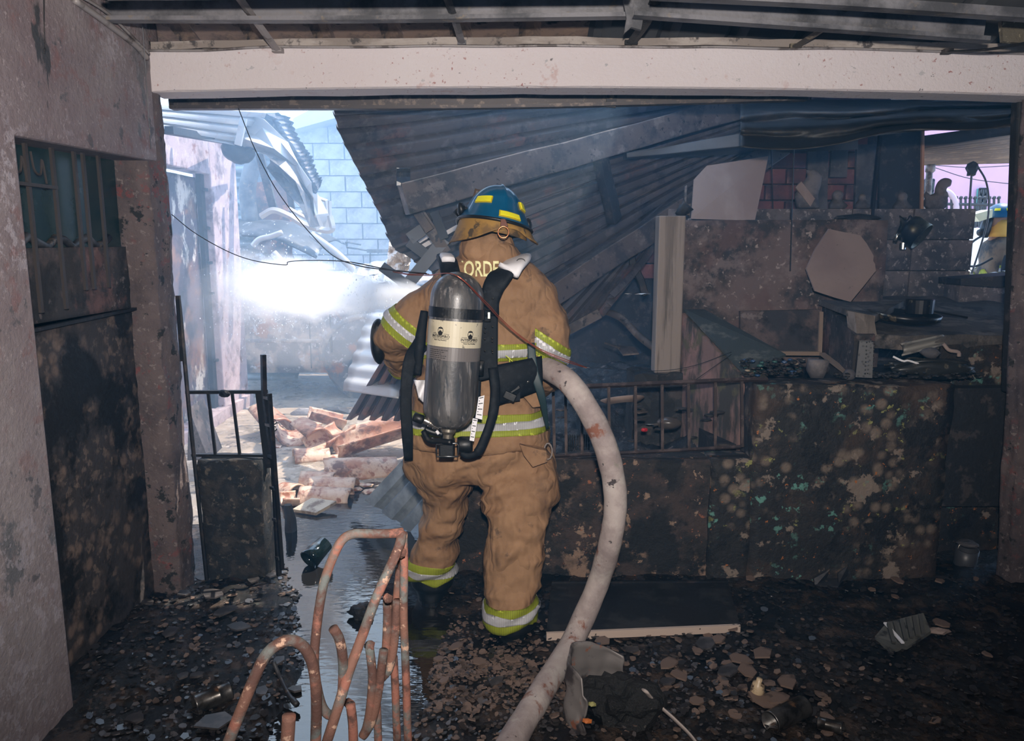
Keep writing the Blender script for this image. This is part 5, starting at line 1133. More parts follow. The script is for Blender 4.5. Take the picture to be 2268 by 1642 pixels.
m = MB(); m.prism([P(1531, 485, 4.62), P(1672, 489, 4.62), P(1702, 346, 4.85), P(1566, 367, 4.85), P(1537, 398, 4.8)], (0, .015, 0)); tag(m.build('board', paleb), 'large pale board standing on the wall top right of the fallen roof', 'board')
m = MB(); m.prism([P(1755, 328, 4.9), P(1832, 313, 4.9), P(1826, 318, 4.9), P(1770, 330, 4.9)], (0, .02, 0)); tag(m.build('board_scrap', paleb), 'small pale scrap of board caught under the tarpaulin', 'board')
m = MB(); m.prism([P(1511, 482, 4.5), P(1518, 482, 4.5), P(1522, 410, 4.55), P(1518, 412, 4.55)], (0, .02, 0)); m.prism([P(1500, 470, 4.5), P(1528, 478, 4.5), P(1530, 452, 4.5), P(1508, 452, 4.5)], (0, .04, 0)); tag(m.build('wooden_stake', boxm), 'thin stake beside the large pale board', 'wood')
m = MB(); m.tube([P(1505, 478, 4.4), P(1518, 455, 4.4), P(1526, 470, 4.4)], .03, 8); tag(m.build('rag', blackm, smooth=True), 'black rag at the top of the white plank', 'rag')
# iron angle posts in front of the brick wall
for a, b_, l in (((1950, 300), (1930, 490), 'thin iron post left of the black panel'), ((1708, 330), (1712, 470), 'thin dark rod before the red bricks'), ((1758, 330), (1750, 600), 'long hanging wire in front of the stained wall')):
    m = MB(); m.tube([P(*a, 4.24 if a[0] == 1758 else 5.0), P(*b_, 4.24 if a[0] == 1758 else 5.0)], .004 if a[0] != 1950 else .015, 5); tag(m.build('iron_rod', blacksteel), l, 'rod')
bp_ = E('black_panel', P(1990, 466, 5.3), 'tall black panel with a thin wooden edge beside the outdoor view', 'panel')
m = MB(); m.prism([P(1938, 1070, 5.3), P(2041, 1070, 5.3), P(2043, 288, 5.3), P(1950, 282, 5.3)], (0, .03, 0)); m.build('panel_sheet', blackm, bp_)
m = MB(); m.prism([P(2040, 466, 5.28), P(2046, 466, 5.28), P(2048, 288, 5.28), P(2043, 288, 5.28)], (0, .05, 0)); m.build('wooden_edge', mat('orange_wood_edge', (.42, .22, .12), .7), bp_)
# wall panel A, block rows B and C
YA = 4.3
a0, a1 = P(1512, 487, YA), P(1968, 492, YA)
struct(roughbox(a0.x, a1.x, YA, YA+.12, 0, a0.z, .006).build('wall_back', mat('stained_mauve_wall', (.13, .095, .09), .9, layers=[((.035, .033, .035), 3.4, .49, .07, {}), ((.18, .14, .135), 7, .60, .05, dict(seed=4, a=.8)), ((.30, .25, .23), 30, .66, .03, {}), ((.12, .075, .07), 4, .6, .05, dict(seed=7, a=.7))], bump=.005), smooth=True), 'stained mauve back wall of the basin')
b0_ = P(1670, 463, 5.0); c1 = P(2158, 470, 5.0)
wc = bpy.data.objects.new('wall_back', None); COL.objects.link(wc); attach(wc, None, (b0_.x, 5.0, 0)); struct(wc, 'smoke-stained block wall below the duck planter')
MB().box(P(1512, 480, 5.0).x, c1.x, 5.03, 5.14, 0, b0_.z-.015).build('mortar', blackm, wc)
cb = mat('stained_grey_block', (.14, .12, .12), .9, layers=[((.05, .05, .055), 4, .50, .08, {}), ((.28, .25, .24), 26, .62, .03, {})], bump=.005)
bw = .385; x = c1.x-bw/2; cols = []
while x > P(1500, 480, 5.0).x: cols.append(x); x -= bw+.008
m0 = MB(); m0.box(-bw/2, bw/2, -.07, .07, -.095, .095); me = m0.mesh('concrete_block', cb)
for i, x in enumerate(cols):
    for j in range(5): inst('concrete_block', me, wc, (x+R(-.002, .002), 5.06+R(-.004, .004), b0_.z-.095-j*.197))
struct(MB().box(P(2125, 600, 4.8).x, 3.6, 4.78, 4.95, 0, P(2180, 618, 4.85).z).build('wall_right', cb), 'low wall under the outdoor opening')
m = MB(); m.prism([P(2128, 618, 4.7), P(2290, 606, 4.5), P(2290, 640, 4.5), P(2128, 632, 4.7)], (0, .25, 0)); struct(m.build('trim_7', blackm), 'charred sill of the outdoor opening')
# white plank post
plank = mat('whitewashed_plank', (.17, .14, .122), .8, layers=[((.26, .22, .195), 5, .55, .06, dict(st=(3, 1, .12))), ((.12, .10, .085), 7, .62, .06, dict(st=(3, 1, .2)))], bump=.002)
p0, p1 = P(1449, 850, 4.2), P(1509, 478, 4.2)
m = MB(); m.box(p0.x, P(1506, 850, 4.2).x, 4.2, 4.32, .88, P(1470, 478, 4.2).z); struct(m.build('trim_8', plank, bevel=.006), 'tall whitewashed plank post at the left end of the basin wall')
struct(roughbox(p0.x-.12, P(1512, 850, 4.2).x+.05, 4.18, 4.42, 0, .88, .02).build('wall_back', blackm), 'black wall stub carrying the white plank')
# sloping left wall of the basin and worn top boards
bs_ = mat('pink_stained_wall', (.19, .12, .105), .9, layers=[((.27, .16, .14), 4, .55, .07, {}), ((.05, .045, .04), 4.2, .54, .05, dict(st=(3, 1, .35))), ((.10, .09, .05), 6, .62, .05, {})], bump=.005)
A0, A1 = P(1509, 694, 4.22), P(1643, 838, 3.64)
m = MB(); dn0, dn1 = V((A0.x, A0.y, 0)), V((A1.x, A1.y, 0)); m.prism([A0, A1, dn1, dn0], (.13, .02, 0)); m.jitter(.01, 5)
struct(m.build('wall_left', bs_), 'pink stained side wall of the basin sloping to the railing')
m = MB(); m.prism([P(1515, 690, 4.2), P(1560, 690, 4.25), P(1740, 790, 3.75), P(1648, 832, 3.64)], (0, 0, .012)); struct(m.build('trim_9', mat('green_black_cap', (.035, .042, .04), .7, layers=[((.10, .10, .09), 7, .62, .05, {})], bump=.004)), 'dark worn cap of the basin side wall')
struct(MB().box(1.0, 2.0, 3.66, 4.3, .50, .62).build('trim_10', blackm), 'dark basin floor')
m = MB(); c_ = P(1815, 783, 4.1); m.bar(P(1640, 781, 4.12), P(1815, 783, 4.12), .04, .02); m.bar(P(1815, 783, 4.12), P(1818, 690, 4.2), .02, .012, (0, 1, 0)); m.bar(P(1820, 784, 4.1), P(1882, 830, 3.75), .03, .012); m.jitter(.006, 9)
struct(m.build('trim_11', mat('pale_lime_line', (.22, .16, .12), .8, bump=.002)), 'pale rim line around the basin tray')
struct(MB().prism([P(1640, 690, 4.24), P(1820, 686, 4.24), P(1816, 782, 4.14), P(1640, 780, 4.14)], (0, .03, 0)).build('trim_12', sootw), 'sooty back of the basin tray')
m = MB(); q0, q1 = P(1822, 668, 4.28), P(1893, 742, 3.70); m.prism([q0, q1, V((q1.x, q1.y, .6)), V((q0.x, q0.y, .6))], (.10, .0, 0)); struct(m.build('wall_right', sootw), 'right side wall of the basin')
m = MB(); m.prism([P(1893, 692, 3.72), P(1935, 700, 3.72), P(1942, 742, 3.72), P(1925, 760, 3.72), P(1905, 740, 3.72), P(1898, 742, 3.72)], (0, .1, 0)); struct(m.build('trim_13', plank), 'broken pale edge under the stove slab')
# stove slab and counter behind
slabm = mat('ashen_slab', (.07, .062, .058), .85, layers=[((.16, .135, .12), 6, .57, .06, {}), ((.02, .02, .02), 5, .58, .05, {})], bump=.012, bs=22)
m = MB(); m.grid(lambda u, v: V((lerp(lerp(1.50, 1.72, min(1, u*1.5)) if 0 else lerp(1.72, 3.0, u), 3.0, 0), lerp(3.74, 4.98, v), lerp(1.15, 1.255, v)+.010*noise.noise(V((u*9, v*9, 0))))), 30, 24, .07); struct(m.build('trim_14', slabm, smooth=False), 'ash covered concrete stove slab')
m = MB(); m.prism([P(1815, 665, 4.25), P(1895, 668, 4.28), P(2000, 668, 4.28), P(1940, 700, 3.8), P(1880, 690, 3.8)], (0, 0, -.03)); m.jitter(.01, 7); struct(m.build('trim_15', slabm), 'broken corner of the stove slab')
struct(MB().box(1.62, 2.6, 3.66, 4.4, .3, .90).build('trim_16', blackm), 'dark masonry below the stove slab')
struct(roughbox(2.10, 2.6, 3.74, 3.9, -.1, 1.10, .01).build('wall_right', cntm), 'blistered dark wall between counter and right post')
struct(roughbox(.7, 1.66, 4.34, 4.5, 0, .9, .01).build('wall_back', blackm), 'dark wall foot behind the basin') if False else None
# octagonal board
pts = [(1836, 506), (1903, 520), (1933, 565), (1940, 602), (1882, 669), (1806, 643), (1786, 595)]
o8 = P(1862, 669, 4.0)
pts = [(1836, 507), (1862, 513), (1905, 521), (1920, 540), (1935, 567), (1934, 578), (1938, 585), (1940, 600), (1912, 635), (1884, 669), (1850, 660), (1805, 645), (1786, 596), (1806, 552)]
m = MB(); m.prism([P(x, y, lerp(4.22, 4.05, (y-507)/162)) for x, y in pts], (0, .014, 0)); tag(m.build('octagonal_board', mat('pale_board_face', (.23, .175, .16), .85, layers=[((.19, .14, .13), 2, .55, .1, {}), ((.1, .08, .07), 60, .72, .02, {})])), 'pale eight-sided board leaning on the stained wall above the basin', 'board')
# ornaments on the wall top
stone = mat('sooty_stone', (.17, .15, .15), .85, layers=[((.07, .065, .07), 5, .55, .08, {})], bump=.002)
def duck(c, s, mt, lab):
    m = MB(); c = V(c)
    rings(m, [(c+V((0, 0, .0)), V((.085*s, 0, 0)), V((0, .07*s, 0))), (c+V((0, 0, .05*s)), V((.135*s, 0, 0)), V((0, .09*s, 0))), (c+V((0, 0, .12*s)), V((.14*s, 0, 0)), V((0, .095*s, 0))), (c+V((.005*s, 0, .17*s)), V((.12*s, 0, 0)), V((0, .08*s, 0))), (c+V((.03*s, 0, .20*s)), V((.07*s, 0, 0)), V((0, .05*s, 0)))], 24)
    m.tube(spl([c+V((.07*s, 0, .14*s)), c+V((.045*s, 0, .22*s)), c+V((.055*s, 0, .29*s)), c+V((.09*s, 0, .325*s)), c+V((.135*s, 0, .305*s)), c+V((.15*s, 0, .285*s))], 20), [.08*s]*4+[.066*s]*5+[.068*s]*4+[.068*s]*3+[.05*s, .036*s, .028*s, .02*s, .008*s], 14)
    m.tube(spl([c+V((-.08*s, 0, .13*s)), c+V((-.125*s, 0, .19*s)), c+V((-.135*s, 0, .235*s))], 8), [.05*s, .045*s, .04*s, .035*s, .03*s, .024*s, .016*s, .010*s, .003*s], 10)
    me = voxel(m, .008*max(s, .5), 4); o = put(me, 'duck_planter', mt, None); tag(o, lab, 'ornament'); return o
duck(P(2071, 466, 5.05), .52, stone, 'grey stone duck-shaped planter on top of the block wall')
def fig(px, py, s, lab, head=1.0, mt=stone, Y=5.05):
    c = P(px, py, Y); m = MB()
    rings(m, [(c, V((.05*s, 0, 0)), V((0, .04*s, 0))), (c+V((0, 0, .03*s)), V((.052*s, 0, 0)), V((0, .045*s, 0))), (c+V((0, 0, .06*s)), V((.03*s, 0, 0)), V((0, .03*s, 0)))], 16)
    m.rock(c+V((0, 0, .085*s)), .036*s*head, 3, 2, (1, 1, 1), .1); m.rock(c+V((.045*s, -.01, .02*s)), .02*s, 5, 2, (1, 1, .8), .1)
    o = put(voxel(m, .006, 3), 'figurine', mt, None); return tag(o, lab, 'ornament')
fig(1853, 463, 1.0, 'small round-headed figurine on the wall before the bricks'); fig(1908, 463, .85, 'small broken figurine left of the thin iron post', .8); fig(1996, 466, 1.0, 'small dark figurine in front of the black panel', .9)
m = MB(); c = P(1790, 462, 5.0)
rings(m, [(c, V((.07, 0, 0)), V((0, .05, 0))), (c+V((-.02, 0, .08)), V((.075, 0, 0)), V((0, .05, 0))), (c+V((.01, 0, .15)), V((.06, 0, 0)), V((0, .045, 0))), (c+V((.03, 0, .20)), V((.045, 0, 0)), V((0, .04, 0))), (c+V((.0, 0, .24)), V((.03, 0, 0)), V((0, .03, 0)))], 18)
tag(put(voxel(m, .008, 4), 'figurine', stone, None), 'larger pale animal figurine behind the leaning tile', 'ornament')
m = MB(); m.prism([P(1762, 415, 4.95), P(1775, 402, 4.95), P(1805, 440, 4.95), P(1795, 458, 4.95)], (0, .02, 0)); tag(m.build('flat_tile', paleb), 'small pale tile leaning on the animal figurine', 'tile')
m = MB(); m.rock(P(1900, 484, 4.36), .07, 8, 2, (1.7, .6, .35)); tag(m.build('burnt_rag', blackm), 'black burnt heap on top of the stained wall', 'debris')
# hanging pans
pot = mat('tarnished_pot', (.10, .095, .06), .4, .7, layers=[((.30, .26, .12), 7, .62, .06, {}), ((.02, .02, .02), 4, .55, .08, {})])
c = P(2024, 512, 4.8); m = MB(); m.lathe([(0, -.05), (.075, -.05), (.085, -.03), (.09, .06), (.086, .06), (.08, -.028), (0, -.04)], c, (.5, -.45, -.5), 28); h = E('hanging_pan', c+V((0, 0, -.1)), 'dull yellow metal pan hanging on the block wall', 'pan'); m.build('pan_bowl', pot, h, smooth=True)
m = MB(); m.tube(spl([P(1992, 478, 4.82), P(2008, 488, 4.8), P(2016, 478, 4.8), P(2027, 494, 4.78)], 12), .004, 6); m.build('handle', blacksteel, h)
m = MB(); m.bar(P(2001, 482, 4.82), P(1999, 532, 4.80), .03, .02, (0, 1, 0)); m.lathe([(.018, -.02), (.02, .02)], P(2000, 545, 4.8), (0, 0, 1), 14); tag(m.build('wall_bracket', chrome), 'dark bracket with a pale ferrule beside the hanging pan', 'bracket')
m = MB(); m.rod(P(1982, 536, 4.8), P(1996, 502, 4.82), .013, 12); tag(m.build('metal_tube', chrome, smooth=True), 'short shiny tube slanting left of the bracket', 'tube')
# things on the counter and slab
dk = mat('charred_metal', (.03, .03, .032), .35, .7, layers=[((.25, .2, .13), 12, .66, .04, {})])
c = P(2000, 712, 3.95); m = MB(); m.lathe([(0, 0), (.13, .0), (.17, .02), (.175, .045), (.168, .045), (.16, .025), (0, .012)], c, (.05, -.06, 1), 36); w_ = E('frying_pan', c, 'large black frying pan on the stove slab', 'pan'); m.build('pan_bowl', dk, w_, smooth=True)
m = MB(); m.bar(c+V((.16, .05, .05)), P(2140, 712, 4.0)+V((0, 0, .02)), .022, .01); m.build('handle', dk, w_)
c = P(2036, 694, 3.97); m = MB(); m.lathe([(0, 0), (.065, 0), (.068, .07), (.06, .075), (0, .075)], c, (0, 0, 1), 24); tag(m.build('burnt_pot', dk, smooth=False), 'small burnt-black pot standing in the frying pan', 'pot')
c = P(1912, 834, 3.52); gr = E('box_grater', c, 'tall four-sided metal grater standing on the counter', 'grater'); m = MB()
rings(m, [(c, V((.043, .0, 0)), V((0, .035, 0))), (c+V((0, .0, .19)), V((.034, .0, 0)), V((0, .026, 0)))], 4, 2); 
m = MB(); m.lathe([(.050, 0), (.042, .165), (.040, .165), (.048, 0)], c, (0, 0, 1), 4); m.v = [c+Matrix.Rotation(radians(25), 3, 'Z') @ (v-c) for v in m.v]; gm = mat('grater_steel', (.05, .05, .052), .5, .5, layers=[((.02, .02, .02), 60, .30, .06, dict(k='v', inv=1))]); m.build('grater_body', gm, gr)
m = MB()
for i in range(9):
    for j in range(4): p = c+V((-.012+j*.014, -.042+.012*i/9*.6+j*.006, .02+i*.018)); m.rock(p, .004, i, 1)
m.build('teeth', gm, gr)['kind'] = 'stuff'
m = MB(); c = P(1808, 836, 3.55); rings(m, [(c, V((.03, 0, 0)), V((0, .03, 0))), (c+V((0, 0, .03)), V((.045, 0, 0)), V((0, .04, 0))), (c+V((.004, 0, .075)), V((.048, 0, 0)), V((0, .04, 0))), (c+V((0, 0, .084)), V((.04, 0, 0)), V((0, .035, 0)))], 12, 3); m.jitter(.005, 22); tag(m.build('stone_block', stone, smooth=True), 'squarish grey stone on the counter left of the grater', 'stone')
m = MB(); m.rock(P(1881, 830, 3.52)+V((0, 0, .0)), .026, 3, 3, (1.1, 1, 1), .08); tag(m.build('stone_ball', stone, smooth=True), 'round grey stone at the foot of the grater', 'stone')
m = MB(); a_, b_ = P(1995, 772, 3.62), P(2088, 757, 3.72); m.grid(lambda u, v: P(lerp(1996, 2090, v)+6*sin(u*3), lerp(lerp(764, 744, v), lerp(786, 762, v), u), 3.66+.12*sin(u*pi)*.4+.05*v), 10, 10, .008); tag(m.build('curved_lid', mat('grey_enamel', (.26, .25, .23), .4, layers=[((.1, .09, .08), 9, .6, .05, {})]), smooth=True), 'grey curved lid tilted on the debris at the right end of the counter', 'lid')
m = MB(); m.rock(P(2062, 782, 3.62), .035, 4, 2, (1.3, 1, .8)); tag(m.build('stone_ball', stone, smooth=True), 'dark stone under the grey curved lid', 'stone')
m = MB(); m.tube(spl([P(1978, 790, 3.6), P(2000, 800, 3.58), P(2012, 799, 3.58), P(2034, 806, 3.58)], 10), .005, 6); tag(m.build('bent_strip', white), 'thin pale strip bent among the counter debris', 'strip')
m = MB(); m.tube(spl([P(2090, 762, 3.66), P(2102, 776, 3.64), P(2122, 780, 3.64), P(2124, 790, 3.64)], 10), .009, 8); tag(m.build('bone_handle', paleb, smooth=True), 'pale curled handle right of the grey lid', 'handle')
basket = MB(); c = P(2070, 828, 3.6)
for i in range(14): basket.tube(spl([c+V((R(-.22, -.15), R(-.03, .06), R(.0, .05))), c+V((R(-.08, .0), R(-.04, .06), R(.02, .07))), c+V((R(.1, .22), R(-.03, .06), R(.0, .06)))], 10), R(.004, .008), 5)
basket.rock(c+V((0, .02, .02)), .12, 5, 3, (1.6, .6, .4)); tag(basket.build('burnt_basket', mat('melted_plastic', (.022, .022, .02), .35, layers=[((.1, .09, .07), 20, .66, .03, {})]), smooth=True), 'melted black basket on the right of the counter', 'basket', kind='stuff')
debc = [mat('debris_blue', (.02, .06, .14), .5), mat('debris_teal', (.03, .10, .09), .6), mat('debris_pale', (.35, .28, .20), .6), blackm]
for i in range(4):
    m = MB()
    for k in range((12, 12, 7, 110)[i]):
        p = P(R(1640, 1780), R(796, 834), R(3.56, 3.75)); m.rock(p, R(.007, .018), k+i*9, 1, (1, 1, .5))
    tag(m.build('counter_debris', debc[i]), ('blue', 'teal', 'pale', 'black')[i]+' bits of melted debris at the left end of the counter', 'debris', kind='stuff')
m = MB()
for k in range(150): m.rock(P(R(1850, 2170), R(826, 838), R(3.5, 3.66)), R(.006, .018), k, 1, (1, 1, .5))
tag(m.build('counter_debris', blackm), 'black crumbs along the right half of the counter', 'debris', kind='stuff')
# iron railing on the low wall
YR = 3.53
ra = E('railing', P(1440, 1005, YR), 'rusty black iron railing with square balusters on the low wall', 'railing')
railm = mat('dark_rusty_rail', (.05, .036, .035), .6, .4, layers=[((.11, .08, .075), 14, .6, .05, {})], bump=.001)
m = MB(); m.tube(spl([P(1180, 858, YR), P(1300, 856, YR), P(1450, 850, YR), P(1640, 842, YR), P(1700, 842, YR)], 24), .012, 4); m.build('top_rail', railm, ra)
m = MB(); m.tube(spl([P(1180, 1012, YR), P(1400, 1003, YR), P(1640, 990, YR)], 14), .009, 4); m.build('bottom_rail', railm, ra)
for a, b_ in ((1225, 1228), (1252, 1254), (1288, 1289), (1348, 1350), (1407, 1408), (1466, 1467), (1524, 1526), (1584, 1584), (1643, 1644)):
    ya = lerp(858, 842, (a-1180)/460); yb = lerp(1010, 990, (a-1180)/460); m = MB(); m.bar(P(a, ya, YR), P(b_, yb, YR), .013, .013, (0, 1, 0)); m.build('baluster', railm, ra)
# debris heap behind the railing
heap = MB()
heap.grid(lambda u, v: V((lerp(-.1, 1.2, u), lerp(3.66, 5.8, v), .42+.28*v+.10*noise.noise(V((u*3, v*5, 0)))+.05*noise.noise(V((u*9, v*14, 3)))+.02*noise.noise(V((u*30, v*40, 3))))), 70, 100, .02)
struct(heap.build('floor', mat('charred_heap', (.011, .010, .011), .5, layers=[((.05, .04, .036), 12, .60, .04, {}), ((.16, .13, .12), 26, .67, .02, {})], bump=.01), smooth=True), 'charred heap covering the floor behind the railing')
m = MB(); m.tube(spl([P(1330, 686, 5.0), P(1375, 705, 4.8), P(1415, 745, 4.6), P(1450, 772, 4.45)], 20), .022, 10); tag(m.build('fallen_pole', boxm, smooth=True), 'grey bent pole leaning down to the white plank', 'pole')
m = MB(); m.grid(lambda u, v: P(lerp(1345, 1398, u), lerp(882, 900, v)+12*sin(u*pi)*0+10*u, 3.9-.06*sin(u*pi)), 14, 6, .006)
def plate(px, py, Y, r, n, lab, mt=paleb, t0=0, cat='plate', nm='broken_plate'):
    m = MB(); c = P(px, py, Y); m.lathe([(r*.5, 0), (r*.8, .008), (r, .022), (r*.98, .028), (r*.78, .016), (r*.5, .008)], (0, 0, 0), (0, 0, 1), 30, arc=.5); rt = Matrix.Rotation(t0, 3, 'Z') @ Matrix.Rotation(.35, 3, 'X'); m.v = [c+rt @ v for v in m.v]; return tag(m.build(nm, mt, smooth=True), lab, cat)
plate(1378, 895, 3.95, .12, 0, 'broken pale plate rim lying behind the railing', t0=3.4)
m = MB(); m.rock(P(1482, 938, 3.8), .04, 2, 3, (1.5, 1, .8), .15); m.rod(P(1448, 942, 3.8), P(1475, 936, 3.8), .008, 8); tag(m.build('charred_jar', mat('dark_jar', (.07, .06, .055), .3), smooth=True), 'dark jar with a shiny neck lying behind the third railing bar', 'jar')
m = MB(); m.rock(P(1427, 952, 3.75), .014, 3, 2, (1.2, 1, .7)); tag(m.build('red_lid', mat('red_plastic', (.45, .02, .03), .4)), 'small bright red lid in the ash behind the railing', 'lid')
m = MB()
for i in range(11):
    for j in range(5): p = P(1252+i*5.2, 968+j*9, 3.7+.01*(i % 3)); m.rock(p, .011, i+j, 1, (.45, .6, 1.3))
tag(m.build('charred_comb_block', blackm), 'small charred ribbed block beside the hose on the low wall', 'debris', kind='stuff')
m = MB(); m.prism([P(1365, 765, 4.9), P(1405, 768, 4.8), P(1415, 782, 4.7), P(1380, 785, 4.7)], (0, 0, -.01)); m.bar(P(1340, 760, 4.9), P(1375, 772, 4.8), .012, .01); tag(m.build('copper_scrap', boxm), 'brown flat scrap on the dark heap left of the white plank', 'scrap')
sp = mat('wet_glint_scrap', (.6, .6, .6), .2, .8)
for i, (x, y) in enumerate(((1392, 651), (1424, 651), (1266, 816), (1440, 940), (1300, 815))):
    m = MB(); m.rock(P(x, y, 4.6 if y < 700 else 4.0), .012+.012*(i == 1), i, 1, (2.2, 1, .3)); tag(m.build('glinting_scrap', sp), 'tiny shiny scrap glinting in the dark heap', 'scrap', 'glinting scraps in the heap')
for k in range(22):
    x, y = R(1220, 1650), R(900, 985); Y = R(3.7, 4.0); m = MB(); m.rock(P(x, y, Y), R(.01, .03), k, 1, (1.6, 1, .3)); tag(m.build('charred_shard', random.choice([blackm, boxm, blackm, sootw])), 'small charred shard behind the railing', 'shard', 'charred shards behind the railing')
m = MB(); m.tube(spl([P(1300, 813, 4.05), P(1440, 822, 4.0), P(1530, 812, 3.9), P(1620, 780, 3.75)], 30), .0016, 5); tag(m.build('electric_wire', wirem), 'thin sagging wire in front of the white plank', 'wire')
m = MB(); m.tube([P(1512, 862, 3.8), P(1620, 785, 3.7)], .0015, 5); tag(m.build('electric_wire', wirem), 'short thin wire rising from the railing to the basin wall', 'wire')
# ------------------------------------------------------------- view out at the far right
pink = mat('pink_house_wall', (.62, .36, .50), .9, var=.03); whitew = mat('white_low_wall', (.82, .82, .82), .9)
ho_ = E('pink_house', (9.5, 16.2, .3), 'pink house across the street with green barred windows', 'house')
m = MB(); m.box(7, 16, 16, 16.3, 0, 6.5); m.build('house_wall', pink, ho_)
green = mat('green_window_glass', (.05, .28, .22), .3, layers=[((.10, .42, .34), 3, .55, .05, {})])
ironm = mat('dark_window_iron', (.03, .03, .03), .5)
for (xa, xb, ya, yb) in ((2040, 2066, 398, 470), (2158, 2184, 418, 502)):
    m = MB(); a, b_ = P(xa, yb, 15.95), P(xb, ya, 15.95); m.box(a.x, b_.x, 15.93, 15.99, a.z, b_.z); wn = m.build('window', green, ho_)
    m = MB()
    for k in range(5): x = lerp(a.x, b_.x, k/4); m.bar((x, 15.9, a.z), (x, 15.9, b_.z), .03, .02, (0, 1, 0))
    for k in range(4): z = lerp(a.z, b_.z, k/3); m.bar((a.x, 15.9, z), (b_.x, 15.9, z), .03, .02, (0, 1, 0))
    for k in range(3): z0, z1 = lerp(a.z, b_.z, k/3), lerp(a.z, b_.z, (k+1)/3); m.bar((a.x, 15.9, z1), ((a.x+b_.x)/2, 15.9, z0), .02, .02, (0, 1, 0)); m.bar((b_.x, 15.9, z1), ((a.x+b_.x)/2, 15.9, z0), .02, .02, (0, 1, 0))
    m.build('window_grille', ironm, wn)
struct(MB().box(6.5, 11, 12.2, 12.4, -.2, P(2160, 505, 12.2).z).build('wall_front', whitew), 'white low wall outside beyond the opening')
fe = E('street_fence', P(2110, 480, 12.3), 'iron street fence with spear tops and an arch, far right', 'fence')
for i in range(13):
    x = 2086+i*10.5; m = MB(); m.rod(P(x, 508, 12.3), P(x, 440 if i > 2 else 418+i*8, 12.3), .018, 6); m.rock(P(x, 438 if i > 2 else 416+i*8, 12.3), .035, 1, 1); m.build('bar', ironm, fe)
m = MB(); m.tube([P(2084, 452, 12.3), P(2200, 454, 12.3)], .025, 6); m.build('rail', ironm, fe)
m = MB(); m.tube(spl([P(2088, 424, 12.3), P(2100, 426, 12.3), P(2110, 436, 12.3), P(2116, 452, 12.3), P(2117, 475, 12.3)], 16), .05, 8); m.build('arch', mat('pink_arch', (.5, .38, .42), .8), fe, smooth=True)
m = MB(); m.rod(P(2054, 465, 7.4), P(2060, 345, 7.4), .03, 10); m.rock(P(2061, 372, 7.4), .05, 2, 1, (1, 1, 1.4)); tag(m.build('porch_post', strapm, smooth=True), 'thin grey porch post beside the black panel', 'post')
corr('porch_roof', quad(P(2040, 346, 7.4), P(2300, 340, 7.4), P(2040, 300, 5.4), P(2300, 262, 5.4)), 2, 13, .085, mat('rusty_porch_sheet', (.20, .15, .12), .6, .3, layers=[((.32, .24, .18), 5, .6, .06, {})]), 'rust-brown corrugated porch roof at the upper right', prf='sin', per=8)
m = MB(); m.bar(P(2045, 348, 7.3), P(2300, 340, 7.3), .05, .08); tag(m.build('porch_beam', blacksteel), 'black beam under the porch roof edge', 'beam')
m = MB(); m.lathe([(0, 0), (.02, .01), (.035, .05), (.03, .085), (.018, .11), (0, .12)], P(2116, 356, 7.1), (0, 0, 1), 14); tag(m.build('light_bulb', mat('milky_bulb', (.75, .68, .5), .3), smooth=True), 'pale bulb hanging below the porch roof', 'lamp')
for a, b_, c_, l in ((355, 358, 2070, 'upper thin street wire over the pink wall'), (366, 366, 2068, 'middle thin street wire over the pink wall'), (372, 410, 2072, 'slanting thin street wire over the pink wall')):
    m = MB(); m.tube(spl([P(c_, a, 9), P(2150, (a+b_)/2+5, 9), P(2260, b_, 9)], 14), .005, 5); tag(m.build('street_wire', wirem), l, 'wire')
po = E('floor_lamp_stand', P(2148, 610, 6.9), 'thin black stand with a burnt lamp head outside', 'lamp')
m = MB(); m.tube([P(2142, 615, 6.9), P(2146, 470, 6.9), P(2152, 385, 6.9)], .009, 6); m.build('pole', ironm, po)
m = MB(); m.rock(P(2154, 373, 6.9), .055, 4, 2, (.9, .9, 1.15), .4); m.rod(P(2146, 378, 6.9), P(2144, 390, 6.9), .012, 6); m.build('lamp_head', blackm, po)
m = MB(); m.tube(spl([P(2166, 370, 6.9), P(2183, 400, 6.9), P(2190, 440, 6.9), P(2187, 490, 6.9), P(2172, 545, 6.9), P(2152, 606, 6.9)], 30), .008, 6); m.build('cable', ironm, po)
# second firefighter
Y2 = 7.9
g2 = E('person', P(2215, 1000, Y2)*1.0+V((0, 0, 0)), 'distant firefighter in blue helmet and breathing mask, partly behind the right post', 'person')
hc2 = P(2212, 487, Y2)
tc_ = P(2218, 570, Y2)
gzz = 0.0
m = MB(); rings(m, [(V((tc_.x, Y2, hc2.z-.17)), V((.10, 0, 0)), V((0, .10, 0))), (V((tc_.x+.0, Y2, hc2.z-.25)), V((.17, 0, 0)), V((0, .21, 0))), (V((tc_.x, Y2, hc2.z-.5)), V((.18, 0, 0)), V((0, .22, 0))), (V((tc_.x, Y2, hc2.z-.95)), V((.19, 0, 0)), V((0, .2, 0)))], 24)
m.tube(spl([V((tc_.x-.02, Y2-.2, hc2.z-.28)), V((tc_.x-.03, Y2-.23, hc2.z-.55)), V((tc_.x-.28, Y2-.25, hc2.z-.62))], 14), .075, 12)
m.tube(spl([V((tc_.x-.02, Y2+.2, hc2.z-.28)), V((tc_.x-.03, Y2+.23, hc2.z-.55)), V((tc_.x-.28, Y2+.2, hc2.z-.6))], 14), .075, 12)
me = voxel(m, .02, 3); wrinkle(me, lambda p: .012*ridge(p, (6, 6, 9), 3)); src2 = me.copy(); dkt = mat('dark_turnout_cloth', (.17, .12, .075), .85, layers=[((.03, .03, .03), 5, .55, .08, {})]); put(me, 'jacket', dkt, g2)
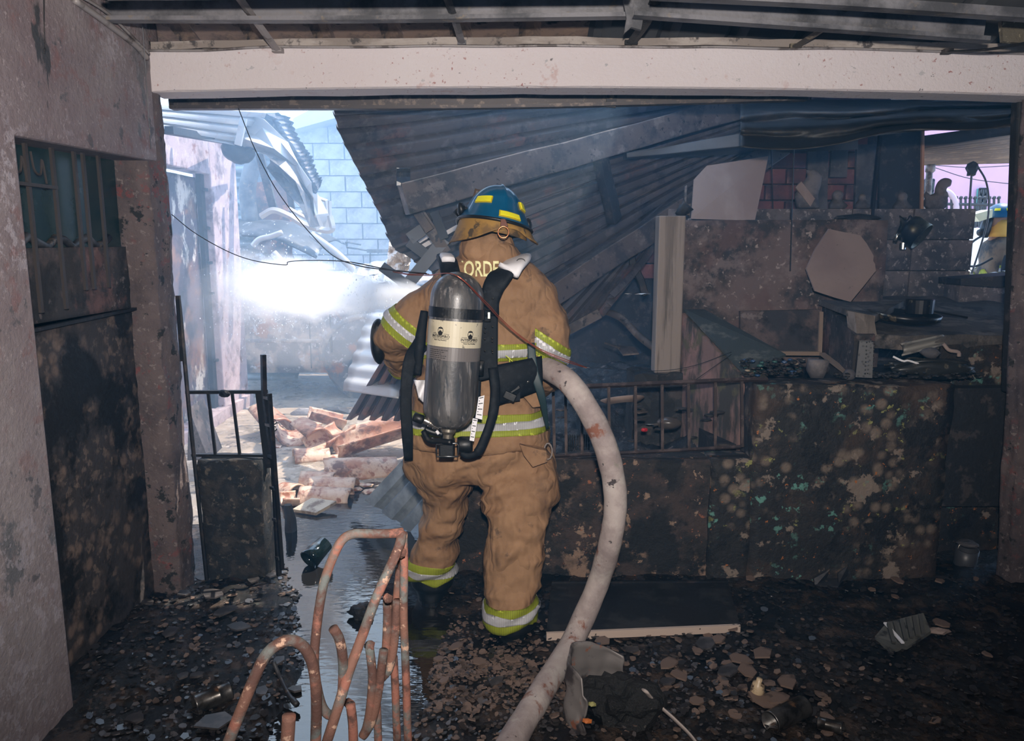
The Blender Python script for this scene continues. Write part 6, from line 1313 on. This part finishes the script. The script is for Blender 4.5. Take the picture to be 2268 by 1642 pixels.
def b2(co, no, hw, nm, mt, off, sel):
    no = V(no).normalized(); band(src2, nm, mt, [(V(co)-no*hw, no), (V(co)+no*hw, -no)], sel, off, g2)
b2((tc_.x, Y2, hc2.z-.50), (0, 0, 1), .05, 'reflective_band', lime, .006, lambda p: p.x > tc_.x-.12); b2((tc_.x, Y2, hc2.z-.50), (0, 0, 1), .02, 'reflective_stripe', silver, .010, lambda p: p.x > tc_.x-.12)
b2((tc_.x-.20, Y2, hc2.z-.6), (1, 0, 0.2), .035, 'reflective_band', lime, .006, al); b2((tc_.x-.20, Y2, hc2.z-.6), (1, 0, .2), .02, 'reflective_stripe', silver, .010, al)
m = MB(); rings(m, [(V((tc_.x+s_*.0, Y2+s_*.11, z)), V((.11, 0, 0)), V((0, .10, 0))) for s_ in (1,) for z in (hc2.z-.9, hc2.z-1.3, .12)], 18); rings(m, [(V((tc_.x, Y2-.11, z)), V((.11, 0, 0)), V((0, .10, 0))) for z in (hc2.z-.9, hc2.z-1.3, .12)], 18); put(voxel(m, .025, 3), 'trousers', dkt, g2)
for s_ in (-.11, .11):
    m = MB(); rings(m, [(V((tc_.x, Y2+s_, .2)), V((.09, 0, 0)), V((0, .08, 0))), (V((tc_.x-.05, Y2+s_, .08)), V((.14, 0, 0)), V((0, .07, 0))), (V((tc_.x-.05, Y2+s_, 0)), V((.15, 0, 0)), V((0, .07, 0)))], 16); m.build('boot', rubber, g2, smooth=True)
m = MB(); rings(m, [(hc2+V((0, 0, dz)), V((a, 0, 0)), V((0, b_, 0))) for dz, a, b_ in ((.11, .04, .03), (.06, .09, .07), (0, .095, .075), (-.06, .09, .07), (-.12, .06, .055), (-.3, .10, .10))], 20); m.build('body', skin, g2, smooth=True)
m = MB(); rings(m, [(hc2+V((.01, 0, dz)), V((a, 0, 0)), V((0, b_, 0))) for dz, a, b_ in ((-.0, .085, .075), (-.06, .09, .085), (-.12, .10, .10), (-.17, .12, .12))], 20); m.build('hood', mat('yellow_hood', (.75, .42, .06), .8), g2, smooth=True)
m = MB(); 
def dome2(u, v):
    a = u*2*pi; e = v*pi/2; f = max(0, 1-v/.25)**1.6; back = max(0, cos(a)); p = V((.15*cos(a)*cos(e), .12*sin(a)*cos(e), .145*sin(e))); return hc2+V((.015, 0, .02))+p+V((cos(a), sin(a), 0))*f*(.02+.04*back)+V((0, 0, -.03*f*back))
m.grid(dome2, 40, 18, .006); hh = m.build('helmet', helm, g2, smooth=True)
for u0, u1 in ((.60, .67), (.74, .80)):
    m = MB(); m.grid(lambda u, v: hc2+V((.015, 0, .02))+(dome2(lerp(u0, u1, u), lerp(.30, .42, v))-hc2-V((.015, 0, .02)))*1.03, 5, 3, .004); m.build('reflector', yel, hh)
m = MB(); m.prism([hc2+V((-.13, -.10, .10)), hc2+V((-.30, -.08, .05)), hc2+V((-.24, -.08, -.02)), hc2+V((-.13, -.1, .02))], (0, .2, 0)); m.build('visor', mat('clear_visor', (.75, .8, .6), .1), g2)
m = MB(); rings(m, [(hc2+V((-.10, 0, .03)), V((.03, 0, 0)), V((0, .06, 0))), (hc2+V((-.12, 0, -.05)), V((.045, 0, 0)), V((0, .06, 0))), (hc2+V((-.13, 0, -.12)), V((.05, 0, 0)), V((0, .045, 0))), (hc2+V((-.12, 0, -.18)), V((.02, 0, 0)), V((0, .03, 0)))], 16); m.rod(hc2+V((-.12, 0, -.11)), hc2+V((-.20, -.03, -.13)), .035, 12); m.build('face_mask', rubber, g2, smooth=True)
m = MB(); m.tube(spl([hc2+V((-.17, -.03, -.16)), hc2+V((-.30, -.1, -.22)), hc2+V((-.40, -.12, -.33)), hc2+V((-.37, -.12, -.44)), hc2+V((-.25, -.12, -.46)), hc2+V((-.12, -.16, -.38))], 30), .011, 8); m.build('breathing_hose', rubber, g2, smooth=True)
m = MB(); m.tube(spl([V((tc_.x-.02, Y2-.21, hc2.z-.22)), V((tc_.x-.09, Y2-.24, hc2.z-.4)), V((tc_.x-.1, Y2-.23, hc2.z-.65))], 12), .05, 8, sq=.35); m.build('harness_strap', nylon, g2, smooth=True)
for s_ in (-.25, .2):
    m = MB(); m.rock(V((tc_.x-.33, Y2+s_, hc2.z-.63)), .055, 3, 2, (1.2, .8, .9), .2)
    for k in range(4): m.tube([V((tc_.x-.36, Y2+s_-.04+k*.026, hc2.z-.62)), V((tc_.x-.42, Y2+s_-.04+k*.026, hc2.z-.64)), V((tc_.x-.41, Y2+s_-.04+k*.026, hc2.z-.68))], .014, 7)
    m.tube([V((tc_.x-.32, Y2+s_-.05, hc2.z-.62)), V((tc_.x-.37, Y2+s_-.08, hc2.z-.60))], .015, 7); put(voxel(m, .01, 2), 'glove', rubber, g2)
# ============================================================= FOREGROUND
rust = mat('flaking_rust_rod', (.050, .021, .015), .85, .1, layers=[((.075, .088, .082), 13, .53, .06, dict(a=.8)), ((.10, .045, .03), 9, .58, .06, {}), ((.26, .16, .11), 46, .66, .03, {}), ((.16, .06, .04), 20, .6, .05, {})], bump=.0012, bs=180)
cf = E('rod_frame', P(770, 1642, 1.05)*1.0-V((0, 0, P(770, 1642, 1.05).z)), 'rusty bent rod furniture frame standing in the foreground', 'frame')
def rod(pts, Y, r, nm='rod', n=40, ext=True, Y2=None, end=False):
    L = len(pts); Y2 = Y2 or Y; pp = [P(x, y, lerp(Y, Y2, i/(L-1))) for i, (x, y) in enumerate(pts)]
    path = spl(pp, n)
    if pts[-1][1] >= 1640 and ext: path.append(V((path[-1].x+(path[-1].x-path[-3].x)*2, path[-1].y+.02, .0)))
    if pts[0][1] >= 1640 and ext: path.insert(0, V((path[0].x-.05, path[0].y-.02, 0)))
    m = MB(); m.tube(path, r, 12); return m.build(nm, rust, cf, smooth=True)
rod([(892, 1179), (870, 1182), (823, 1183), (783, 1183), (757, 1198), (736, 1238), (718, 1290), (707, 1347), (700, 1404), (696, 1460), (700, 1510), (712, 1562), (729, 1584), (745, 1576), (757, 1540), (760, 1470), (752, 1418), (738, 1392)], 1.13, .0072, n=80, Y2=1.02)
rod([(500, 1660), (534, 1573), (566, 1496), (590, 1450), (619, 1426), (647, 1419), (672, 1433), (689, 1462), (698, 1505), (701, 1566), (699, 1650)], .93, .0078, n=60, Y2=1.0)
rod([(891, 1180), (883, 1213), (858, 1270), (830, 1333), (799, 1418), (774, 1485), (752, 1556), (722, 1650)], 1.13, .0076, n=40, Y2=1.0)
rod([(893, 1181), (895, 1256), (894, 1362), (898, 1467), (904, 1650)], 1.14, .0066, n=30)
rod([(890, 1226), (890, 1290), (888, 1350), (885, 1385), (880, 1400), (875, 1388), (878, 1340), (886, 1260)], 1.17, .0072, n=40)
rod([(858, 1328), (858, 1380), (855, 1440), (850, 1495), (845, 1500), (850, 1498), (862, 1480), (872, 1430), (880, 1330)], 1.15, .0072, n=50)
rod([(818, 1432), (825, 1500), (820, 1570), (812, 1612), (804, 1630), (812, 1620), (826, 1590), (838, 1530), (850, 1440)], 1.12, .0072, n=50)
rod([(776, 1560), (781, 1600), (783, 1650)], 1.06, .0074, n=10)
rod([(830, 1512), (835, 1570), (838, 1650)], 1.13, .0066, n=10); rod([(872, 1455), (876, 1540), (880, 1650)], 1.16, .0066, n=10)
rod([(640, 1586), (638, 1620), (636, 1650)], .86, .0085, n=8)
m = MB()
for (x, y) in ((858, 1326), (818, 1430), (888, 1224), (773, 1558)): m.rock(P(x, y, 1.12), .009, x, 1)
m.build('weld_bead', rust, cf)['kind'] = 'stuff'
# flakes of plaster and tile on the floor
chipm = [mat('tan_flake', (.145, .098, .075), .7, layers=[((.06, .04, .03), 12, .55, .06, {})]), mat('grey_flake', (.075, .066, .066), .5, layers=[((.03, .027, .027), 10, .55, .06, {})]), mat('char_flake', (.022, .020, .020), .3)]
def chip(m, c, s, tl=.25, th=None, ragged=.35):
    n = random.randint(5, 8); a0 = R(0, 6); pts = []
    for k in range(n): a = a0+2*pi*k/n; r = s*(1-ragged*random.random()); pts.append(V((r*cos(a)*1.1, r*sin(a)*.85, 0)))
    q_ = Matrix.Rotation(R(-tl, tl), 3, 'X') @ Matrix.Rotation(R(-tl, tl), 3, 'Y') @ Matrix.Rotation(R(0, 6), 3, 'Z'); th = th or s*.12+.0015
    m.prism([V(c)+q_ @ p for p in pts], q_ @ V((0, 0, th)))
def scatter(n, region, s0, s1, k, lab):
    m = MB()
    for i in range(n):
        px, py = region(); g = G(px, py, 0); z = gz(g.x, g.y)
        cc, hw = chan(g.y)
        if abs(g.x-cc) < hw*.92 and (k < 2 or random.random() < .93 or n < 1000) and g.y < 3.3: continue
        chip(m, (g.x, g.y, z+.004), R(s0, s1)*random.random()**.4, .35)
    return tag(m.build('floor_flakes', chipm[k]), lab, 'debris', kind='stuff')
def reg(x0, x1, y0, y1): return lambda: (R(x0, x1), R(y0, y1))
def gau(cx, cy, sx, sy): return lambda: (random.gauss(cx, sx), min(1750, max(1270, random.gauss(cy, sy))))
scatter(1500, gau(1050, 1500, 110, 60), .006, .020, 0, 'dense small tan flakes on the floor left of the hose')
scatter(260, gau(1560, 1520, 230, 70), .010, .032, 0, 'tan flakes scattered on the floor right of the hose')
scatter(420, reg(950, 1700, 1400, 1640), .006, .018, 1, 'grey flakes scattered over the middle of the floor')
scatter(1300, reg(170, 700, 1290, 1740), .008, .026, 1, 'grey flakes over the dark floor at the left') if False else scatter(420, reg(190, 680, 1320, 1740), .005, .018, 1, 'grey flakes over the dark floor at the left')
scatter(4200, reg(180, 2260, 1270, 1740), .007, .022, 2, 'black charred flakes covering the whole floor')
scatter(900, reg(620, 900, 1180, 1400), .008, .022, 2, 'black charred flakes in the shallow water at the entrance')
scatter(260, reg(1250, 2250, 1280, 1640), .004, .010, 1, 'tiny pale crumbs on the dark right half of the floor')
scatter(160, reg(250, 660, 1300, 1560), .008, .022, 0, 'tan flakes on the dark floor left of the puddle')
# larger shards, each its own thing
big = [(1565, 1440, .05), (1590, 1430, .03), (1635, 1475, .045), (1685, 1470, .05), (1610, 1500, .055), (1655, 1510, .045), (1480, 1495, .04), (1500, 1515, .035), (1480, 1530, .03), (1740, 1535, .05), (1720, 1570, .045), (1690, 1575, .05), (1400, 1450, .035), (1335, 1430, .03),
       (1660, 1302, .022), (1930, 1318, .022), (1978, 1328, .025), (1985, 1310, .03), (2080, 1315, .025), (2085, 1395, .035), (2250, 1465, .025), (2185, 1455, .02), (1980, 1340, .02), (2160, 1300, .015), (1235, 1320, .02),
       (470, 1335, .06), (450, 1290, .03), (500, 1370, .05), (560, 1300, .035), (600, 1290, .03), (410, 1330, .04), (380, 1420, .035), (440, 1510, .03), (620, 1490, .03), (655, 1530, .03), (300, 1600, .035), (480, 1610, .06), (405, 1515, .025), (580, 1555, .025), (330, 1350, .03), (530, 1405, .04),
       (1010, 1445, .03), (1060, 1480, .028), (970, 1470, .022), (1100, 1530, .028), (985, 1525, .02), (1130, 1475, .025), (1830, 1605, .03), (1870, 1480, .02), (1540, 1575, .03)]
for i, (px, py, s) in enumerate(big):
    g = G(px, py, 0); m = MB(); chip(m, (g.x, g.y, gz(g.x, g.y)+.014), s*1.15, .16, .007, .4)
    lf = px < 900
    if lf: w_ = 'by the burnt stub wall' if py < 1345 else 'at the left edge of the puddle' if px > 540 else 'around the open metal can' if py > 1480 else 'on the dark floor right of the scorched door'
    elif px < 1180: w_ = 'just left of the hose behind the rusty frame'
    elif py < 1345: w_ = 'at the foot of the blistered counter'
    elif px < 1420: w_ = 'between the hose and the pale panel edge'
    elif px < 1620: w_ = 'right of the torn drum'
    elif px < 1800: w_ = 'around the small cream bottle'
    else: w_ = 'near the melted grille'
    c_n = 'tan' if (px > 900 and i % 4) else 'grey'
    tag(m.build('broken_shard', chipm[0] if c_n == 'tan' else chipm[1]), ('big ' if s > .042 else '')+c_n+' broken shard lying '+w_, 'shard', c_n+' floor shards '+w_+(' big' if s > .042 else ''))
# drawer panel / door lying in front of the low wall
pn = E('fallen_door', G(1420, 1380, .02), 'black fallen door panel with a pale front edge, in front of the low wall', 'door panel')
a, b_, c_, d_ = G(1210, 1400, .045), G(1638, 1382, .045), G(1612, 1290, .05), G(1222, 1292, .05)
m = MB(); m.prism([a, b_, c_, d_], (0, 0, -.03)); m.build('panel_board', mat('wet_black_board', (.012, .011, .011), .35, layers=[((.05, .045, .045), 50, .70, .02, {}), ((.03, .028, .026), 6, .58, .06, {})], bump=.001), pn)
m = MB(); m.bar(a+V((0, -.006, -.016)), b_+V((0, -.006, -.016)), .014, .032); m.build('front_edge', mat('pale_wood_edge', (.46, .36, .30), .7, layers=[((.05, .04, .035), 22, .66, .02, {})]), pn)
m = MB(); m.bar(d_+V((0, 0, .004)), c_+V((0, 0, .004)), .012, .01); m.build('back_ridge', blacksteel, pn)
# cans, cup, bottle, bucket, pot, grille
canm = mat('burnt_can', (.20, .19, .18), .3, .85, layers=[((.05, .045, .04), 7, .55, .08, {}), ((.30, .16, .08), 12, .65, .04, {})])
def can(px, py, r, L, ax_, lab, nm='tin_can', mt=canm):
    g = G(px, py, 0); c = V((g.x, g.y, gz(g.x, g.y)+r)); ax_ = V(ax_).normalized(); c -= ax_*L/2; m = MB(); m.lathe([(0, .006), (r*.92, .006), (r, 0), (r*1.02, .004), (r, .008), (r, L*.33), (r*1.015, L*.34), (r, L*.35), (r, L-.006), (r*1.03, L), (r*.95, L), (r*.94, .01)], c, ax_, 32); return tag(m.build(nm, mt, smooth=True), lab, 'can')
can(472, 1562, .034, .125, (-.78, -.62, -.06), 'open metal can lying on the floor at the lower left')
can(1742, 1612, .036, .17, (-.8, -.5, .0), 'large sooty metal can lying at the bottom right of the middle')
can(1838, 1628, .02, .08, (.7, -.5, .1), 'small crushed can right of the large sooty can')
g = G(705, 1240, 0); cup = MB(); cup.lathe([(0, 0), (.042, 0), (.05, .09), (.054, .125), (.050, .125), (.045, .09), (.038, .006), (0, .006)], V((g.x+.04, g.y, .09)), (-.5, -.75, -.42), 24); tag(cup.build('dark_cup', mat('dark_green_glassware', (.005, .010, .010), .08, coat=.5), smooth=True), 'dark shiny cup tipped over in the shallow water', 'cup')
m = MB(); m.rock(G(803, 1365, .0)+V((0, 0, .02)), .05, 4, 3, (1, .9, .7), .5); tag(m.build('charred_lump', blackm), 'charred black lump sitting in the puddle', 'debris')
m = MB(); m.tube(spl([G(605, 1465, .09), G(620, 1500, .05), G(640, 1540, .03), G(658, 1562, .02)], 16), [.008]*13+[.011]*4, 8); tag(m.build('thin_rod', greysteel, smooth=True), 'short dark rod lying left of the rusty frame', 'rod')
m = MB(); g = G(1673, 1560, 0); c = V((g.x, g.y, gz(g.x, g.y))); m.lathe([(0, 0), (.022, 0), (.024, .03), (.02, .055), (.010, .062), (.010, .075), (0, .075)], c, (.1, -.1, 1), 20); tag(m.build('small_bottle', mat('scorched_cream_bottle', (.5, .38, .24), .35, layers=[((.06, .04, .03), 26, .56, .04, {})]), smooth=True), 'small scorched cream bottle among the tan shards', 'bottle')
# torn bucket with burnt contents
g = G(1345, 1600, 0); bc = V((g.x, g.y, .0))
bk = E('torn_drum', bc, 'torn open drum full of charred matter in the bottom middle', 'drum')
m = MB()
def bkf(u, v):
    a = lerp(1.1, 4.05, u); r = .15-.015*v; z = lerp(0, .19+.05*sin(u*3.1)-.05*(u > .93), v); return bc+V((r*cos(a)+.006*sin(a*7), r*sin(a)*.9, z))+V(noise.noise_vector(V((u*6, v*4, 2))))*.014
m.grid(bkf, 50, 12, .005); m.build('drum_shell', mat('grey_scorched_tin', (.21, .19, .18), .5, .4, layers=[((.06, .05, .05), 8, .55, .06, {}), ((.3, .12, .07), 14, .66, .03, {})]), bk, smooth=True)
m = MB(); m.rock(bc+V((.05, .03, .05)), .12, 6, 4, (1.05, .95, .8), .6); m.build('charred_filling', mat('char_mass', (.008, .008, .008), .6, layers=[((.1, .09, .08), 60, .72, .02, {})], bump=.012, bs=60), bk)
for (x, y, c3, nm) in ((1312, 1560, (.30, .28, .10), 'pale_scrap'), (1300, 1597, (.45, .12, .02), 'orange_scrap')):
    m = MB(); m.rock(G(x, y, .12), .012, x, 1, (1.3, 1, .6)); m.build(nm, mat(nm, c3, .6), bk)
m = MB(); m.tube(spl([G(1428, 1530, .16), G(1450, 1555, .10), G(1500, 1600, .05), G(1545, 1650, .03), G(1600, 1750, .02)], 24), .014, 8, sq=.35); tag(m.build('pale_strap', mat('pale_dirty_strap', (.38, .32, .29), .8), smooth=True), 'pale twisted strap running from the torn drum to the bottom edge', 'strap')
# enamel mug with handle at the right, channel bracket, melted grille
g = G(2135, 1255, 0); mg = E('enamel_mug', g, 'dark pot with a wire handle at the foot of the right post', 'pot')
m = MB(); m.lathe([(0, 0), (.048, 0), (.052, .02), (.052, .10), (.047, .10), (.046, .01), (0, .01)], g+V((0, 0, .0)), (0, -.15, 1), 28); m.build('pot_body', mat('dark_enamel', (.05, .052, .06), .4), mg, smooth=True)
m = MB(); m.tube([g+V((.045*cos(t), -.01, .10+.035*sin(t))) for t in [i*pi/14 for i in range(15)]], .003, 6); m.build('handle', chrome, mg)
m = MB(); m.rock(g+V((.01, .0, .12)), .045, 4, 2, (1.1, 1, .4)); m.build('ash_content', stone, mg)
a = G(1840, 1300, .0); m = MB(); m.prism([G(1803, 1282, .03), G(1838, 1262, .07), G(1838, 1275, .03), G(1805, 1300, .0)], (.0, .012, 0)); m.prism([G(1805, 1300, .0), G(1856, 1302, .0), G(1870, 1282, .02), G(1838, 1275, .02)], (0, 0, .008)); m.prism([G(1856, 1272, .05), G(1878, 1254, .09), G(1880, 1274, .04), G(1858, 1292, .02)], (0, .012, 0)); tag(m.build('metal_bracket', greysteel), 'grey folded metal bracket lying before the counter', 'bracket')
gr2 = E('melted_grille', G(2000, 1400, 0), 'half melted grey slotted grille lying on the black floor', 'grille')
m = MB(); m.prism([G(1938, 1410, .02), G(1965, 1378, .05), G(2045, 1358, .08), G(2062, 1398, .05), G(2010, 1432, .02), G(1972, 1440, .02)], (0, 0, -.014)); m.build('grille_plate', mat('grey_plastic', (.10, .10, .09), .5, layers=[((.03, .03, .03), 12, .56, .05, {})]), gr2)
for i in range(6):
    m = MB(); m.bar(G(1980+i*13, 1424-i*4, .055), G(1968+i*14, 1382-i*4, .085), .014, .01); m.build('slat', mat('dark_grey_plastic', (.07, .07, .065), .5), gr2)
m = MB(); m.bar(G(1960, 1380, .075), G(2000, 1425, .06), .012, .006); m.build('cross_strip', white, gr2)
m = MB(); m.rod(G(2025, 1272, .02), G(2052, 1279, .02), .008, 8); tag(m.build('short_tube', strapm, smooth=True), 'short grey tube on the floor before the counter', 'tube')
m = MB(); m.rock(G(2078, 1398, .02), .03, 7, 2, (1.6, .8, .5), .5); tag(m.build('rag', paleb), 'small crumpled tan rag right of the melted grille', 'rag')
